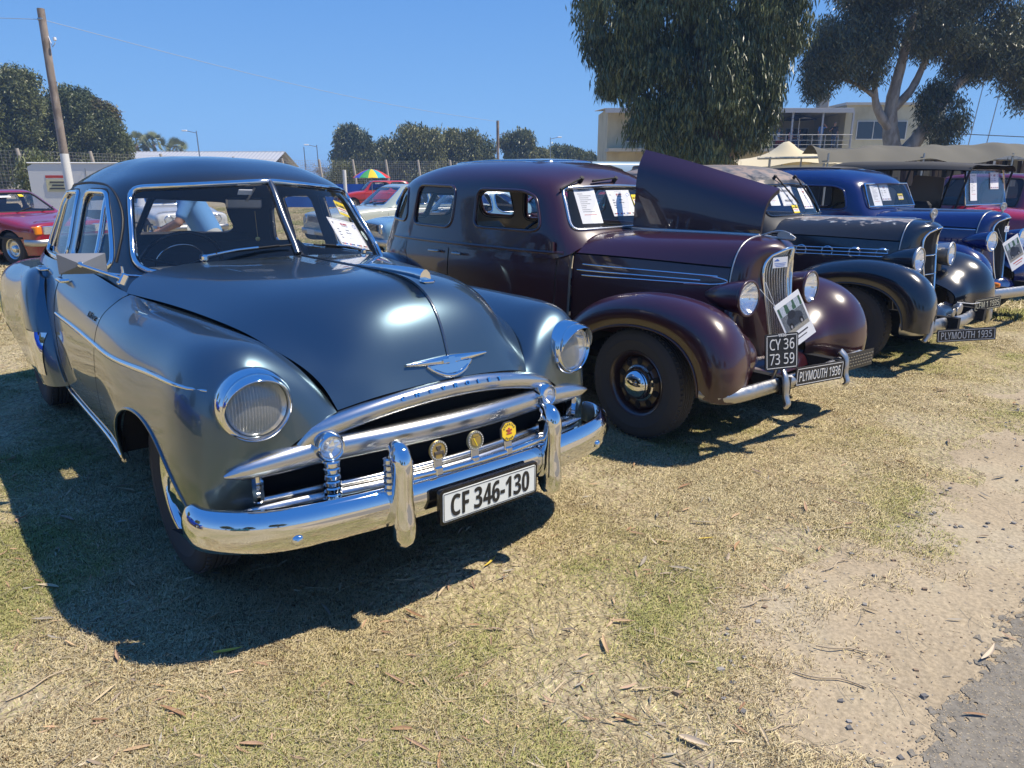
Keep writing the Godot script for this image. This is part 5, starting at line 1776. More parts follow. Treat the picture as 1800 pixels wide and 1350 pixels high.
func build_black() -> void:
	var bp := mat("old_black", Color(.010, .0125, .018), .22, 0.0, .12)
	var worn := mat("worn_black", Color(1, 1, 1), .42, 0.0)
	worn.clearcoat_enabled = true; worn.clearcoat = .35; worn.clearcoat_roughness = .25
	# top paint weathered through to primer: patches follow the height on the bonnet
	var f := FastNoiseLite.new()
	f.seed = 5; f.frequency = .9; f.fractal_octaves = 5
	var im := Image.create(512, 256, false, Image.FORMAT_RGB8)
	for y in 256:
		for x in 512:
			var u := y / 256.0; var v := x / 512.0
			var n := f.get_noise_2d(u * 9, v * 5); var n2 := f.get_noise_2d(u * 28 + 40, v * 20)
			var k := smoothstep(-.04, .10, v - .40 + n * .42 + n2 * .12)
			var c := Color(.22, .20, .18).lerp(Color(.44, .34, .27), smoothstep(-.25, .35, n2 + n)).lerp(Color(.42, .46, .46), smoothstep(.1, .5, f.get_noise_2d(u * 14 + 9, v * 9 + 3)))
			im.set_pixel(x, y, Color(.011, .014, .020).lerp(c, 1 - k).linear_to_srgb())
	worn.albedo_texture = ImageTexture.create_from_image(im)
	var wc := mat("worn_cabin", Color(1, 1, 1), .45)
	var im2 := Image.create(512, 256, false, Image.FORMAT_RGB8)
	for y in 256:
		for x in 512:
			var u := x / 512.0; var v := y / 256.0
			var n := f.get_noise_2d(u * 14, v * 6 + 20); var n2 := f.get_noise_2d(u * 40 + 40, v * 20)
			var k := smoothstep(.40, .56, v + n * .25 + n2 * .08)
			var c := Color(.16, .15, .14).lerp(Color(.30, .23, .18), smoothstep(-.25, .35, n2 + n))
			im2.set_pixel(x, y, Color(.011, .014, .020).lerp(c, k).linear_to_srgb())
	wc.albedo_texture = ImageTexture.create_from_image(im2)
	var car := build_classic({"label": "black thirties saloon with worn, patchy paint along its bonnet, third in the row", "at": Vector3(3.465, 0, -6.444), "yaw": .726,
		"paint": bp, "hood": worn, "cabin": wc, "body": -.16, "wheels": -.06, "nose": .0, "lamp": [.309, .895, .376], "lamp_rim": mats["dull_chrome"], "lamp_far": mats["dull_chrome"], "mascot": "ring", "vee": .02, "slats": 8, "centre": false,
		"slat_mat": mats["plate_black"], "cross": [.91, .75, .60, .48], "moulds": [[-.68, .20, .95, .955], [-.68, .20, .92, .925], [-.68, .20, .89, .895]], "ports": [-.5, -.28, -.06, .15],
		"wiper_at": [[.20, .02, 1.55, 1.31], [-.18, -.34, 1.55, 1.30]], "rim": mat("black_rim", Color(.02, .02, .02), .5), "screen_frame": bp, "seat": mats["cloth_dark"]})
	bumper_bar(car, [.50, .60, .80], .395, .055, mats["dull_chrome"], .02)
	for q in [[.55, .72], [.62, -.50]]:
		part(car, "overrider", tube(pts([q[0], .52, q[1], q[0] + .03, .45, q[1], q[0] + .035, .36, q[1], q[0] + .02, .30, q[1] * 1.06]), .03, 8, false, PackedFloat32Array([.7, 1, 1, .6])), mats["dull_chrome"])
	plate(car, "show_plate", Transform3D(Basis(Vector3.UP, -.85) * Basis(Vector3.BACK, .09), P(.76, .34, .42)), .44, .105, ["PLYMOUTH 1935"], .058, mats["plate_black"], mats["plate_paint"])
	plate(car, "front_number_plate", Transform3D(Basis(Vector3.UP, -.42) * Basis(Vector3.BACK, .10), P(.655, .485, -.40)), .30, .105, ["CFM 1 1935"], .052, mats["plate_black"], mat("plate_cream", Color(.62, .58, .42), .5))
	part(car, "front_spot_lamp", lathe(pv2([0, -.05, .03, -.04, .046, -.01, .05, .01, .04, .02, 0, .024]), 20, facing(P(.60, .50, .16), P(1, 0, 0))), mats["dull_chrome"])
	for l in [.30, .20]: part(car, "badge", lathe(pv2([0, .004, .034, .003, .036, -.003, 0, -.003]), 20, facing(P(.64, .50 - l * .0, l + .1), P(1, 0, 0))), mats["steel"])
	part(car, "tie_string", tube(pts([.52, .52, -.05, .60, .50, -.2, .62, .50, -.32]), .003, 5), mats["paper"])
	var grp := "sheets behind car windscreens"
	sheet("white sheet at the near edge of the worn black saloon's windscreen", grp, car, glass_corners(car, [.45, 1.475, .32, 1.475, .22, 1.32, .35, 1.32], -.01), 1, 8)
	sheet("white notice lettered restoration in progress behind the worn black saloon's windscreen", grp, car, glass_corners(car, [.27, 1.485, .03, 1.485, -.06, 1.31, .18, 1.31], -.012), 5, 9)
	sheet("white show entry sheet at the far side of the worn black saloon's windscreen", grp, car, glass_corners(car, [-.10, 1.455, -.33, 1.45, -.42, 1.27, -.19, 1.27], -.01), 0, 10)
	sheet("small yellow exhibitor sticker below the restoration notice on the black saloon", "yellow entry stickers", car, glass_corners(car, [.13, 1.30, .02, 1.30, -.01, 1.235, .09, 1.235], -.008), -1)
	card("white name card on the nose above the worn black saloon's grille", car, Transform3D(Basis(Vector3.RIGHT, -.9) * Basis(Vector3.UP, -.1), P(.255, 1.165, .05)), .13, .075)

func build_blue() -> void:
	var bp := mat("royal_blue", Color(.006, .013, .10), .22, 0.0, .02)
	var car := build_classic({"label": "deep blue thirties saloon with its windscreen tilted open, fourth in the row", "at": Vector3(5.1, 0, -8.2), "yaw": .60,
		"paint": bp, "nose": -.03, "lamp": [.467, .913, .37], "lamp_rim": mats["chrome"], "mascot": "ring", "vee": .02, "slats": 9, "centre": false, "slat_mat": mats["plate_black"], "louvres": 14, "open": ["front_door_window", "rear_door_window"],
		"moulds": [[-.76, .26, 1.02, 1.015]], "insert": mat("top_cloth", Color(.10, .10, .10), .9), "insert_trim": mats["black"], "open_screen": true, "wipers": false, "seat": mats["cloth_dark"], "rim": bp})
	bumper_bar(car, [.62, .76, .80], .40, .055, mats["dull_chrome"])
	part(car, "sidelight", lathe(pv2([0, .03, .02, .024, .026, .0, .026, -.05]), 16, facing(P(.70, .50, .64), P(1, 0, 0))), mats["amber"])
	# windscreen frame swung out from its top hinge
	var x := at(P(-.955, 1.49, 0)) * Transform3D(Basis(Vector3.RIGHT, -.42), Vector3())
	var fw := 1.02; var fh := .285
	var fr := sweep(PackedVector3Array([x * Vector3(-fw / 2, -fh, 0), x * Vector3(fw / 2, -fh, 0), x * Vector3(fw / 2 - .04, 0, 0), x * Vector3(-fw / 2 + .04, 0, 0)]), PackedVector3Array([x.basis.z, x.basis.z, x.basis.z, x.basis.z]), ring(6, .012), true)
	var w := part(car, "windscreen_frame", fr, mats["chrome"])
	var gl := G.new()
	gl.quad(x * Vector3(-fw / 2, -fh, 0), x * Vector3(fw / 2, -fh, 0), x * Vector3(fw / 2 - .04, 0, 0), x * Vector3(-fw / 2 + .04, 0, 0), x.basis.z)
	part(w, "windscreen", gl, mats["glass"])
	var pos := func(c: Array) -> Array:
		var o := []
		for i in range(0, 8, 2):
			var q := x * Vector3(-c[i], c[i + 1], -.012)
			o.append_array([q.z, q.y, -q.x])
		return o
	var grp := "sheets behind car windscreens"
	sheet("white list sheet at the near edge of the blue saloon's tilted windscreen", grp, car, pos.call([.44, -.01, .27, -.01, .10, -.265, .29, -.265]), 1, 11)
	sheet("white show entry sheet on the blue saloon's tilted windscreen", grp, car, pos.call([.22, -.025, .02, -.025, -.10, -.19, .10, -.19]), 0, 12)
	sheet("yellow exhibitor sticker on the blue saloon's tilted windscreen", "yellow entry stickers", car, pos.call([-.20, -.13, -.31, -.13, -.35, -.20, -.23, -.20]), -1)
	card("small white name card on the blue saloon's dark grille", car, Transform3D(Basis(Vector3.UP, -.1), P(.47, 1.03, .07)), .08, .06)
	board("diamond-hung picture board tied to the blue saloon's grille", car, P(.55, .78, -.03), .34, .22, 2)
# ---------------------------------------------------------------- later cars in the background
func modern(called: String, label: String, cat: String, c: Dictionary) -> Node3D:
	var car := thing(called, label, cat, c.get("group", "later cars parked behind the row"))
	car.transform = Transform3D(Basis(Vector3.UP, c.yaw), c.at)
	var pm: Material = c.paint
	var w: float = c.get("w", .84)
	var hh: float = c.get("hood", .92)      # bonnet height at the windscreen
	var nh: float = c.get("nose", .80)      # at the front
	var th: float = c.get("tail", .95)
	var hr: float = c.get("roof", 1.40)
	var F: Array = c.get("f", [.78, -.50, -1.12, -2.35, -2.95, -3.55])   # nose, screen foot, roof front, roof rear, rear glass foot, tail
	var wb: float = c.get("wb", -2.6)
	var sec := func(f: float, h: float, ww: float, lo: float) -> PackedVector3Array:
		return fullrow(pts([f, h, 0, f, h - .004, ww * .5, f, h - .022, ww * .82, f, h - .06, ww * .95, f, lerpf(h, .55, .45), ww, f, .55, ww * 1.01, f, .36, ww * .99, f, lo, ww * .93]))
	var rows := []
	var r0: float = c.get("round", .03)
	for q in [[F[0], nh - .12, .86, .38], [F[0] - r0 * .3, nh - .05, .93, .30], [F[0] - r0 * 1.2, nh - .012, .97, .24], [F[0] - .25, nh + .01, .99, .2], [lerpf(F[0], F[1], .6), lerpf(nh, hh, .62), 1.0, .2], [F[1], hh, 1.0, .2], [(F[2] + F[3]) / 2, hh + .01, 1.0, .2], [F[4], th + .005, 1.0, .2], [lerpf(F[4], F[5], .6), th, .99, .22], [F[5] + r0 * 1.4, th - .01, .96, .26], [F[5] + r0 * .3, th - .06, .92, .32], [F[5], th - .13, .86, .38]]:
		rows.append(sec.call(q[0], q[1], w * q[2], q[3]))
	var body := gridg(skin(rows, 4, 4), P(-1.3, .5, 0))
	for f in [0.0, wb]:
		var wr: float = c.get("wheel", .31)
		body = cut(body, field(body, func(p: Vector3) -> float: return Vector2(p.z - f, p.y - wr).length() - wr * 1.16 if absf(p.x) > w * .55 else 1.0))[1]
	part(car, "body", body, pm)
	var endg := G.new()
	for e in [[rows[0], 1.0], [rows[-1], -1.0]]:
		var pp: PackedVector3Array = e[0]
		for i in pp.size() - 1: endg.flat(Vector3(0, .5, pp[0].z), pp[i], pp[i + 1], Vector3(0, 0, e[1]))
		endg.flat(Vector3(0, .5, pp[0].z), pp[-1], pp[0], Vector3(0, 0, e[1]))
	part(car, "body_end", endg, pm)
	part(car, "underside", box(Vector3(w * 1.5, .30, F[0] - F[5] - .5), at(P((F[0] + F[5]) / 2, .38, 0))), mats["void"])
	# cabin
	var tr := w * .74
	var gr := [
		[F[1] + .02, hh - .03, 0, F[1] - .02, hh - .03, w * .6, F[1] - .12, hh - .03, w * .88, F[1] - .3, hh - .03, w * .94, (F[2] + F[3]) / 2, hh - .03, w * .955, F[4] + .3, th - .03, w * .93, F[4] + .08, th - .03, w * .82, F[4] - .01, th - .03, w * .5, F[4] - .02, th - .03, 0],
		[F[1] - .06, hh + .03, 0, F[1] - .10, hh + .03, w * .57, F[1] - .2, hh + .03, w * .84, F[1] - .36, hh + .03, w * .905, (F[2] + F[3]) / 2, hh + .03, w * .93, F[4] + .34, th + .03, w * .895, F[4] + .14, th + .03, w * .78, F[4] + .05, th + .03, w * .5, F[4] + .04, th + .03, 0],
		[F[2] + .05, hr - .07, 0, F[2] + .02, hr - .07, tr * .55, F[2] - .03, hr - .075, tr * .88, F[2] - .10, hr - .08, tr * .965, (F[2] + F[3]) / 2, hr - .07, tr, F[3] + .12, hr - .08, tr * .965, F[3] + .02, hr - .08, tr * .86, F[3] - .03, hr - .075, tr * .5, F[3] - .04, hr - .075, 0],
		[F[2] - .06, hr - .022, 0, F[2] - .08, hr - .022, tr * .5, F[2] - .12, hr - .028, tr * .78, F[2] - .16, hr - .03, tr * .87, (F[2] + F[3]) / 2, hr - .022, tr * .9, F[3] + .18, hr - .03, tr * .87, F[3] + .12, hr - .03, tr * .76, F[3] + .08, hr - .026, tr * .45, F[3] + .07, hr - .026, 0],
		[F[2] - .25, hr - .003, 0, F[2] - .26, hr - .003, tr * .3, F[2] - .28, hr - .004, tr * .45, F[2] - .3, hr - .005, tr * .5, (F[2] + F[3]) / 2, hr, tr * .52, F[3] + .32, hr - .006, tr * .5, F[3] + .3, hr - .006, tr * .42, F[3] + .28, hr - .006, tr * .25, F[3] + .27, hr - .006, 0],
		[F[2] - .45, hr + .004, 0, F[2] - .45, hr + .004, .02, F[2] - .46, hr + .004, .03, F[2] - .47, hr + .004, .035, (F[2] + F[3]) / 2, hr + .006, .04, F[3] + .5, hr + .002, .035, F[3] + .49, hr + .002, .03, F[3] + .48, hr + .002, .02, F[3] + .47, hr + .002, 0]]
	rows = []
	for q in gr: rows.append(fullrow(pts(q)))
	var cab := gridg(skin(rows, 5, 5), P((F[2] + F[3]) / 2, .8, 0), true)
	var rest := cab
	var lo := hh + .045; var hi := hr - .10
	var fr := G.new()
	var b1: float = lerpf(F[2], F[3], .50)
	var polys := {
		"windscreen": func(p: Vector3) -> float: return sd_poly(Vector2(absf(p.x), p.y), pv2([-.3, lo, w * .70, lo, tr * .80, hi + .01, -.3, hi + .015]), .02) if p.z > F[2] - .12 and p.z > lerpf(F[1], F[2], (p.y - hh) / (hr - hh)) - .2 else 1.0,
		"front_side_window": func(p: Vector3) -> float: return sd_poly(Vector2(p.z, p.y), pv2([b1 + .05, lo, F[1] - .36, lo, F[2] - .06, hi, b1 + .05, hi]), .015) if absf(p.x) > tr * .84 else 1.0,
		"rear_side_window": func(p: Vector3) -> float: return sd_poly(Vector2(p.z, p.y), pv2([F[4] + .52, lo, b1 - .05, lo, b1 - .05, hi, F[3] + .20, hi]), .015) if absf(p.x) > tr * .84 else 1.0,
		"back_window": func(p: Vector3) -> float: return sd_poly(Vector2(absf(p.x), p.y), pv2([-.3, th + .045, w * .66, th + .045, tr * .78, hi, -.3, hi]), .02) if p.z < F[3] + .10 else 1.0}
	for k in polys:
		var q := cut(rest, field(rest, polys[k]))
		rest = q[1]
		if c.get("open_glass", false): continue
		var gl := offset(q[0], .008)
		if k.ends_with("side_window"):
			var fl := PackedFloat32Array()
			for v in gl.v: fl.append(v.x)
			var sp := cut(gl, fl)
			part(car, k, sp[0], mats["glass"]); part(car, k, sp[1], mats["glass"])
		else:
			part(car, k, gl, mats["glass"])
		for ch in chains(q[2]):
			if ch[0].size() > 7:
				var rs := resample(ch[0], ch[1], .03, true, 1)
				part(car, k + "_trim", sweep(rs[0], rs[1], pv2([-.014, -.01, -.012, .006, .010, .006, .012, -.01]), true), c.get("trim", mats["black"]))
	part(car, "cabin", rest, c.get("roof_paint", pm))
	part(car, "headlining", offset(rest, .03), mats["cloth_dark"])
	for s in [1.0, -1.0]:
		wheel_at(car, 0, (w - .10) * s, c.get("wheel", .31), .16, c.get("wstyle", "steel"), c.get("rim", mats["brushed"]))
		wheel_at(car, wb, (w - .10) * s, c.get("wheel", .31), .16, c.get("wstyle", "steel"), c.get("rim", mats["brushed"]))
	for q in [[F[2] - .45, "front_seat"], [F[3] - .05, "rear_seat"]]:
		part(car, q[1], box(Vector3(w * 1.35, .55, .16), Transform3D(Basis(Vector3.RIGHT, -.2), P(q[0], hh - .12, 0)), .05), mats["cloth_dark"])
	part(car, "dashboard", box(Vector3(w * 1.5, .1, .25), at(P(F[1] - .15, hh - .06, 0)), .02), mats["black"])
	# doors as cut lines, handles, lights, bumpers
	for s in [1.0, -1.0]:
		for f in [F[1] - .12, b1, F[4] + .42]:
			var lp := PackedVector3Array()
			for i in 8: lp.append(P(f, lerpf(hh - .05, .32, i / 7.0), w * .8 * s))
			var ld := laid(body, lp, P(0, 0, -s))
			if ld[0].size() > 3: part(car, "door_line", sweep(ld[0], ld[1], pv2([-.004, -.004, -.003, .0015, .003, .0015, .004, -.004])), mats["void"])
		for f in [b1 + .12, F[4] + .55]:
			var h := laid(body, PackedVector3Array([P(f, hh - .12, w * s)]), P(0, 0, -s))
			if h[0].size(): part(car, "door_handle", box(Vector3(.03, .02, .13), at(h[0][0]), .006), c.get("handle", mats["chrome"]))
		var st := PackedVector3Array()
		for i in 14: st.append(P(lerpf(F[0] - .35, F[5] + .3, i / 13.0), .52, w * .8 * s))
		var sl := laid(body, st, P(0, 0, -s))
		if sl[0].size() > 4 and c.get("strip", true): part(car, "side_strip", sweep(sl[0], sl[1], pv2([-.02, -.003, -.015, .008, .015, .008, .02, -.003])), c.get("strip_mat", mats["black"]))
		if c.get("lamps", "round") == "round":
			var x := facing(P(F[0] - .01, nh - .16, w * .68 * s), P(1, 0, 0))
			var lm := part(car, "headlamp", lathe(pv2([.085, -.06, .10, -.01, .102, .012, .09, .02]), 24, x), mats["chrome"])
			part(lm, "reflector", lathe(pv2([0, -.03, .05, -.02, .09, .012]), 20, x), mats["reflector"])
			part(lm, "lens", lathe(pv2([0, .026, .05, .022, .09, .013]), 20, x), mats["lens"])
		else:
			var lm := part(car, "headlamp", box(Vector3(.34, .15, .05), at(P(F[0] - .015, nh - .14, w * .60 * s)), .012), mats["reflector"])
			part(lm, "lens", box(Vector3(.33, .14, .012), at(P(F[0] + .02, nh - .14, w * .60 * s)), .004), mats["lens"])
			part(car, "indicator", box(Vector3(.13, .15, .16), at(P(F[0] - .06, nh - .14, w * .90 * s)), .02), mats["amber"])
		part(car, "tail_lamp", box(Vector3(.22, .12, .04), at(P(F[5] - .005, th - .20, w * .68 * s)), .01), mat("tail_red", Color(.4, .01, .01), .2))
	part(car, "radiator_grille", box(Vector3(w * .9, .13, .03), at(P(F[0] + .004, nh - .15, 0)), .01), mats["black"])
	var gb := G.new()
	for i in 5: gb.join(box(Vector3(w * .88, .008, .014), at(P(F[0] + .024, nh - .20 + .025 * i, 0))))
	part(car, "grille_bar", gb, c.get("grille_mat", mats["dull_chrome"]))
	for e in [[F[0], 1.0], [F[5], -1.0]]:
		var bp := pts([e[0] - .30 * e[1], .44, w * 1.0, e[0] - .04 * e[1], .44, w * .98, e[0] + .07 * e[1], .44, w * .75, e[0] + .09 * e[1], .44, 0, e[0] + .07 * e[1], .44, -w * .75, e[0] - .04 * e[1], .44, -w * .98, e[0] - .30 * e[1], .44, -w * 1.0])
		var sp := spl(bp, 5)
		var n := PackedVector3Array()
		for i in sp.size():
			var t := sp[mini(i + 1, sp.size() - 1)] - sp[maxi(i - 1, 0)]
			var q := Vector3.UP.cross(t).normalized()
			n.append(q if q.dot(sp[i] - P((F[0] + F[5]) / 2, .44, 0)) > 0 else -q)
		part(car, "bumper", sweep(sp, n, pv2([-.06, -.02, -.055, .01, -.02, .02, .02, .02, .055, .01, .06, -.02])), c.get("bumper", mats["dull_chrome"]))
	if c.get("plate", true): part(car, "number_plate", box(Vector3(.44, .11, .01), at(P(F[0] + .11, .44, 0))), mats["plate_white"])
	part(car, "wiper", G.new().join(bar(P(F[1] - .03, hh + .02, .25), P(F[1] - .17, hh + .10, -.15), .008, 5)).join(bar(P(F[1] - .03, hh + .02, -.25), P(F[1] - .17, hh + .10, -.6), .008, 5)), mats["black"])
	return car

func build_later_cars() -> void:
	var red := mat("crimson_paint", Color(.25, .008, .022), .25, 0.0, .03)
	# red saloon on the left: its front wheel stands at (-9.26, -13.45)
	var rc := modern("saloon_car", "crimson eighties saloon with amber indicator, left behind the grey saloon", "car", {"at": Vector3(-8.98, -.02, -14.13), "yaw": 1.18, "paint": red, "lamps": "square", "f": [.72, -.52, -1.15, -2.3, -2.95, -3.5], "wb": -2.58, "roof": 1.37, "hood": .93, "nose": .80})
	var stick := G.new()
	part(rc, "windscreen_sticker", box(Vector3(.09, .07, .002), Transform3D(Basis(Vector3.RIGHT, -.95), P(-1.02, 1.25, -.2))), mats["yellow"])
	part(rc, "sunstrip_paper", box(Vector3(.26, .05, .002), Transform3D(Basis(Vector3.RIGHT, -.95), P(-.99, 1.235, .15))), mats["paper"])
	part(rc, "lower_side", box(Vector3(.002, .10, 1.7), at(P(-1.3, .30, .858))), mat("silver_paint", Color(.4, .4, .4), .4))
	modern("saloon_car", "dark blue car low behind the crimson saloon", "car", {"at": Vector3(-14.9, -.02, -19.6), "yaw": 1.15, "paint": mat("navy_paint", Color(.012, .02, .045), .2, 0.0, .03), "lamps": "square", "roof": 1.36})
	modern("saloon_car", "white saloon seen through the grey saloon's windows", "car", {"at": Vector3(-8.2, -.02, -18.1), "yaw": .75, "paint": mat("white_paint", Color(.60, .61, .60), .25, 0.0, .03), "trim": mats["chrome"], "roof": 1.42, "hood": .95})
	modern("saloon_car", "pale green and cream old saloon seen through the maroon saloon's windows", "car", {"at": Vector3(-3.75, -.02, -16.6), "yaw": -.95, "paint": mat("cream_paint", Color(.52, .54, .44), .25, 0.0, .03), "roof_paint": mat("mint_paint", Color(.36, .42, .37), .25, 0.0, .03), "trim": mats["chrome"], "roof": 1.46, "hood": .98, "nose": .86, "tail": 1.0, "round": .08, "strip_mat": mats["chrome"]})
	modern("saloon_car", "light blue rounded old saloon seen through the maroon saloon's rear door window", "car", {"at": Vector3(-2.05, -.02, -14.0), "yaw": -1.1, "paint": mat("powder_paint", Color(.16, .30, .42), .25, 0.0, .03), "trim": mats["chrome"], "roof": 1.38, "hood": .92, "nose": .84, "round": .12, "w": .76, "wb": -2.3, "f": [.66, -.55, -1.05, -2.1, -2.7, -3.1]})
	modern("van", "turquoise and pale blue van seen through the maroon saloon's open front window", "van", {"at": Vector3(1.0, -.02, -15.6), "yaw": -1.3, "paint": mat("turquoise_paint", Color(.02, .30, .42), .3, 0.0, .04), "roof_paint": mat("pale_blue_paint", Color(.30, .42, .50), .3, 0.0, .04), "roof": 1.92, "hood": 1.16, "nose": 1.12, "tail": 1.16, "f": [.95, .72, .50, -3.0, -3.2, -3.35], "w": .85, "wb": -2.4, "wheel": .33, "group": "vans"})
	modern("saloon_car", "red estate car beside the rainbow umbrella", "car", {"at": Vector3(-8.6, -.02, -39.0), "yaw": -1.2, "paint": mat("scarlet_paint", Color(.42, .02, .015), .3, 0.0, .04), "roof": 1.5, "hood": .98, "tail": 1.0, "f": [.75, -.5, -1.05, -3.0, -3.4, -3.6]})
	modern("saloon_car", "red car glimpsed through the maroon saloon's windscreen", "car", {"at": Vector3(2.2, -.02, -13.2), "yaw": .6, "paint": red, "roof": 1.34, "hood": .9, "nose": .78, "group": "later cars parked behind the row"})
	# cars behind the camera: they show in the chrome
	modern("sports_car", "bright blue modern sports saloon mirrored in the grey saloon's chrome bumper", "car", {"at": Vector3(-5.3, -.02, -.2), "yaw": .55, "paint": mat("vivid_blue", Color(.006, .04, .36), .2, 0.0, .02), "lamps": "square", "roof": 1.30, "wheel": .33, "group": "cars mirrored in the chrome"})
	modern("van", "teal van mirrored far off in the grey saloon's bumper", "van", {"at": Vector3(-2.5, -.02, 11.0), "yaw": 1.4, "paint": mat("teal_paint", Color(.01, .16, .18), .3, 0.0, .04), "roof": 1.9, "hood": 1.15, "nose": 1.12, "tail": 1.16, "f": [.95, .72, .50, -3.0, -3.2, -3.35], "w": .85, "wb": -2.4, "group": "cars mirrored in the chrome"})

func build_touring() -> void:
	# open tourer with a black folding hood, beyond the blue saloon
	var car := thing("touring_car", "red open tourer with a black cloth hood, beyond the blue saloon", "car", "vintage cars parked side by side")
	car.transform = Transform3D(Basis(Vector3.UP, .55), Vector3(7.35, 0, -10.1))
	var red := mat("tourer_red", Color(.33, .012, .035), .25, 0.0, .03)
	var cloth := mat("hood_cloth", Color(.055, .053, .05), .9)
	var rows := []
	for r in [[.45,1.06,0, .45,1.04,.12, .45,.98,.22, .45,.85,.27, .45,.55,.28], [-.2,1.13,0, -.2,1.11,.18, -.2,1.04,.32, -.2,.88,.37, -.2,.55,.38], [-.78,1.18,0, -.78,1.16,.26, -.80,1.07,.46, -.82,.9,.54, -.82,.5,.56]]: rows.append(fullrow(pts(r)))
	part(car, "bonnet", gridg(skin(rows, 5, 6), P(-.2, .7, 0)), red)
	rows = []
	for r in [[-.80,1.10,.52, -.80,.9,.60, -.80,.6,.63, -.80,.35,.62], [-1.6,1.02,.68, -1.6,.85,.71, -1.6,.6,.72, -1.6,.35,.70], [-2.6,1.04,.68, -2.6,.85,.71, -2.6,.6,.72, -2.6,.36,.70], [-3.2,1.0,.5, -3.25,.85,.52, -3.3,.62,.52, -3.3,.4,.5]]: rows.append(pts(r))
	part2(car, "body_side", gridg(skin(rows, 5, 6), P(-2, .7, 0)), mat("tourer_dark", Color(.02, .012, .014), .3, 0.0, .05))
	part(car, "body_tail", box(Vector3(1.0, .6, .1), at(P(-3.25, .7, 0)), .03), mat("tourer_dark", Color(.02, .012, .014), .3, 0.0, .05))
	rows = []
	for r in [[-.72,1.735,0, -.72,1.73,.35, -.72,1.715,.58, -.72,1.66,.64], [-1.5,1.80,0, -1.5,1.79,.35, -1.5,1.76,.60, -1.5,1.69,.66], [-2.4,1.82,0, -2.4,1.81,.35, -2.4,1.77,.60, -2.4,1.69,.66], [-3.1,1.74,0, -3.1,1.73,.33, -3.1,1.69,.56, -3.12,1.60,.62], [-3.35,1.45,0, -3.35,1.45,.32, -3.32,1.42,.54, -3.3,1.38,.60]]: rows.append(fullrow(pts(r)))
	var hg := gridg(skin(rows, 4, 5), P(-2, 1.3, 0))
	part(car, "folding_hood", hg, cloth)
	part(car, "hood_lining", offset(hg, .02), mats["black"])
	for s in [1.0, -1.0]:
		for q in [[-.74, 1.70, -.86, 1.12], [-1.6, 1.72, -1.75, 1.03], [-3.1, 1.62, -3.1, 1.0]]: part(car, "hood_stick", bar(P(q[0], q[1], .60 * s), P(q[2], q[3], .62 * s), .016), mats["black"])
		part(car, "side_curtain", G.new().join(extrude(pv2([-.62, 0, 0, 0, .0, .52, -.5, .56]), .006, Transform3D(Basis(Vector3.UP, -PI / 2), P(-1.75, 1.05, .66 * s)))), mat("celluloid", Color(.16, .13, .10), .3))
		wheel_at(car, 0, .72 * s, .36, .13, "artillery", red)
		wheel_at(car, -2.8, .72 * s, .36, .13, "artillery", red)
		var fg := fender_grid(0.0)
		part(car, "front_wing", fg if s > 0 else mir(fg), mat("tourer_dark", Color(.02, .012, .014), .3, 0.0, .05))
		part(car, "headlamp", lathe(pv2([.0, -.16, .05, -.13, .09, -.06, .10, 0, .09, .02, 0, .03]), 20, facing(P(.40, .95, .38 * s), P(1, 0, 0))), mats["chrome"])
	var x := Transform3D(Basis(Vector3.RIGHT, -.18), P(-.80, 1.42, 0))
	var fr := part(car, "windscreen_frame", sweep(PackedVector3Array([x * Vector3(-.56, -.24, 0), x * Vector3(.56, -.24, 0), x * Vector3(.54, .26, 0), x * Vector3(-.54, .26, 0)]), PackedVector3Array([x.basis.z, x.basis.z, x.basis.z, x.basis.z]), ring(6, .014), true), mats["chrome"])
	part(fr, "windscreen", box(Vector3(1.08, .48, .006), x), mats["glass"])
	part(car, "scuttle", box(Vector3(1.1, .10, .25), at(P(-.86, 1.12, 0)), .04), red)
	part(car, "seat", box(Vector3(1.1, .5, .2), at(P(-1.9, .95, 0)), .06), mats["cloth_dark"])
	part(car, "floor", box(Vector3(1.2, .04, 2.6), at(P(-2.0, .5, 0))), mats["cloth_dark"])
	part(car, "radiator_grille", box(Vector3(.44, .55, .04), at(P(.47, .80, 0)), .02), mats["dull_chrome"])
	var grp := "sheets behind car windscreens"
	var pc := func(l0: float, l1: float, y0: float, y1: float) -> Array:
		var o := []
		for q in [[l0, y0], [l1, y0], [l1, y1], [l0, y1]]:
			var v := x * Vector3(-q[0], q[1], .012)
			o.append_array([v.z, v.y, -v.x])
		return o
	sheet("white list sheet at the near side of the tourer's upright windscreen", grp, car, pc.call(.44, .26, .20, -.18), 1, 15)
	sheet("white entry sheet at the far side of the tourer's upright windscreen", grp, car, pc.call(-.12, -.36, .22, -.02), 0, 16)
	# last car at the right edge: only a red flank, a raised bonnet side and a windscreen show
	modern("saloon_car", "dark red saloon with its bonnet up at the right edge of the view", "car", {"at": Vector3(9.75, -.02, -11.9), "yaw": .5, "paint": mat("wine_paint", Color(.14, .008, .022), .25, 0.0, .03), "roof": 1.66, "hood": 1.08, "nose": 1.0, "tail": 1.05, "f": [.72, -.7, -1.0, -2.5, -3.0, -3.4], "group": "vintage cars parked side by side"})
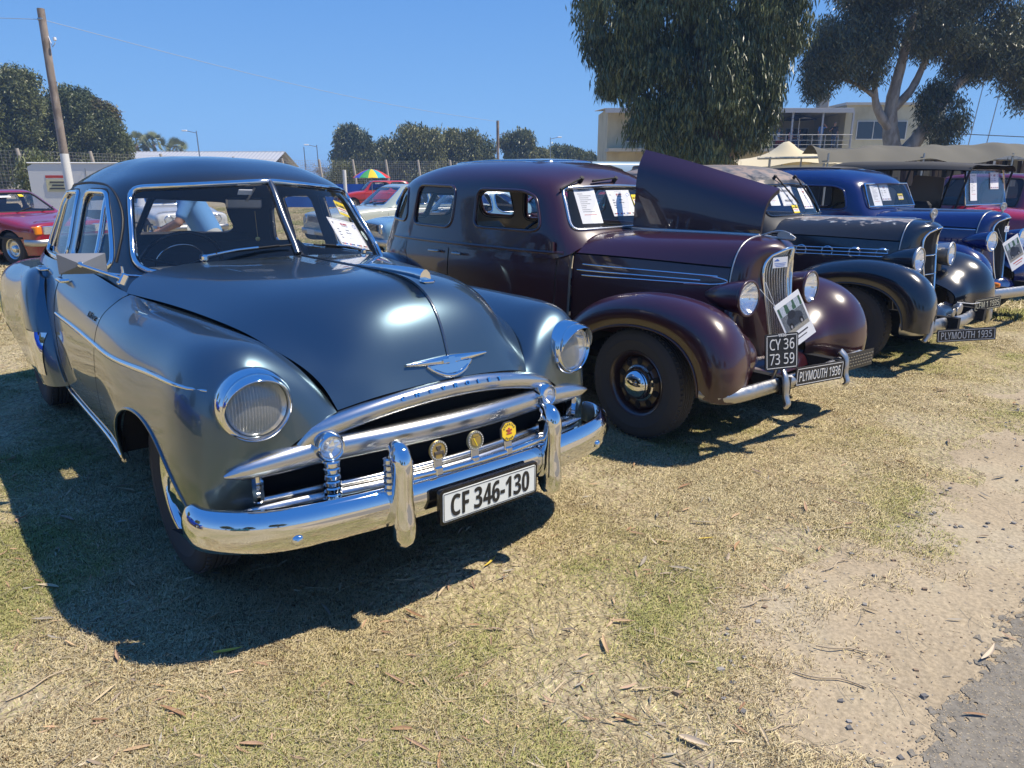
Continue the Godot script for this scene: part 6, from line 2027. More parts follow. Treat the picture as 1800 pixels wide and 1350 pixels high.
# ---------------------------------------------------------------- trees, buildings, fence, people's surroundings
func leaf_cluster(r: Rnd, count: int, L: float, W: float, spread: float, droop: float) -> Mesh:
	var g := G.new()
	for i in count:
		var o := Vector3(r.r(-1, 1), r.r(-1, 1), r.r(-1, 1)) * spread
		var a := r.r(0, TAU)
		var d := Vector3(cos(a) * (1 - droop), -droop + r.r(-.25, .25), sin(a) * (1 - droop)).normalized()
		var sd := d.cross(Vector3(r.r(-1, 1), r.r(-1, 1), r.r(-1, 1))).normalized()
		var ll := L * r.r(.6, 1.2); var w := W * r.r(.7, 1.2)
		var up := sd.cross(d)
		var p1 := o + d * ll * .45 + up * ll * .05; var p2 := o + d * ll - up * ll * .06
		var nn := (up + Vector3(0, .4, 0)).normalized()
		var k := g.add(o, nn); g.add(p1 + sd * w * .5, nn); g.add(p1 - sd * w * .5, nn); g.add(p2, nn)
		g.tri(k, k + 1, k + 2); g.tri(k + 1, k + 3, k + 2)
	return mesh_of(g)

func bark(key: String, a: Color, b: Color) -> StandardMaterial3D:
	if mats.has(key): return mats[key]
	var m := mat(key, Color(1, 1, 1), .9)
	m.albedo_texture = noise_tex(key.length() * 7, .02, [0.0, a * .7, .45, a, .6, b, 1.0, b * 1.2], 256, 5)
	m.uv1_triplanar = true
	m.uv1_scale = Vector3(.7, .25, .7)
	return m

func limb(p: Array, r0: float, r1: float, sides := 10) -> G:
	var q := PackedVector3Array()
	for v in p: q.append(v)
	var d := spl(q, 5)
	var s := PackedFloat32Array()
	for i in d.size():
		var t := i / float(d.size() - 1)
		s.append(lerpf(r0, r1, t) * (1 + .06 * sin(i * 2.3)))
	return tube(d, 1.0, sides, false, s)

func tree(called: String, label: String, at_: Vector3, lobes: Array, cluster: Mesh, n: int, lm: Material, cols: Array, bm: Material, limbs: Array, seedn: int, group := "trees round the field", size := 1.0, shell := .55, thin := -.12) -> Node3D:
	# lobes: [centre, radii]; leaf clusters crowd towards each lobe's surface, leaving gaps between
	var t := thing(called, label, "tree", group)
	t.position = at_
	var wood := G.new()
	for i in limbs.size():
		part(t, "trunk" if i == 0 else "limb", limb(limbs[i][0], limbs[i][1], limbs[i][2]), bm)
	var r := Rnd.new(seedn)
	var f := FastNoiseLite.new()
	f.seed = seedn; f.frequency = .45 / size
	var xs := []; var cs := PackedColorArray()
	var tot := 0.0
	var more := []
	for l in lobes:
		for k in 3:
			var a := r.r(0, TAU); var e := r.r(-.7, .7)
			var d := Vector3(cos(a) * cos(e), sin(e), sin(a) * cos(e) * .6)
			more.append([l[0] + d * l[1] * r.r(.95, 1.15), l[1] * r.r(.22, .42)])
	lobes = lobes + more
	for l in lobes: tot += pow(l[1].x * l[1].y * l[1].z, .67)
	for l in lobes:
		var cnt := int(n * pow(l[1].x * l[1].y * l[1].z, .67) / tot)
		var hue := r.r(-.3, .3)
		for i in cnt:
			var d := Vector3(r.r(-1, 1), r.r(-1, 1), r.r(-1, 1))
			if d.length() > 1 or d.length() < .02: d = d.normalized() * r.r(.4, 1.0)
			var rad := pow(d.length(), shell)
			var p: Vector3 = l[0] + d.normalized() * rad * l[1] * (1.0 + .22 * f.get_noise_3dv(l[0] * 3 + d.normalized() * 4 * size))
			if f.get_noise_3dv(p * 1.7) + .5 * f.get_noise_3dv(p * .8 + Vector3(9, 3, 1)) < thin: continue
			var s := r.r(.7, 1.25) * size
			xs.append(Transform3D(Basis.from_euler(Vector3(r.r(-.3, .3), r.r(0, TAU), r.r(-.3, .3))).scaled(Vector3.ONE * s), p))
			var k := clampf(.5 + hue + f.get_noise_3dv(p * .9) * .9 + r.r(-.25, .25), 0, 1)
			cs.append((cols[0] as Color).lerp(cols[1], k) * r.r(.8, 1.15))
	multi(t, "crown", cluster, lm, xs, cs)
	return t

func build_trees() -> void:
	var r := Rnd.new(11)
	var lm := mat("gum_leaf", Color(1, 1, 1), .42)
	lm.vertex_color_use_as_albedo = true
	lm.backlight_enabled = true; lm.backlight = Color(.26, .30, .10)
	var gum := [Color(.050, .072, .026), Color(.175, .195, .070)]
	var olive := [Color(.062, .088, .030), Color(.180, .195, .075)]
	var grey_bark := bark("gum_bark", Color(.30, .25, .20), Color(.42, .36, .30))
	var brown_bark := bark("brown_bark", Color(.20, .14, .10), Color(.30, .22, .16))
	var hang := leaf_cluster(r, 30, .22, .036, .27, .80)
	var fine := leaf_cluster(r, 26, .19, .042, .28, .6)
	# the big weeping gum behind the maroon and black saloons
	var A := Vector3(6.3, -.03, -24)
	var lb := []
	for q in [[-3.1, 6.3, .3, 1.2, 1.3, 1.2], [-1.5, 6.6, .0, 1.5, 1.7, 1.5], [.4, 6.6, .4, 1.5, 1.7, 1.5], [1.6, 6.2, .2, 1.05, 1.4, 1.2], [-2.9, 4.9, .4, .75, .85, .8], [-1.75, 4.4, .6, 1.0, 1.4, 1.1], [-.4, 4.7, 1.0, 1.2, 1.6, 1.2], [.95, 4.5, .5, 1.05, 1.5, 1.1], [-1.75, 3.15, .5, .85, .95, .9], [-.75, 3.0, .9, .75, 1.0, .8], [.55, 3.3, .5, .85, 1.0, .8], [.35, 2.6, .6, .55, .6, .5], [1.35, 3.4, .3, .5, .8, .5], [0, 9.0, 0, 3.0, 2.0, 2.6]]: lb.append([Vector3(q[0], q[1], q[2]), Vector3(q[3], q[4], q[5])])
	tree("gum_tree", "huge dark weeping gum tree with hanging leaves behind the maroon saloon", A, lb, hang, 13000, lm, gum, brown_bark,
		[[[Vector3(.1, -.1, 0), Vector3(.15, 1.5, .1), Vector3(.0, 3.2, 0), Vector3(-.3, 5.5, 0), Vector3(-.3, 8, 0)], .68, .25], [[Vector3(.1, 1.7, .1), Vector3(.9, 3.2, .2), Vector3(1.5, 5.2, .1), Vector3(1.9, 7, 0)], .38, .10], [[Vector3(0, 2.0, .1), Vector3(-.9, 3.6, .3), Vector3(-1.8, 5.0, .2), Vector3(-2.6, 6.3, .2)], .34, .08]], 5)
	# the open-branched gum on the right
	var B := Vector3(16.6, -.03, -32)
	lb = []
	for q in [[-2.6, 7.0, 0, 1.9, 1.3, 1.6], [-.6, 7.9, 0, 2.4, 1.6, 1.9], [1.6, 7.6, .2, 2.0, 1.4, 1.8], [3.6, 6.9, 0, 1.7, 1.3, 1.5], [4.9, 6.2, .2, 1.5, 1.2, 1.3], [5.2, 5.2, .2, .9, .75, .8], [-3.6, 6.0, 0, .9, .9, .9], [-3.9, 5.3, .2, .45, .5, .5], [1.3, 4.2, .6, .85, .8, .7], [.9, 4.9, .5, .7, .6, .6], [0, 9.6, 0, 4.2, 1.6, 3.0], [6.3, 7.2, 0, 1.8, 1.4, 1.5], [1.5, 3.3, .6, .42, .55, .4], [2.2, 6.0, .1, .8, .5, .7], [-1.7, 5.9, .2, .7, .5, .6]]: lb.append([Vector3(q[0], q[1], q[2]), Vector3(q[3], q[4], q[5])])
	tree("gum_tree", "spreading gum tree with pale forked trunk in front of the clubhouse", B, lb, fine, 9500, lm, [Color(.050, .064, .030), Color(.165, .172, .085)], grey_bark,
		[[[Vector3(.1, -.1, 0), Vector3(-.1, 2.0, 0), Vector3(-.35, 3.0, 0), Vector3(-.6, 4.2, 0), Vector3(-.45, 6.0, 0), Vector3(-.2, 8, 0)], .50, .12],
		[[Vector3(-.1, 2.2, .05), Vector3(.6, 3.2, .15), Vector3(1.0, 4.0, .2), Vector3(2.2, 5.6, .1), Vector3(4.3, 6.8, 0)], .36, .10],
		[[Vector3(-.5, 3.6, .05), Vector3(-1.15, 4.3, .1), Vector3(-1.45, 5.2, .1), Vector3(-1.3, 7.2, 0)], .22, .07],
		[[Vector3(-1.4, 4.9, .1), Vector3(-2.3, 5.4, .1), Vector3(-3.6, 5.8, 0)], .10, .04],
		[[Vector3(-.55, 4.4, .0), Vector3(.1, 5.2, .1), Vector3(.6, 6.4, 0), Vector3(1.4, 7.6, 0)], .20, .07],
		[[Vector3(2.3, 5.7, .1), Vector3(3.6, 5.9, .1), Vector3(5.0, 5.7, .1)], .09, .03]], 9, "trees round the field", 1.0, .6, -.14)
	# dense trees at the left edge
	var big := leaf_cluster(r, 36, .22, .075, .42, .45)
	lb = []
	for q in [[-2, 3.6, 0, 3.2, 3.0, 2.6], [-.6, 6.6, 0, 2.6, 2.6, 2.4], [-3.2, 8.2, 0, 3.2, 2.6, 2.6], [.6, 5.0, .3, 1.9, 2.2, 1.8], [2.3, 7.0, .2, 1.0, 1.0, 1.0], [1.9, 8.2, .2, 1.1, 1.0, 1.0], [-1.8, 9.6, 0, 1.6, 1.2, 1.4]]: lb.append([Vector3(q[0], q[1], q[2]), Vector3(q[3], q[4], q[5])])
	tree("broad_tree", "tall dense dark tree at the left edge behind the fence", Vector3(-37.6, -.03, -55), lb, big, 8500, lm, olive, brown_bark, [[[Vector3(-1, -.1, 0), Vector3(-1, 3, 0), Vector3(-1.2, 7, 0)], .5, .15]], 21, "trees round the field", 1.15)
	lb = []
	for q in [[0, 3.0, 0, 3.0, 2.4, 2.4], [-.6, 6.4, 0, 2.0, 2.2, 2.0], [1.2, 5.2, .2, 1.9, 2.2, 1.8], [-1.7, 4.6, .2, 1.7, 2.0, 1.6], [2.2, 3.8, .2, 1.3, 1.5, 1.3], [2.6, 2.2, .2, 1.0, 1.3, 1.0]]: lb.append([Vector3(q[0], q[1], q[2]), Vector3(q[3], q[4], q[5])])
	tree("broad_tree", "rounded dark tree behind the leaning pole at left", Vector3(-34.3, -.03, -60), lb, big, 7500, lm, olive, brown_bark, [[[Vector3(0, -.1, 0), Vector3(0, 3, 0), Vector3(-.3, 6, 0)], .45, .12]], 23, "trees round the field", 1.1)
	lb = [[Vector3(.2, 6.9, 0), Vector3(.9, .55, .8)], [Vector3(.9, 6.5, .1), Vector3(.7, .4, .6)], [Vector3(-.3, 6.3, .1), Vector3(.4, .3, .4)]]
	tree("young_tree", "thin yellowish branch tree beside the dark tree at left", Vector3(-32.9, -.03, -60), lb, leaf_cluster(r, 22, .26, .08, .34, .3), 420, lm, [Color(.11, .09, .03), Color(.20, .16, .05)], brown_bark, [[[Vector3(-.6, -.1, 0), Vector3(-.4, 4, 0), Vector3(.3, 6.6, 0)], .12, .03], [[Vector3(-.3, 4.8, 0), Vector3(.6, 6.0, 0), Vector3(1.2, 6.6, 0)], .06, .02]], 25)
	lb = [[Vector3(0, 1.6, 0), Vector3(.7, 1.2, .7)]]
	tree("sapling", "thin sapling by the mesh fence at the left edge", Vector3(-20.3, -.03, -32), lb, fine, 320, lm, olive, brown_bark, [[[Vector3(0, -.1, 0), Vector3(.1, 1, 0), Vector3(0, 2.2, 0)], .05, .02]], 26)
	# the far line of gums
	var far := leaf_cluster(r, 30, .30, .10, .50, .6)
	var line := [
		["tall dark gum, first of the far line, left of the umbrella", -19.0, -90, [[-.8, 6.3, 1.3, 1.5], [.6, 5.2, 1.6, 1.9], [-1.0, 4.0, 1.5, 1.6], [1.6, 3.6, 1.6, 1.7], [0, 2.2, 2.2, 1.4]]],
		["loose gum in the far line between two denser ones", -15.4, -92, [[0, 4.6, 1.5, 1.6], [.4, 2.9, 2.0, 1.6]]],
		["broad rounded olive gum in the far line above the umbrella", -10.2, -80, [[-.6, 5.5, 1.7, 1.7], [.9, 5.0, 1.5, 1.8], [-1.2, 3.6, 1.9, 1.8], [1.2, 3.0, 1.9, 1.8], [0, 1.8, 2.4, 1.4]]],
		["narrow upright gum next to the broad one in the far line", -6.6, -83, [[0, 5.2, 1.1, 1.5], [.1, 3.2, 1.3, 1.8], [0, 1.8, 1.3, 1.3]]],
		["second narrow upright gum in the far line above the maroon roof", -4.9, -84, [[0, 5.4, 1.0, 1.4], [0, 3.4, 1.2, 1.9], [.1, 1.8, 1.3, 1.3]]],
		["pointed greyish gum left of the thin pole", -3.4, -85, [[0, 4.6, .9, 1.5], [0, 2.8, 1.2, 1.5]]],
		["dark gum directly behind the thin pole over the maroon roof", .7, -90, [[-.9, 5.7, 1.0, 1.0], [.5, 5.8, 1.2, 1.4], [.3, 3.8, 1.7, 1.7], [-.3, 2.2, 1.8, 1.3]]],
		["small ragged gum between two bigger ones in the far line", 3.6, -92, [[0, 4.0, .9, 1.0], [.1, 2.6, 1.0, 1.2]]],
		["low spreading gum, last of the far line", 6.9, -95, [[-.6, 4.6, 1.4, 1.0], [.9, 4.0, 1.5, 1.1], [0, 2.8, 2.2, 1.3]]],
		["low greyish gum at the right end of the far line", 9.6, -95, [[0, 3.6, 1.2, 1.0], [.2, 2.4, 1.7, 1.0]]]]
	for i in line.size():
		var l: Array = line[i]
		lb = []
		for q in l[3]: lb.append([Vector3(q[0], q[1], r.r(-.4, .4)), Vector3(q[2], q[3], q[2])])
		var tone := r.r(.85, 1.2)
		tree("far_gum", l[0], Vector3(l[1], -.03, l[2]), lb, far, 900 + 480 * lb.size(), lm, [Color(.080, .100, .038) * tone, Color(.235, .235, .090) * tone], brown_bark, [[[Vector3(0, -.1, 0), Vector3(.1, 2, 0), Vector3(0, 4, 0)], .25, .08]], 40 + i, "far line of gum trees", 1.1)
	lb = [[Vector3(0, 1.6, 0), Vector3(1.3, 1.3, 1.2)], [Vector3(.9, 1.2, 0), Vector3(.9, 1.1, .9)]]
	tree("bush", "yellow-green rounded bush left of the rainbow umbrella", Vector3(-12.3, -.03, -54), lb, big, 700, lm, [Color(.07, .085, .02), Color(.16, .17, .05)], brown_bark, [[[Vector3(0, -.1, 0), Vector3(0, 1, 0)], .1, .05]], 60, "bushes by the fence", .8)
	lb = [[Vector3(0, 1.5, 0), Vector3(1.7, 1.3, 1.2)], [Vector3(-1.6, 1.3, 0), Vector3(1.2, 1.0, 1.0)]]
	tree("bush", "grey-brown bare bush behind the grey saloon's roof edge", Vector3(-15.6, -.03, -58), lb, leaf_cluster(r, 20, .3, .03, .4, .1), 500, lm, [Color(.12, .10, .08), Color(.20, .16, .12)], brown_bark, [[[Vector3(0, -.1, 0), Vector3(0, 1, 0)], .1, .05]], 61, "bushes by the fence", .9)
	# fan palms
	for q in [[-55.2, 7.0, "left fan palm of the pair above the grey roof"], [-52.7, 7.1, "right fan palm of the pair above the grey roof"], [-49.4, 6.2, "single fan palm standing apart, above the grey roof"]]:
		var t := thing("fan_palm", q[2], "palm tree", "fan palms beyond the grey roof")
		t.position = Vector3(q[0], -.03, -110)
		part(t, "trunk", limb([Vector3(0, 0, 0), Vector3(.1, q[1] * .5, 0), Vector3(0, q[1] - .6, 0)], .28, .22), brown_bark)
		for k in 40:
			var a := r.r(0, TAU); var e := r.r(-.8, 1.5)
			var d := Vector3(cos(a) * cos(e), sin(e), sin(a) * cos(e))
			var g := G.new()
			var o := Vector3(0, q[1] - .5, 0)
			var c := o + d * .95
			g.join(bar(o, c, .02, 4))
			var sd := d.cross(Vector3.UP).normalized().rotated(d, r.r(-1.3, 1.3)); var up := sd.cross(d)
			for j in 11:
				var an := lerpf(-1.25, 1.25, j / 10.0)
				var dd := d * cos(an) + sd * sin(an)
				var tip := c + dd * 1.15 - Vector3(0, .10, 0)
				var ss := (sd * cos(an) - d * sin(an)) * .09
				g.flat(c + dd * .06 - ss * .3, c + dd * .35 + ss, tip, up); g.flat(c + dd * .06 - ss * .3, c + dd * .35 - ss, tip, up)
			part(t, "frond", g, mat("palm_leaf", Color(.20, .22, .09), .5))
	# trees behind the camera, mirrored in paint and chrome
	for q in [[-14, 24, "dark gum behind the viewer, mirrored in the chrome"], [-3, 34, "second gum behind the viewer, mirrored small in the chrome"], [12, 30, "third gum behind the viewer on the right, mirrored in the chrome"], [-26, 6, "gum off to the left, mirrored along the grey wing"], [-30, -9, "gum far left, mirrored along the grey doors"]]:
		lb = [[Vector3(0, 5.5, 0), Vector3(2.8, 2.4, 2.6)], [Vector3(1.5, 3.8, .4), Vector3(2.2, 2, 2)], [Vector3(-1.6, 4.2, 0), Vector3(2, 2, 2)]]
		tree("gum_tree", q[2], Vector3(q[0], -.03, q[1]), lb, big, 1500, lm, olive, brown_bark, [[[Vector3(0, -.1, 0), Vector3(0, 3, 0), Vector3(.3, 5, 0)], .35, .12]], 70 + q[0], "trees behind the viewer", 1.1)

func windowed(parent: Node3D, x: Transform3D, w: float, h: float, panes: int, called := "window") -> void:
	var fm := mat("window_frame", Color(.55, .55, .52), .5)
	var o := part(parent, called, G.new().join(box(Vector3(w, .06, .06), x * at(Vector3(0, h / 2, 0)))).join(box(Vector3(w, .06, .06), x * at(Vector3(0, -h / 2, 0)))).join(box(Vector3(.06, h - .06, .06), x * at(Vector3(-w / 2, 0, 0)))).join(box(Vector3(.06, h - .06, .06), x * at(Vector3(w / 2, 0, 0)))), fm)
	for i in panes:
		var pw := w / panes
		part(o, "pane", box(Vector3(pw - .07, h - .07, .02), x * at(Vector3(-w / 2 + pw * (i + .5), 0, -.02))), mat("window_pane", Color(.05, .06, .07), .06))
		if i: part(o, "mullion", box(Vector3(.05, h - .06, .05), x * at(Vector3(-w / 2 + pw * i, 0, 0.005))), fm)

func corrugated(w: float, d: float, x: Transform3D, pitch := .16) -> G:
	# a ribbed sheet roof, w along X and d along Z
	var D := []
	var n := int(w / pitch * 4)
	var a := PackedVector3Array(); var b := PackedVector3Array(); var e := PackedVector3Array()
	for i in n + 1:
		var xx := -w / 2 + w * i / n
		var y := .025 * sin(TAU * i / 4.0)
		a.append(Vector3(xx, y, -d / 2)); b.append(Vector3(xx, y, d / 2)); e.append(Vector3(xx, y - .03, d / 2))
	return xf(gridg([a, b, e], Vector3(0, -5, 0)), x)

func plaster(key: String, c: Color) -> StandardMaterial3D:
	if mats.has(key): return mats[key]
	var m := mat(key, c, .9)
	m.albedo_texture = noise_tex(key.length() * 5 + 1, .012, [0.0, Color(.78, .76, .72), .5, Color(1, 1, 1), 1.0, Color(.9, .89, .86)], 256, 5)
	m.uv1_triplanar = true; m.uv1_scale = Vector3(.2, .12, .2)
	return m

func build_buildings() -> void:
	var cream := plaster("cream_wall", Color(.56, .50, .33))
	var tin := mat("roof_tin", Color(.34, .34, .34), .5, .2)
	# clubhouse with balcony, 55 m off
	var c := thing("clubhouse", "cream two-storey clubhouse with a long balcony behind the gum trees", "building")
	c.position = Vector3(7.0, -.03, -55)
	part(c, "wall", box(Vector3(24.4, 3.55, 6), at(Vector3(12.2, 1.78, -3.2))), cream)
	part(c, "wall", box(Vector3(8.6, 3.0, 6), at(Vector3(4.3, 5.06, -3.2))), cream)
	part(c, "wall", box(Vector3(7.2, 3.15, 6.4), at(Vector3(20.8, 5.14, -3.0))), cream)
	part(c, "wall", box(Vector3(8.6, 2.9, .3), at(Vector3(12.9, 5.0, -5.6))), cream)
	part(c, "parapet", box(Vector3(7.5, .18, 6.7), at(Vector3(20.8, 6.80, -3.0))), plaster("parapet", Color(.5, .48, .42)))
	part(c, "balcony_floor", box(Vector3(24.6, .22, 1.9), at(Vector3(12.2, 3.60, .55))), plaster("slab", Color(.45, .42, .34)))
	part(c, "roof", corrugated(17.6, 7.4, Transform3D(Basis(Vector3.RIGHT, .06), Vector3(8.4, 6.62, -2.3))), tin)
	part(c, "fascia", box(Vector3(17.6, .30, .06), at(Vector3(8.4, 6.25, 1.42))), mat("fascia", Color(.42, .43, .44), .6))
	part(c, "ceiling", box(Vector3(8.8, .06, 7.0), at(Vector3(12.9, 6.22, -2.2))), mat("soffit", Color(.35, .34, .32), .8))
	part(c, "chimney", box(Vector3(.75, 1.1, .75), at(Vector3(16.3, 7.2, -2.0)), .08), plaster("chimney", Color(.34, .31, .26)))
	part(c, "flue", bar(Vector3(16.75, 6.6, -2), Vector3(16.8, 8.2, -2), .03), mats["steel"])
	windowed(c, at(Vector3(19.9, 5.0, .24)), 3.6, 1.25, 3)
	windowed(c, at(Vector3(23.4, 6.2, .24)), 1.0, .5, 2)
	windowed(c, at(Vector3(2.2, 4.9, -.17)), 1.6, 1.3, 2)
	windowed(c, at(Vector3(2.6, 1.9, -.17)), 1.8, 1.3, 2)
	for i in 4: windowed(c, at(Vector3(9.9 + 2.0 * i, 4.75, -5.42)), 1.8, 1.5, 2, "balcony_window")
	for i in 5: part(c, "balcony_post", box(Vector3(.11, 2.5, .11), at(Vector3(8.7 + 2.15 * i, 4.95, 1.2))), mat("post_grey", Color(.40, .42, .45), .5))
	var white := mat("rail_white", Color(.38, .38, .37), .4)
	for y in [3.95, 4.25, 4.62]: part(c, "railing", bar(Vector3(7.0, y, 1.42), Vector3(17.3, y, 1.42), .03 if y > 4.5 else .018, 6), white)
	for i in 12: part(c, "railing_post", bar(Vector3(7.0 + .93 * i, 3.7, 1.42), Vector3(7.0 + .93 * i, 4.64, 1.42), .028, 6), white)
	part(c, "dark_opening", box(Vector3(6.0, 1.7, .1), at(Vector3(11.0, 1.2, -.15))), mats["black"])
	# annexe wall at the far right
	single("annexe", box(Vector3(9.5, 3.7, 3), at(Vector3(36.0, 1.82, -54))), plaster("annexe_wall", Color(.42, .42, .39)), "low pale grey flat-roofed annexe right of the clubhouse", "building")
	# grey-roofed hall, far left
	var h := thing("hall", "long low hall with a pale grey sheet roof behind the grey saloon", "building")
	h.position = Vector3(-33, -.03, -78)
	part(h, "wall", box(Vector3(17, 2.9, 8), at(Vector3(0, 1.45, 0))), plaster("hall_wall", Color(.42, .42, .36)))
	part(h, "gable", extrude(pv2([-4.3, 0, 4.3, 0, 0, 1.5]), .3, Transform3D(Basis(Vector3.UP, PI / 2 - .5), Vector3(-7.8, 2.9, 1.8))), plaster("gable", Color(.40, .40, .34)))
	for s in [-1.0, 1.0]: part(h, "roof_slope", corrugated(18, 4.9, Transform3D(Basis(Vector3.RIGHT, .31 * s), Vector3(0.3, 3.62, 2.25 * s)), .4), mat("hall_roof", Color(.42, .43, .44), .5))
	var bs := single("blue_shed", box(Vector3(4.5, 3.1, 4), at(Vector3(-38.6, 1.55, -70))), mat("shed_blue", Color(.02, .12, .42), .5), "blue painted shed end beside the grey-roofed hall", "shed")
	# small rubble-coloured block at the end of the tree line
	single("far_house", box(Vector3(4.6, 2.9, 4), at(Vector3(15.3, 1.4, -100))), plaster("far_house_wall", Color(.38, .34, .28)), "low stone-coloured building at the right end of the tree line", "building")
	# stretch tent and the olive awning
	var D := []
	for j in 9:
		var row := PackedVector3Array()
		for i in 15:
			var u := i / 14.0; var v := j / 8.0
			var y := 2.25 + .55 * sin(PI * v) * .4 + 1.0 * exp(-Vector2((u - .55) * 5.0, (v - .45) * 2.2).length() * 1.5) + .25 * u - .5 * pow(absf(2 * v - 1), 2) * .5
			if i == 14: y -= .15 * absf(sin(j * 1.6))
			row.append(Vector3(11.3 + 5.0 * u + .25 * sin(j * 1.57) * float(i == 14), y, -36.5 - 4 * v))
		D.append(row)
	var tt := thing("stretch_tent", "cream stretch tent with a pointed peak behind the worn black saloon", "tent")
	part(tt, "canopy", gridg(skin(D, 2, 2), Vector3(13, 0, -38)), mat("tent_cream", Color(.62, .54, .36), .8))
	part(tt, "side_curtain", gridg(skin([PackedVector3Array([Vector3(11.3, 2.05, -36.4), Vector3(12.6, 2.15, -36.4), Vector3(13.8, 2.2, -36.4), Vector3(15.9, 2.3, -36.4)]), PackedVector3Array([Vector3(11.2, .0, -36.2), Vector3(12.6, .0, -36.3), Vector3(13.8, .0, -36.2), Vector3(15.8, .0, -36.3)])], 3, 3), Vector3(13, 1, -40)), mat("tent_cream", Color(.62, .54, .36), .8))
	for q in [[13.8, 3.15], [11.4, 2.2], [16.1, 2.5]]: part(tt, "tent_pole", bar(Vector3(q[0], 0, -38), Vector3(q[0], q[1], -38), .04), mats["steel"])
	var aw := thing("stall_awning", "sagging olive canvas awning over the market stalls at right", "awning")
	D = []
	for j in 7:
		var row := PackedVector3Array()
		for i in 19:
			var u := i / 18.0; var v := j / 6.0
			var y := 2.42 + .18 * u + .20 * sin(PI * v) - .16 * sin(PI * fposmod(u * 3, 1.0)) * .6 - .15 * v * v + .05 * sin(u * 23 + v * 5) + .03 * sin(u * 61 - v * 9)
			if j == 6: y -= .22
			row.append(Vector3(10.5 + 7.5 * u - 1.2 * v * (1 - u), y, -27 + 4.5 * v))
		D.append(row)
	part(aw, "canvas", gridg(skin(D, 3, 3), Vector3(13, 0, -25)), mat("canvas_olive", Color(.125, .118, .092), .9))
	for q in [[9.6, -22.6], [12.5, -22.6], [15.2, -22.6], [18, -22.6], [10.5, -27], [14, -27], [18, -27]]: part(aw, "awning_pole", bar(Vector3(q[0], 0, q[1]), Vector3(q[0], 2.3, q[1]), .03), mats["steel"])
	part(aw, "truss", G.new().join(bar(Vector3(9.9, 2.35, -30), Vector3(13.2, 2.4, -30), .05)).join(bar(Vector3(10.4, .2, -30), Vector3(10.4, 2.4, -30), .05)).join(bar(Vector3(12.6, .2, -30), Vector3(12.6, 2.4, -30), .05)).join(bar(Vector3(10.4, 1.9, -30), Vector3(12.6, 1.9, -30), .04)).join(bar(Vector3(10.4, 1.1, -30), Vector3(11.4, 1.9, -30), .03)), mat("truss_cream", Color(.5, .46, .36), .6))
	var r := Rnd.new(8)
	var tones := [Color(.02, .02, .025), Color(.10, .10, .11), Color(.30, .30, .31), Color(.05, .04, .06), Color(.20, .16, .15)]
	for i in 34:
		var x := lerpf(12.2, 18.5, i / 33.0) + r.r(-.05, .05)
		var hgt := r.r(.55, .9)
		var g := G.new()
		var Dg := []
		for v in 4:
			var row := PackedVector3Array()
			for u in 7: row.append(Vector3((u / 6.0 - .5) * (.20 + .10 * v / 3.0), -hgt * v / 3.0, .03 * sin(u * 2.2 + i)))
			Dg.append(row)
		g.join(gridg(Dg, Vector3(0, -.3, -3)))
		var o := single("hanging_garment", xf(g, at(Vector3(x, 2.12, -24.2 + r.r(-.1, .1)))), mat("garment_%d" % (i % 5), tones[i % 5], .9), "garment hanging from the rail under the olive stall awning", "clothing", "clothes hanging in the market stall")
	single("stall_back_wall", box(Vector3(9, 1.9, .1), at(Vector3(14.5, .95, -26.6))), mat("stall_dark", Color(.03, .03, .035), .9), "dark backdrop of the market stall under the awning", "stall")
	single("clothes_rail", bar(Vector3(12, 2.14, -24.2), Vector3(18.7, 2.14, -24.2), .02), mats["steel"], "long rail under the olive awning that the garments hang from", "rail")

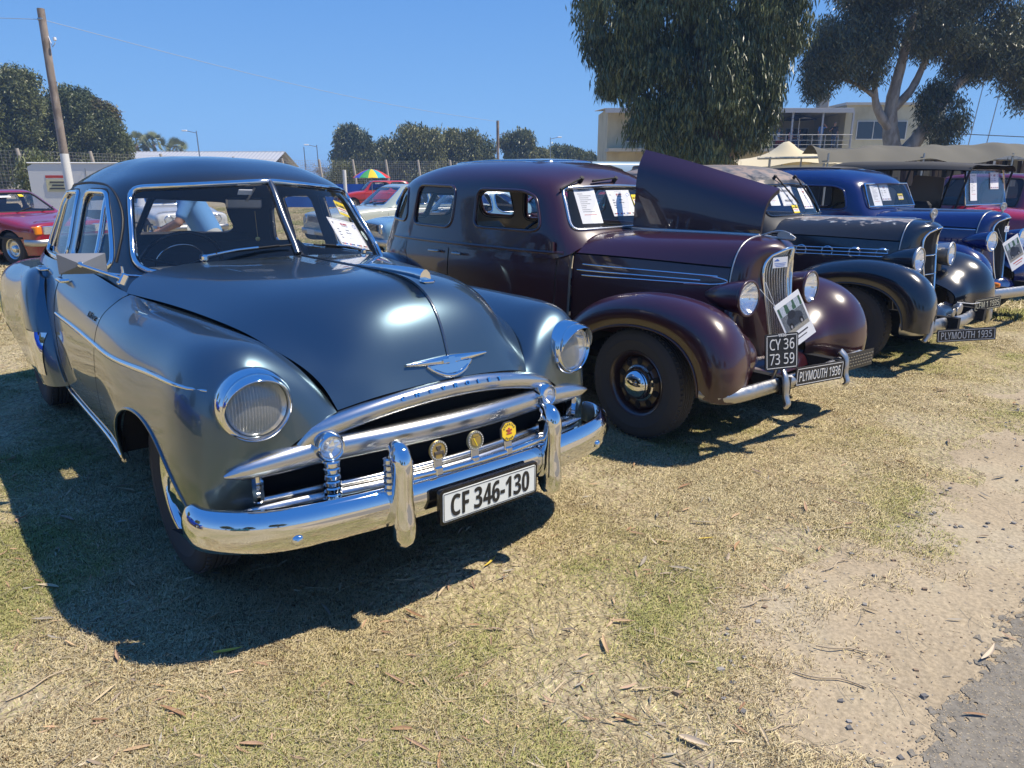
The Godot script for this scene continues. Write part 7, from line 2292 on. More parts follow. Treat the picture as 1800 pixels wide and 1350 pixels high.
func build_street() -> void:
	var wood := bark("pole_wood", Color(.20, .16, .13), Color(.30, .25, .21))
	# leaning timber pole with a white-painted foot
	var p := thing("timber_pole", "tall weathered timber pole with white-painted foot, behind the grey saloon", "pole", "timber poles")
	p.position = Vector3(-14.42, -.03, -24)
	part(p, "shaft", tube(PackedVector3Array([Vector3(0, 2.36, 0), Vector3(.0, 4.5, 0), Vector3(.02, 6.58, 0)]), 1.0, 12, false, PackedFloat32Array([.125, .115, .105])), wood)
	part(p, "white_foot", tube(PackedVector3Array([Vector3(0, 0, 0), Vector3(0, 1.2, 0), Vector3(0, 2.36, 0)]), 1.0, 12, false, PackedFloat32Array([.14, .133, .127])), mat("whitewash", Color(.66, .66, .64), .8))
	part(p, "band", lathe(pv2([.112, -.03, .118, -.02, .118, .02, .112, .03]), 14, Transform3D(Basis(Vector3.RIGHT, PI / 2), Vector3(0, 6.28, 0))), mats["steel"])
	part(p, "insulator", G.new().join(lathe(pv2([0, -.06, .045, -.05, .05, .02, .03, .05, 0, .06]), 12, Transform3D(Basis(Vector3.RIGHT, PI / 2), Vector3(.33, 5.72, .05)))).join(tube(PackedVector3Array([Vector3(.1, 5.85, 0), Vector3(.22, 5.5, .03), Vector3(.33, 5.62, .05)]), .012, 5)), mats["paper"])
	var q := thing("timber_pole", "thin far timber pole in front of the far gum line", "pole", "timber poles")
	q.position = Vector3(-.85, -.03, -45)
	part(q, "shaft", tube(PackedVector3Array([Vector3(0, 0, 0), Vector3(0, 4.93, 0)]), .085, 8), wood)
	part(q, "crossarm", bar(Vector3(0, 4.1, 0), Vector3(.55, 4.25, 0), .02, 5), mats["steel"])
	# overhead cable between them, and off to the left
	var cb := PackedVector3Array()
	for i in 25:
		var t := i / 24.0
		cb.append(Vector3(-14.42, 6.25, -24).lerp(Vector3(-.85, 4.85, -45), t) - Vector3(0, .35 * sin(PI * t), 0))
	single("overhead_cable", tube(cb, .009, 5), mat("cable", Color(.35, .40, .46), .5), "thin overhead cable sagging from the timber pole to the far pole", "cable")
	single("overhead_cable", tube(PackedVector3Array([Vector3(-26, 6.7, -23), Vector3(-20, 6.35, -23.6), Vector3(-14.42, 6.25, -24)]), .009, 5), mat("cable", Color(.35, .40, .46), .5), "short overhead cable running left from the timber pole out of view", "cable")
	single("overhead_cable", tube(PackedVector3Array([Vector3(31.6, 4.7, -54), Vector3(38, 4.25, -52), Vector3(46, 4.1, -50)]), .03, 5), mats["black"], "dark cable running right from the clubhouse corner", "cable")
	for s in [[32.6, 36.2, "left thin mast right of the clubhouse"], [33.9, 37.2, "right thin mast right of the clubhouse"]]: single("radio_mast", bar(Vector3(s[0] + .3, 3.4, -54), Vector3(s[0] + .75, 8.6, -54), .035, 6), mats["steel"], s[2], "mast", "thin masts right of the clubhouse")
	# street lamps far off
	for l in [[-29.3, -70, 5.9, -1, "street lamp above the hall roof, its arm to the left"], [-22.2, -80, 4.9, 0, "short thin lamp post left of a curved street lamp"], [-20.8, -80, 5.1, -1, "curved street lamp left of the far gums"], [4.6, -88, 6.3, 1, "floodlight pole in the far gum line"]]:
		var t := thing("street_lamp", l[4], "street lamp", "street lamps far behind")
		t.position = Vector3(l[0], -.03, l[1])
		part(t, "post", bar(Vector3.ZERO, Vector3(-.1, l[2], 0), .07, 6, .045), mats["steel"])
		if l[3] != 0:
			part(t, "arm", bar(Vector3(-.1, l[2] - .2, 0), Vector3(-.1 + .9 * l[3], l[2], 0), .03, 5), mats["steel"])
			part(t, "lamp_head", box(Vector3(.5, .12, .2), at(Vector3(-.1 + 1.1 * l[3], l[2] + .02, 0)), .04), mats["paper"])
	# mesh fence with leaning concrete posts
	var con := plaster("concrete_post", Color(.42, .38, .33))
	var fp := [[-30, -30], [-25.5, -31.4], [-21.6, -33], [-20.2, -36.2], [-18.6, -40], [-16.6, -45], [-14.9, -49], [-13.0, -51], [-10.8, -51.5], [-8.6, -52], [-6.4, -52.4], [-4.2, -53], [-2.0, -53.5]]
	var f := thing("mesh_fence", "tall wire mesh fence on leaning concrete posts behind the parked cars", "fence")
	for i in fp.size():
		part(f, "post", tube(PackedVector3Array([Vector3(fp[i][0], 0, fp[i][1]), Vector3(fp[i][0] - .12, 1.8, fp[i][1]), Vector3(fp[i][0] - .22, 2.85, fp[i][1] + .1)]), 1.0, 8, false, PackedFloat32Array([.095, .085, .075])), con)
	var wire := mat("wire", Color(.30, .29, .28), .6)
	for i in fp.size() - 1:
		var a := Vector3(fp[i][0], 0, fp[i][1]); var b := Vector3(fp[i + 1][0], 0, fp[i + 1][1])
		var L := a.distance_to(b)
		var g := G.new()
		var d := (b - a).normalized()
		var nrm := Vector3.UP.cross(d)
		var w := .004 if i < 4 else .006
		for k in 19:
			var y := .15 + 2.6 * k / 18.0
			g.quad(a + Vector3(-.12, y - w, 0), b + Vector3(-.12, y - w, 0), b + Vector3(-.12, y + w, 0), a + Vector3(-.12, y + w, 0), nrm)
		for k in int(L / .15):
			var c := a + d * .15 * k + Vector3(-.12, 0, 0)
			g.quad(c + Vector3(0, .15, 0) - d * w, c + Vector3(0, .15, 0) + d * w, c + Vector3(0, 2.75, 0) + d * w, c + Vector3(0, 2.75, 0) - d * w, nrm)
		var o := part(f, "wire_mesh", g, wire)
		o.set_meta("kind", "stuff")
	# white box trailer with a painted notice
	var t := thing("box_trailer", "white rounded box trailer with a small red and yellow notice, by the timber pole", "trailer")
	t.transform = Transform3D(Basis(Vector3.UP, .10), Vector3(-15.6, -.03, -27.5))
	var wp := mat("trailer_white", Color(.68, .68, .66), .45)
	part(t, "body", extrude(PackedVector2Array([Vector2(-1.75, .5), Vector2(1.9, .5), Vector2(1.95, 1.75), Vector2(1.75, 2.0), Vector2(1.2, 2.12), Vector2(-1.5, 2.12), Vector2(-1.75, 2.0)]), 1.9, Transform3D()), wp)
	part(t, "roof_edge", box(Vector3(3.3, .05, 1.96), at(Vector3(-.1, 2.13, 0)), .02), wp)
	part(t, "notice_board", box(Vector3(.78, .42, .02), at(Vector3(-.80, 1.36, .965))), mat("notice_cream", Color(.60, .56, .34), .6))
	part(t, "notice_heading", box(Vector3(.78, .09, .01), at(Vector3(-.80, 1.66, .956))), mats["red_ink"])
	for i in 3: part(t, "notice_line", box(Vector3([.52, .4, .6][i], .05, .01), at(Vector3(-.80, 1.47 - .11 * i, .98))), mats["ink"])
	part(t, "door_seam", box(Vector3(.02, 1.4, .01), at(Vector3(.2, 1.25, .955))), mats["steel"])
	for s in [-1.0, 1.0]: part(t, "wheel", lathe(pv2([0, .08, .18, .08, .28, .09, .31, .05, .31, -.05, .28, -.09, 0, -.09]), 24, facing(Vector3(.2, .31, .85 * s), Vector3(0, 0, s))), mats["tyre"])
	# rainbow umbrella
	var u := thing("beach_umbrella", "rainbow-striped beach umbrella between the grey and maroon saloons", "umbrella")
	u.position = Vector3(-6.95, -.03, -36.6)
	var hues := [Color(.55, .02, .02), Color(.03, .35, .42), Color(.70, .50, .02), Color(.05, .30, .08), Color(.04, .08, .45), Color(.60, .10, .02)]
	for k in 12:
		var D := []
		for j in 6:
			var row := PackedVector3Array()
			for i in 4:
				var a := TAU * (k + i / 3.0) / 12; var rr := .92 * j / 5.0
				row.append(Vector3(cos(a) * rr, 2.05 - .42 * pow(j / 5.0, 1.8) + .02 * sin(PI * i / 3.0) * j / 5.0, sin(a) * rr))
			D.append(row)
		part(u, "panel", gridg(D, Vector3(0, 1, 0)), mat("umbrella_%d" % (k % 6), hues[k % 6], .7))
	part(u, "pole", bar(Vector3(0, 0, 0), Vector3(0, 2.12, 0), .018, 6), mats["steel"])
	# blue shade-cloth barrier
	var bl := G.new()
	var Db := []
	for j in 3:
		var row := PackedVector3Array()
		for i in 41: row.append(Vector3(-14 + .45 * i, .05 + .62 * j, -40.5 + .06 * sin(i * 1.3)))
		Db.append(row)
	single("barrier_cloth", gridg(Db, Vector3(0, 0, -60)), mat("barrier_blue", Color(.015, .12, .50), .7), "long bright blue cloth barrier below the rainbow umbrella", "barrier")
	for i in 7: single("barrier_post", bar(Vector3(-14 + 3 * i, 0, -40.55), Vector3(-14 + 3 * i, 1.5, -40.55), .03, 6), mats["steel"], "slim post holding up the blue cloth barrier", "post", "posts of the blue barrier")
	single("white_post", tube(PackedVector3Array([Vector3(-8.65, 0, -38.2), Vector3(-8.65, 2.0, -38.2)]), .09, 10), mat("whitewash", Color(.66, .66, .64), .8), "short white-painted post left of the rainbow umbrella", "post")
# ---------------------------------------------------------------- ground, grass, leaves, stones
func multi(parent: Node3D, called: String, m: Mesh, mt: Material, xs: Array, cols: PackedColorArray) -> MultiMeshInstance3D:
	var mm := MultiMesh.new()
	mm.transform_format = MultiMesh.TRANSFORM_3D
	mm.use_colors = cols.size() > 0
	mm.mesh = m
	mm.instance_count = xs.size()
	for i in xs.size():
		mm.set_instance_transform(i, xs[i])
		if cols.size(): mm.set_instance_color(i, cols[i])
	var o := MultiMeshInstance3D.new()
	o.multimesh = mm
	o.material_override = mt
	o.name = numbered(called) if parent == self else called
	o.set_meta("kind", "stuff")
	parent.add_child(o, true)
	return o

var gn := FastNoiseLite.new()
var gn2 := FastNoiseLite.new()
func ground_noise() -> void:
	gn.seed = 21; gn.frequency = .55; gn.fractal_octaves = 4
	gn2.seed = 33; gn2.frequency = 3.2; gn2.fractal_octaves = 3

func edge_x(z: float) -> float:
	# where the lawn gives way to the sandy track
	var zs := [0.0, -1.58, -1.99, -2.24, -2.55, -2.94, -3.38, -4.24, -4.97, -8.0, -30.0]
	var xs := [.38, .50, .62, .80, 1.22, 1.76, 2.22, 3.02, 3.72, 6.9, 28.0]
	for i in zs.size() - 1:
		if z >= zs[i + 1]: return lerpf(xs[i], xs[i + 1], clampf((z - zs[i]) / (zs[i + 1] - zs[i]), 0, 1))
	return 28.0

func sandy(x: float, z: float) -> float:
	# > 0 on bare sand
	return (x - edge_x(z)) * .7 + gn.get_noise_2d(x * 1.4, z * 1.4) * .45 + gn2.get_noise_2d(x, z) * .12

func asphalted(x: float, z: float) -> float:
	var n := gn2.get_noise_2d(x * 1.7 + 9, z * 1.7) * .05 + gn.get_noise_2d(x * 2.0, z * 2.0 + 7) * .04
	return (x - 1.19) * .70 + (z + 1.66) * .76 + n

func height(x: float, z: float) -> float:
	var b := minf(minf(x + 9.0, 11.0 - x), minf(z + 16.0, 3.0 - z))
	return (gn.get_noise_2d(x * 1.2, z * 1.2) * .012 + gn2.get_noise_2d(x * 1.6, z * 1.6) * .005) * clampf(b, 0, 1) - .03 * (1 - clampf(b * 1.5, 0, 1))

func fibre_tex(seedn: int, base: Color, tones: Array, strokes: int, size: int, ln: float) -> Image:
	var im := Image.create(size, size, false, Image.FORMAT_RGB8)
	var f := FastNoiseLite.new()
	f.seed = seedn; f.frequency = .05; f.fractal_octaves = 3
	var nz := f.get_seamless_image(size, size)
	var r := Rnd.new(seedn)
	for y in size:
		for x in size:
			var k := .72 + .5 * nz.get_pixel(x, y).r + r.r(-.14, .14)
			im.set_pixel(x, y, (base * k).linear_to_srgb())
	for s in strokes:
		var x := r.r(0, size); var y := r.r(0, size); var a := r.r(0, TAU)
		var bend := r.r(-.03, .03)
		var c: Color = tones[r.i(tones.size())] * r.r(.6, 1.25)
		c = c.linear_to_srgb()
		for k in int(ln * r.r(.4, 1.3)):
			im.set_pixel(posmod(int(x), size), posmod(int(y), size), c)
			if ln > 10: im.set_pixel(posmod(int(x) + 1, size), posmod(int(y), size), c)
			x += cos(a); y += sin(a); a += bend
	return im

func build_ground() -> void:
	ground_noise()
	var far := G.new()
	var fx := [-1200.0, -9.0, 11.0, 1200.0]
	var fz := [1200.0, 3.0, -16.0, -1500.0]
	for i in 3:
		for j in 3:
			if i == 1 and j == 1: continue
			far.quad(Vector3(fx[i], -.03, fz[j]), Vector3(fx[i + 1], -.03, fz[j]), Vector3(fx[i + 1], -.03, fz[j + 1]), Vector3(fx[i], -.03, fz[j + 1]), Vector3.UP)
	var lawn_m := StandardMaterial3D.new()
	lawn_m.albedo_texture = ImageTexture.create_from_image(fibre_tex(7, Color(.40, .33, .215), [Color(.64, .55, .35), Color(.50, .42, .25), Color(.30, .29, .12), Color(.13, .095, .055), Color(.40, .38, .17), Color(.16, .12, .08)], 16000, 1024, 26))
	lawn_m.roughness = .95; lawn_m.metallic_specular = .2
	lawn_m.uv1_triplanar = true; lawn_m.uv1_world_triplanar = true; lawn_m.uv1_scale = Vector3.ONE * .72
	var far_m: StandardMaterial3D = lawn_m.duplicate()
	lawn_m.vertex_color_use_as_albedo = true
	lawn_m.normal_enabled = true
	lawn_m.normal_texture = noise_tex(44, .05, [], 512, 5, 6.0)
	far_m.uv1_scale = Vector3.ONE * .13
	structure("ground", far, far_m)
	# near ground, cut into lawn, sand and asphalt
	var nx := 268; var nz := 254
	var g := G.new()
	for j in nz + 1:
		for i in nx + 1:
			var x := lerpf(-9, 11, i / float(nx)); var z := lerpf(3, -16, j / float(nz))
			g.add(Vector3(x, height(x, z), z), Vector3.UP)
	for j in nz:
		for i in nx:
			var a := j * (nx + 1) + i
			g.tri(a, a + 1, a + nx + 2); g.tri(a, a + nx + 2, a + nx + 1)
	normals(g)
	for i in g.n.size():
		if g.n[i].y < 0: g.n[i] = -g.n[i]
	var s2 := cut(g, field(g, func(p: Vector3) -> float: return -sandy(p.x, p.z)))
	var lg: G = s2[1]
	var lc := PackedColorArray()
	for p in lg.v:
		var k := clampf(.62 + gn.get_noise_2d(p.x * 1.5 + 50, p.z * 1.5) * .9, 0.0, 1.0)
		var gr := clampf(gn.get_noise_2d(p.x * .9 + 9, p.z * .9 + 90) * 2.2, 0.0, 1.0)
		lc.append(Color(1.22, 1.14, 1.10).lerp(Color(.84, .85, .78), k).lerp(Color(.78, .84, .62), gr * .4))
	var lo := MeshInstance3D.new()
	lo.mesh = mesh_of(lg, lc); lo.material_override = lawn_m; lo.name = "lawn"; lo.set_meta("kind", "structure"); add_child(lo, true)
	var sand_m := StandardMaterial3D.new()
	sand_m.albedo_texture = ImageTexture.create_from_image(fibre_tex(17, Color(.41, .345, .24), [Color(.34, .27, .18), Color(.52, .43, .29), Color(.22, .19, .15), Color(.5, .39, .25)], 9000, 1024, 3))
	sand_m.roughness = .95; sand_m.metallic_specular = .2
	sand_m.uv1_triplanar = true; sand_m.uv1_world_triplanar = true; sand_m.uv1_scale = Vector3.ONE * .9
	sand_m.vertex_color_use_as_albedo = true
	sand_m.normal_enabled = true
	sand_m.normal_texture = noise_tex(45, .02, [], 512, 6, 7.0)
	sand_m.normal_scale = .55
	var sg: G = s2[0]
	var sc := PackedColorArray()
	for p in sg.v:
		var k := clampf(.5 + gn.get_noise_2d(p.x * 2.2 + 10, p.z * 2.2) * 1.0, 0.0, 1.0)
		sc.append(Color(1.08, 1.05, 1.02).lerp(Color(.86, .83, .80), k))
	var so := MeshInstance3D.new()
	so.mesh = mesh_of(sg, sc); so.material_override = sand_m; so.name = "sand_track"; so.set_meta("kind", "structure"); add_child(so, true)
	var as_m := StandardMaterial3D.new()
	as_m.albedo_texture = ImageTexture.create_from_image(fibre_tex(27, Color(.215, .195, .16), [Color(.32, .28, .21), Color(.07, .07, .07), Color(.24, .23, .21), Color(.40, .33, .22)], 60000, 1024, 3))
	as_m.roughness = .95; as_m.metallic_specular = .12
	as_m.uv1_triplanar = true; as_m.uv1_world_triplanar = true; as_m.uv1_scale = Vector3.ONE * .36
	as_m.vertex_color_use_as_albedo = true
	# a thin worn edge of tar over the sand, with islands of sand drifted across it
	var ag := G.new()
	var ax := 300; var az := 270
	for j in az + 1:
		for i in ax + 1:
			var x := lerpf(.85, 4.6, i / float(ax)); var z := lerpf(.6, -2.8, j / float(az))
			ag.add(Vector3(x, height(x, z) + .0028, z), Vector3.UP)
	for j in az:
		for i in ax:
			var a := j * (ax + 1) + i
			ag.tri(a, a + 1, a + ax + 2); ag.tri(a, a + ax + 2, a + ax + 1)
	normals(ag)
	for i in ag.n.size():
		if ag.n[i].y < 0: ag.n[i] = -ag.n[i]
	var fine := FastNoiseLite.new()
	fine.seed = 71; fine.frequency = 14.0; fine.fractal_octaves = 5; fine.fractal_gain = .75
	var s1 := cut(ag, field(ag, func(p: Vector3) -> float:
		var k := asphalted(p.x, p.z)
		return -(k + .17 * fine.get_noise_2d(p.x, p.z) * clampf(1.3 - k * 2.0, .25, 1.3))))
	var ac := PackedColorArray()
	for p in s1[0].v:
		var k := clampf(1.0 - asphalted(p.x, p.z) * 3.0 + fine.get_noise_2d(p.x * 2 + 5, p.z * 2) * .9, 0.0, 1.0)
		ac.append(Color(1, 1, 1).lerp(Color(2.3, 2.0, 1.5), k))
	var ao := MeshInstance3D.new()
	ao.mesh = mesh_of(s1[0], ac); ao.material_override = as_m; ao.name = "asphalt_road"; ao.set_meta("kind", "structure"); add_child(ao, true)
	# grass: tufts of short dry blades
	var r := Rnd.new(3)
	var gm := mat("grass_blade", Color(1, 1, 1), .8)
	gm.vertex_color_use_as_albedo = true
	gm.metallic_specular = .25
	gm.backlight_enabled = true; gm.backlight = Color(.3, .3, .15)
	var tufts := []
	for v in 4:
		var t := G.new()
		for b in 20:
			var a := r.r(0, TAU); var lean := r.r(.15, 1.35) if v < 3 else r.r(1.0, 1.5)
			var o := Vector3(r.r(-.05, .05), 0, r.r(-.05, .05))
			var d := Vector3(cos(a), 0, sin(a)); var sd := Vector3(-d.z, 0, d.x) * r.r(.0009, .0017)
			var L := r.r(.016, .042)
			var p1 := o + (d * sin(lean * .6) + Vector3.UP * cos(lean * .6)) * L * .5
			var p2 := p1 + (d * sin(lean) + Vector3.UP * cos(lean) * .7) * L * .5
			var nn := (Vector3.UP * 1.2 + d * .5).normalized()
			var i0 := t.add(o - sd, nn); t.add(o + sd, nn); t.add(p1 + sd * .8, nn); t.add(p1 - sd * .8, nn); t.add(p2, nn)
			t.tri(i0, i0 + 1, i0 + 2); t.tri(i0, i0 + 2, i0 + 3); t.tri(i0 + 3, i0 + 2, i0 + 4)
		tufts.append(mesh_of(t))
	var xs := [[], [], [], []]
	var cs := [PackedColorArray(), PackedColorArray(), PackedColorArray(), PackedColorArray()]
	var straw := Color(.56, .46, .25); var pale := Color(.66, .57, .36); var green := Color(.27, .30, .09); var yel := Color(.47, .44, .18); var brown := Color(.25, .175, .10)
	for i in 150000:
		var z := -1.35 - 15.0 * pow(r.f(), 1.75)
		var hw := -z * .80 + .8
		var x := r.r(-hw, hw)
		if sandy(x, z) > r.r(-.10, .30) and r.f() > .012: continue
		if asphalted(x, z) > 0: continue
		var bare := gn.get_noise_2d(x * 1.5 + 50, z * 1.5) * 1.7 + gn2.get_noise_2d(x * .8, z * .8 + 4) * .5
		if bare < r.r(-.58, .36): continue
		var gr := gn.get_noise_2d(x * .9 + 9, z * .9 + 90) * 2.6 - .18 + r.r(-.5, .5)
		var c := straw.lerp(pale, r.f())
		if gr > .45: c = green.lerp(yel, r.f())
		elif gr > .0: c = yel.lerp(straw, r.f())
		elif r.f() < .14: c = brown
		var k := r.i(4)
		var s := r.r(.6, 1.15) * (1.0 + maxf(0, -z - 4) * .06)
		xs[k].append(Transform3D(Basis(Vector3.UP, r.r(0, TAU)).scaled(Vector3(s, s * r.r(.35, .8), s)), Vector3(x, height(x, z) - .002, z)))
		cs[k].append(c * r.r(.75, 1.2))
	for k in 4: multi(self, "grass", tufts[k], gm, xs[k], cs[k])
	# farther grass, coarser
	var fxs := []; var fcs := PackedColorArray()
	for i in 42000:
		var z := -8.0 - 34.0 * pow(r.f(), 1.3)
		var x := r.r(z * .8, -z * .8)
		var gr := gn.get_noise_2d(x * .5, z * .5 + 90) * 2.0 + r.r(-.4, .4)
		var c := straw.lerp(pale, r.f())
		if gr > .2: c = yel.lerp(green, r.f())
		var s := r.r(1.6, 3.0) * (1 - z * .02)
		fxs.append(Transform3D(Basis(Vector3.UP, r.r(0, TAU)).scaled(Vector3(s, s * .6, s)), Vector3(x, (height(x, z) if z > -16 and absf(x) < 9 else -.03), z)))
		fcs.append(c * r.r(.8, 1.15))
	multi(self, "grass", tufts[1], gm, fxs, fcs)
	build_litter()

func leaf_mesh(r: Rnd, L: float, W: float) -> Mesh:
	# a dry sickle-shaped gum leaf, curled and thin
	var g := G.new()
	var bend := r.r(-.9, .9); var curl := r.r(.1, .45); var up := r.r(.0, .35)
	var D := []
	var n := 9
	for i in n:
		var t := i / (n - 1.0)
		var c := Vector3((t - .5) * L, .004 + up * L * (t - .3) * (t - .3) * .7, bend * L * .35 * (t - .5) * (t - .5))
		var w := W * pow(sin(PI * clampf(t * .94 + .04, 0, 1)), .75) * (1.0 - .35 * t)
		var row := PackedVector3Array()
		for k in 5:
			var s := k / 4.0 - .5
			row.append(c + Vector3(0, curl * w * (s * s * 4 - .4) + .004, s * w))
		D.append(row)
	return mesh_of(gridg(D, Vector3(0, -1, 0)))

func build_litter() -> void:
	var r := Rnd.new(77)
	var tones := [Color(.44, .28, .16), Color(.52, .37, .22), Color(.36, .22, .13), Color(.56, .46, .30), Color(.36, .28, .20), Color(.46, .31, .20), Color(.36, .32, .25)]
	var lm := []
	for i in tones.size():
		var m := mat("leaf_%d" % i, tones[i], .75)
		m.albedo_texture = noise_tex(60 + i, .03, [0.0, Color(.55, .5, .48), .5, Color(1, 1, 1), 1.0, Color(.75, .72, .7)], 128)
		m.metallic_specular = .15
		lm.append(m)
	var ms := []
	for i in 9: ms.append(leaf_mesh(r, r.r(.07, .125), r.r(.012, .024)))
	var spot := func(px: float, pz: float, k: int, m: Material, a: float, lab := "", grp := "", s := 1.0) -> void:
		var o := MeshInstance3D.new()
		o.mesh = ms[k]; o.material_override = m; o.name = numbered("fallen_leaf")
		o.transform = Transform3D(Basis(Vector3.UP, a) * Basis(Vector3.RIGHT, r.r(-.35, .35)) * Basis.from_scale(Vector3.ONE * s), Vector3(px, height(px, pz) + .006, pz))
		add_child(o, true)
		o.set_meta("label", lab if lab else "dry brown sickle-shaped gum leaf lying on the lawn or sand")
		o.set_meta("category", "leaf")
		o.set_meta("group", grp if grp else "fallen gum leaves scattered over the ground")
	var yl := mat("leaf_yellow", Color(.62, .45, .06), .6)
	spot.call(-.955, -2.045, 0, yl, .25, "bright yellow gum leaf just outside the grey saloon's shadow", "yellow fallen leaves", 1.25)
	spot.call(-.085, -2.62, 3, yl, 1.0, "yellow curved leaf at the edge of the grey saloon's shadow under the bumper", "yellow fallen leaves", .9)
	spot.call(.86, -2.83, 5, yl, .1, "small yellow leaf on the lawn right of the grey saloon", "yellow fallen leaves", .7)
	spot.call(1.60, -2.03, 2, mat("leaf_cream", Color(.56, .46, .33), .7), .7, "pale curved gum leaf lying on the asphalt edge", "", 1.1)
	spot.call(.52, -1.66, 7, mat("leaf_cream", Color(.56, .46, .33), .7), -.5, "large pale curved leaf on the sand at the bottom of the view", "", 1.25)
	var n := 0
	while n < 230:
		var z := -1.45 - 8.5 * pow(r.f(), 1.6)
		var x := r.r(z * .78, -z * .80)
		if sandy(x, z) > .05 and r.f() > .16: continue
		spot.call(x, z, r.i(9), lm[r.i(lm.size())], r.r(0, TAU), "", "", r.r(.5, 1.0))
		n += 1
	# leaves too small or too many to tell apart
	var xs := []; var cs := PackedColorArray()
	var tiny := mat("leaf_bits", Color(1, 1, 1), .8); tiny.vertex_color_use_as_albedo = true
	for i in 2600:
		var z := -1.4 - 14.0 * pow(r.f(), 1.4)
		var x := r.r(z * .82, -z * .82)
		if sandy(x, z) > .0 and r.f() > .12: continue
		xs.append(Transform3D(Basis.from_euler(Vector3(r.r(-.5, .5), r.r(0, TAU), r.r(-.4, .4))).scaled(Vector3.ONE * r.r(.2, .5)), Vector3(x, height(x, z) + .006, z)))
		cs.append(tones[r.i(tones.size())] * r.r(.7, 1.15))
	multi(self, "leaf_litter", ms[1], tiny, xs, cs)
	# straw: long dead stems lying about
	var sx := []; var sc := PackedColorArray()
	var stem := G.new()
	stem.join(tube(PackedVector3Array([Vector3(-.08, .004, 0), Vector3(-.02, .010, .006), Vector3(.04, .008, .004), Vector3(.09, .003, -.008)]), .0011, 3))
	for i in 8500:
		var z := -1.4 - 8.0 * pow(r.f(), 1.5)
		var x := r.r(z * .80, -z * .80)
		if asphalted(x, z) > 0 or (sandy(x, z) > .05 and r.f() > .08): continue
		sx.append(Transform3D(Basis(Vector3.UP, r.r(0, TAU)).scaled(Vector3.ONE * r.r(.2, .9)), Vector3(x, height(x, z) + .004, z)))
		sc.append(Color(.54, .45, .29) * r.r(.4, 1.15))
	multi(self, "straw", mesh_of(stem), tiny, sx, sc)
	# stones: the larger ones one by one, grit as one mass
	var sm := []
	for v in 6:
		# a broken chip: a cube pushed out of true, with flat faces
		var g := G.new()
		var k := []
		for q in 8: k.append(Vector3((q & 1) * 2 - 1, ((q >> 1) & 1) * 2 - 1, (q >> 2) * 2 - 1) * Vector3(r.r(.5, 1.0), r.r(.35, .8), r.r(.45, .95)))
		for q in [[0, 1, 3, 2], [4, 5, 7, 6], [0, 1, 5, 4], [2, 3, 7, 6], [0, 2, 6, 4], [1, 3, 7, 5]]:
			var c: Vector3 = (k[q[0]] + k[q[1]] + k[q[2]] + k[q[3]]) / 4
			g.flat(k[q[0]], k[q[1]], k[q[2]], c); g.flat(k[q[0]], k[q[2]], k[q[3]], c)
		sm.append(mesh_of(g))
	var greys := [Color(.24, .23, .215), Color(.33, .31, .28), Color(.165, .16, .155), Color(.33, .25, .17), Color(.27, .20, .14)]
	var stm := []
	for i in 5:
		stm.append(mat("stone_%d" % i, greys[i], .95))
		stm[i].metallic_specular = .12
	var stone := func(x: float, z: float, s: float, k: int, lab := "") -> void:
		var o := MeshInstance3D.new()
		o.mesh = sm[r.i(6)]; o.material_override = stm[k]; o.name = numbered("stone")
		o.transform = Transform3D(Basis.from_euler(Vector3(r.r(-.3, .3), r.r(0, TAU), 0)).scaled(Vector3(s, s * .7, s * r.r(.7, 1.0))), Vector3(x, height(x, z) + s * .22, z))
		add_child(o, true)
		o.set_meta("label", lab if lab else "small angular stone lying on the sandy track")
		o.set_meta("category", "stone"); o.set_meta("group", "loose stones on the sandy track")
	stone.call(.52, -1.86, .017, 3, "orange-brown stone at the left edge of the sandy track")
	stone.call(.68, -1.97, .015, 1, "flat pale grey stone among dark chips at the sand's edge")
	n = 0
	while n < 150:
		var z := -1.5 - 3.6 * pow(r.f(), 1.4)
		var x := edge_x(z) + absf(r.r(-.1, .8)) * r.f() * 2.0
		if gn2.get_noise_2d(x * .8 + 3, z * .8) < r.r(-.25, .15): continue
		if sandy(x, z) < -.05 or asphalted(x, z) > 0: continue
		stone.call(x, z, r.r(.0045, .0125), r.i(5))
		n += 1
	xs = []; cs = PackedColorArray()
	var grit := mat("grit", Color(1, 1, 1), .9); grit.vertex_color_use_as_albedo = true; grit.metallic_specular = .12
	for i in 24000:
		var z := -1.4 - 6.5 * pow(r.f(), 1.5)
		var x := edge_x(z) + r.r(-.25, 3.2) * (.4 + r.f())
		if sandy(x, z) < r.r(-.3, .02): continue
		if gn2.get_noise_2d(x * .9 + 3, z * .9) < r.r(-.5, .12): continue
		var s := r.r(.0010, .0055) * (.5 + .5 * r.f())
		xs.append(Transform3D(Basis(Vector3.UP, r.r(0, TAU)).scaled(Vector3(s, s * .7, s)), Vector3(x, height(x, z), z)))
		cs.append((greys[r.i(5)] if r.f() < .6 else Color(.48, .38, .24)) * r.r(.7, 1.2))
	for i in 9000:
		var z := -1.4 - 7.0 * pow(r.f(), 1.5)
		var x := r.r(z * .8, -z * .8)
		if sandy(x, z) > 0: continue
		var s := r.r(.0012, .0045) * (.5 + .5 * r.f())
		xs.append(Transform3D(Basis(Vector3.UP, r.r(0, TAU)).scaled(Vector3(s * 1.6, s * .6, s)), Vector3(x, height(x, z) + .003, z)))
		cs.append((Color(.16, .12, .08) if r.f() < .65 else Color(.5, .42, .29)) * r.r(.6, 1.2))
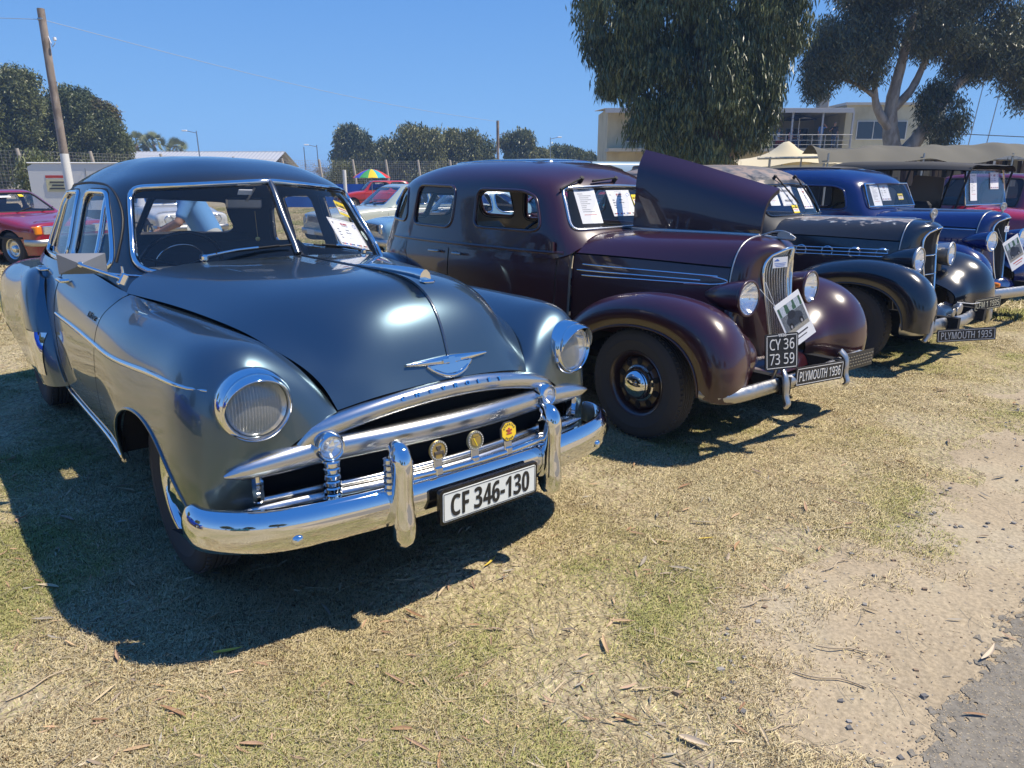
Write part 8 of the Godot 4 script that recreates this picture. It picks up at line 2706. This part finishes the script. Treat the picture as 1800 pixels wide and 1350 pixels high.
	for i in 26000:
		var x := r.r(.9, 3.2); var z := r.r(-2.5, -1.2)
		var k := asphalted(x, z)
		if k < -.02 or r.f() > exp(-k * 3.2) + .06: continue
		var s := r.r(.0009, .0026)
		xs.append(Transform3D(Basis(Vector3.UP, r.r(0, TAU)).scaled(Vector3(s, s * .6, s)), Vector3(x, height(x, z) + .0032, z)))
		cs.append(Color(.46, .375, .25) * r.r(.75, 1.15))
	multi(self, "grit", sm[0], grit, xs, cs)
	# twigs
	for q in [[1.34, -2.62, .6], [1.47, -2.93, .2], [.92, -2.35, .45], [1.02, -1.93, -.3], [.78, -1.72, .3], [1.12, -2.07, -.2], [1.7, -3.2, 2.4], [-1.5, -1.9, 1.0]]:
		var o := MeshInstance3D.new()
		var L: float = r.r(.05, .11)
		o.mesh = mesh_of(tube(spl(PackedVector3Array([Vector3(-L, .004, 0), Vector3(-L * .3, .008, L * .12), Vector3(L * .3, .006, -.05 * L), Vector3(L, .005, L * .15)]), 3), .0028, 5))
		o.material_override = mat("twig", Color(.45, .36, .24), .9)
		o.name = numbered("twig"); o.transform = Transform3D(Basis(Vector3.UP, q[2]), Vector3(q[0], height(q[0], q[1]) + .003, q[1]))
		add_child(o, true)
		tag(o, "thin dry twig lying on the ground by the sandy track", "twig", "twigs on the ground")
# ---------------------------------------------------------------- people: one smooth body meshed from tapered limbs
func net(bones: Array, cell: float, k: float) -> G:
	# bones: [a, b, ra, rb]; surface nets over the smooth union of tapered capsules
	var vals := {}
	var S := 1.0 / cell
	var near := {}
	for bi in bones.size():
		var b: Array = bones[bi]
		var rm: float = maxf(b[2], b[3]) + cell * 2 + k
		var lo: Vector3 = (b[0].min(b[1]) - Vector3.ONE * rm) * S; var hi: Vector3 = (b[0].max(b[1]) + Vector3.ONE * rm) * S
		var ab: Vector3 = b[1] - b[0]
		var l2 := maxf(ab.length_squared(), 1e-9)
		for z in range(floori(lo.z), ceili(hi.z) + 1):
			for y in range(floori(lo.y), ceili(hi.y) + 1):
				for x in range(floori(lo.x), ceili(hi.x) + 1):
					var p := Vector3(x, y, z) * cell
					var t := clampf((p - b[0]).dot(ab) / l2, 0, 1)
					var d: float = p.distance_to(b[0] + ab * t) - lerpf(b[2], b[3], t)
					if d > rm: continue
					var key := Vector3i(x, y, z)
					if vals.has(key):
						var o: float = vals[key]
						var h := clampf(.5 + .5 * (o - d) / k, 0, 1)
						vals[key] = lerpf(o, d, h) - k * h * (1 - h)
					else:
						vals[key] = d
	var g := G.new()
	var vert := {}
	var cs := [Vector3i(0,0,0), Vector3i(1,0,0), Vector3i(0,1,0), Vector3i(1,1,0), Vector3i(0,0,1), Vector3i(1,0,1), Vector3i(0,1,1), Vector3i(1,1,1)]
	var eds := [[0,1],[2,3],[4,5],[6,7],[0,2],[1,3],[4,6],[5,7],[0,4],[1,5],[2,6],[3,7]]
	var big := cell * 3
	for key in vals:
		var any := false
		if absf(vals[key]) > cell * 1.8: continue
		var v := []
		var neg := 0
		for c in cs:
			var q: float = vals.get(key + c, big)
			v.append(q)
			if q < 0: neg += 1
		if neg == 0 or neg == 8: continue
		var acc := Vector3(); var n := 0
		for e in eds:
			var a: float = v[e[0]]; var b: float = v[e[1]]
			if (a < 0) != (b < 0):
				var t := a / (a - b)
				acc += Vector3(cs[e[0]]).lerp(Vector3(cs[e[1]]), t); n += 1
		var grad := Vector3(v[1] + v[3] + v[5] + v[7] - v[0] - v[2] - v[4] - v[6], v[2] + v[3] + v[6] + v[7] - v[0] - v[1] - v[4] - v[5], v[4] + v[5] + v[6] + v[7] - v[0] - v[1] - v[2] - v[3])
		vert[key] = g.add((Vector3(key) + acc / n) * cell, grad.normalized())
	for key in vert:
		for ax in 3:
			var d := [Vector3i(1,0,0), Vector3i(0,1,0), Vector3i(0,0,1)][ax] as Vector3i
			var u := [Vector3i(0,1,0), Vector3i(0,0,1), Vector3i(1,0,0)][ax] as Vector3i
			var w := [Vector3i(0,0,1), Vector3i(1,0,0), Vector3i(0,1,0)][ax] as Vector3i
			var a: float = vals.get(key, big); var b: float = vals.get(key + d, big)
			if (a < 0) == (b < 0): continue
			if vert.has(key - u) and vert.has(key - w) and vert.has(key - u - w):
				g.tri(vert[key], vert[key - u], vert[key - u - w]); g.tri(vert[key], vert[key - u - w], vert[key - w])
	return g

func person(label: String, at_: Vector3, yaw: float, pose: Dictionary, cols: Dictionary, cell := .02, group := "people on the clubhouse balcony") -> void:
	# joints in metres, facing +Z
	var o := thing("person", label, "person", group)
	o.transform = Transform3D(Basis(Vector3.UP, yaw), at_)
	var hip := pose.get("hip", Vector3(0, .93, 0)) as Vector3
	var chest := pose.get("chest", Vector3(0, 1.30, 0)) as Vector3
	var neck := pose.get("neck", Vector3(0, 1.49, .0)) as Vector3
	var head := pose.get("head", Vector3(0, 1.64, .03)) as Vector3
	var up := (chest - hip).normalized()
	var b := []
	var skin_b := []; var shirt := []; var trous := []
	shirt.append([hip + up * .05, chest, .145, .15]); shirt.append([hip + up * .05 + Vector3(.06, 0, 0), chest + Vector3(.07, .0, 0), .11, .115]); shirt.append([hip + up * .05 - Vector3(.06, 0, 0), chest - Vector3(.07, 0, 0), .11, .115])
	shirt.append([chest + up * .06, neck - up * .03, .12, .065])
	skin_b.append([neck - up * .05, head - Vector3(0, .04, 0), .055, .052])
	var fwd := pose.get("look", Vector3(0, 0, 1)) as Vector3
	skin_b.append([head + Vector3(0, .03, 0) - fwd * .015, head + Vector3(0, -.035, 0) + fwd * .012, .088, .070]); skin_b.append([head + fwd * .03 + Vector3(0, -.075, 0), head + fwd * .045 + Vector3(0, -.085, 0), .045, .03])
	skin_b.append([head + fwd * .085 + Vector3(0, .0, 0), head + fwd * .102 + Vector3(0, -.022, 0), .012, .015])
	var side := fwd.cross(Vector3.UP)
	for s in [-1.0, 1.0]: skin_b.append([head + side * .083 * s + Vector3(0, .012, 0), head + side * .086 * s + Vector3(0, -.02, 0), .014, .010])
	for s in [[1, "l"], [-1, "r"]]:
		var sx: float = s[0]
		var sh_ := chest + Vector3(.185 * sx, .10, 0)
		var el := pose.get("elbow_" + s[1], sh_ + Vector3(.06 * sx, -.29, -.02)) as Vector3
		var wr := pose.get("hand_" + s[1], el + Vector3(.0, -.24, .05)) as Vector3
		shirt.append([chest + Vector3(.10 * sx, .11, 0), sh_, .075, .068]); shirt.append([sh_, sh_.lerp(el, .72), .066, .058])
		skin_b.append([sh_.lerp(el, .5), el, .046, .042]); skin_b.append([el, wr, .042, .028])
		var hd := (wr - el).normalized()
		var hs := hd.cross(Vector3(0, 0, 1) if absf(hd.z) < .8 else Vector3.UP).normalized()
		skin_b.append([wr, wr + hd * .07, .026, .030])
		for k in 4: skin_b.append([wr + hd * .065 + hs * (k - 1.5) * .017, wr + hd * (.135 - .012 * absf(k - 1.3)) + hs * (k - 1.5) * .019 + Vector3(0, -.012, .008), .0095, .0075])
		skin_b.append([wr + hd * .02 - hs * .02, wr + hd * .065 - hs * .055, .011, .009])
		var hj := hip + Vector3(.09 * sx, -.02, 0)
		var kn := pose.get("knee_" + s[1], hj + Vector3(.01 * sx, -.43, .02)) as Vector3
		var an := pose.get("foot_" + s[1], kn + Vector3(0, -.42, -.02)) as Vector3
		trous.append([hj, kn, .095, .065]); trous.append([kn, an, .062, .048])
		b.append([an + Vector3(0, -.02, -.03), an + Vector3(0, -.04, .15), .045, .035])
	trous.append([hip + Vector3(-.07, 0, 0), hip + Vector3(.07, 0, 0), .13, .13])
	var kk := .035
	var body := part(o, "body", net(skin_b, minf(cell, .012), .014), cols.get("skin", mat("skin", Color(.36, .20, .13), .6)))
	part(o, "shirt", net(shirt, cell, kk), cols.shirt)
	part(o, "trousers", net(trous, cell, kk), cols.trousers)
	part(o, "shoes", net(b, cell, .02), mats["black"])
	var hair := [[head + Vector3(0, .055, 0) - fwd * .02, head + Vector3(0, .0, 0) - fwd * .045, .082, .075]]
	part(o, "hair", net(hair, .016, .02), cols.get("hair", mat("hair_dark", Color(.03, .022, .016), .7)))
	var ey := G.new()
	for s in [-1.0, 1.0]: ey.join(lathe(pv2([0, .006, .008, .003, .010, 0]), 8, facing(head + fwd * .083 + side * .032 * s + Vector3(0, .008, 0), fwd)))
	part(o, "eyes", ey, mats["black"])
	part(o, "mouth", box(Vector3(.045, .008, .01), facing(head + fwd * .083 + Vector3(0, -.062, 0), fwd), .003), mat("lips", Color(.25, .09, .07), .6))

func build_people() -> void:
	var blue := mat("blue_shirt", Color(.05, .16, .42), .85)
	var jeans := mat("jeans", Color(.05, .08, .15), .9)
	var greyt := mat("grey_trousers", Color(.36, .37, .35), .9)
	# man bending behind the grey saloon, seen through its glass
	person("person in light blue shirt and grey trousers, bending behind the grey saloon", Vector3(-3.33, 0, -8.0), -1.2,
		{"chest": Vector3(0, 1.27, .16), "neck": Vector3(0, 1.43, .26), "head": Vector3(0, 1.55, .36), "elbow_l": Vector3(.26, 1.10, .30), "hand_l": Vector3(.12, 1.0, .50), "elbow_r": Vector3(-.27, 1.12, .26), "hand_r": Vector3(-.1, 1.02, .48)},
		{"shirt": mat("sky_shirt", Color(.12, .30, .58), .85), "trousers": greyt, "hair": mat("hair_grey", Color(.2, .2, .2), .7)}, .016, "people")
	var y := 3.70
	person("person in a blue shirt standing on the balcony, arm raised to the brow", Vector3(22.2, y, -54.0), .4, {"elbow_l": Vector3(.34, 1.42, .16), "hand_l": Vector3(.14, 1.58, .16)}, {"shirt": blue, "trousers": greyt}, .03)
	person("person in a dark shirt and jeans standing on the balcony beside the blue shirt", Vector3(23.2, y, -54.1), -.8, {"elbow_r": Vector3(-.26, 1.18, .2), "hand_r": Vector3(-.05, 1.30, .32)}, {"shirt": mat("black_shirt", Color(.03, .03, .035), .9), "trousers": jeans, "hair": mat("hair_grey", Color(.2, .2, .2), .7)}, .03)
	var sit := {"hip": Vector3(0, .52, -.1), "chest": Vector3(0, .92, -.08), "neck": Vector3(0, 1.10, -.05), "head": Vector3(0, 1.25, -.02), "knee_l": Vector3(.12, .52, .35), "foot_l": Vector3(.12, .1, .38), "knee_r": Vector3(-.12, .52, .35), "foot_r": Vector3(-.12, .1, .38), "hand_l": Vector3(.2, .72, .3), "hand_r": Vector3(-.2, .72, .3)}
	person("person in a pink top seated on the balcony at its left end", Vector3(20.25, y, -54.3), .8, sit, {"shirt": mat("pink_shirt", Color(.55, .26, .28), .85), "trousers": jeans}, .03)
	person("person in a white top seated at the balcony's far left corner", Vector3(19.4, y, -54.5), 1.4, sit, {"shirt": mat("white_shirt", Color(.6, .6, .6), .85), "trousers": mat("red_trousers", Color(.25, .03, .03), .9)}, .03)
	person("person in dark clothes seated in the shade in the middle of the balcony", Vector3(21.1, y, -55.2), -.3, sit, {"shirt": mat("brown_shirt", Color(.12, .07, .06), .9), "trousers": jeans}, .03)
	for q in [[20.25, -54.45, .8, "red bench seat under the person in pink on the balcony"], [19.4, -54.65, 1.4, "red bench seat at the balcony's left corner"], [21.1, -55.35, -.3, "red bench seat in the middle of the balcony"]]:
		var s := thing("bench", q[3], "bench", "benches on the balcony")
		s.transform = Transform3D(Basis(Vector3.UP, q[2]), Vector3(q[0], y, q[1]))
		part(s, "seat", box(Vector3(.5, .06, .45), at(Vector3(0, .38, 0))), mat("bench_red", Color(.22, .05, .03), .6))
		for x in [-.2, .2]: part(s, "leg", box(Vector3(.05, .36, .4), at(Vector3(x, .18, 0))), mat("bench_red", Color(.22, .05, .03), .6))
	var u := thing("parasol", "closed-topped dark parasol on the balcony under the eaves", "parasol")
	u.position = Vector3(20.8, y, -54.6)
	part(u, "canopy", lathe(pv2([0, 2.35, .3, 2.3, .9, 2.1, 1.25, 1.98, .9, 2.05]), 8, Transform3D(Basis(Vector3.RIGHT, -PI / 2), Vector3.ZERO)), mats["black"])
	part(u, "pole", bar(Vector3.ZERO, Vector3(0, 2.3, 0), .03, 6), mats["paper"])
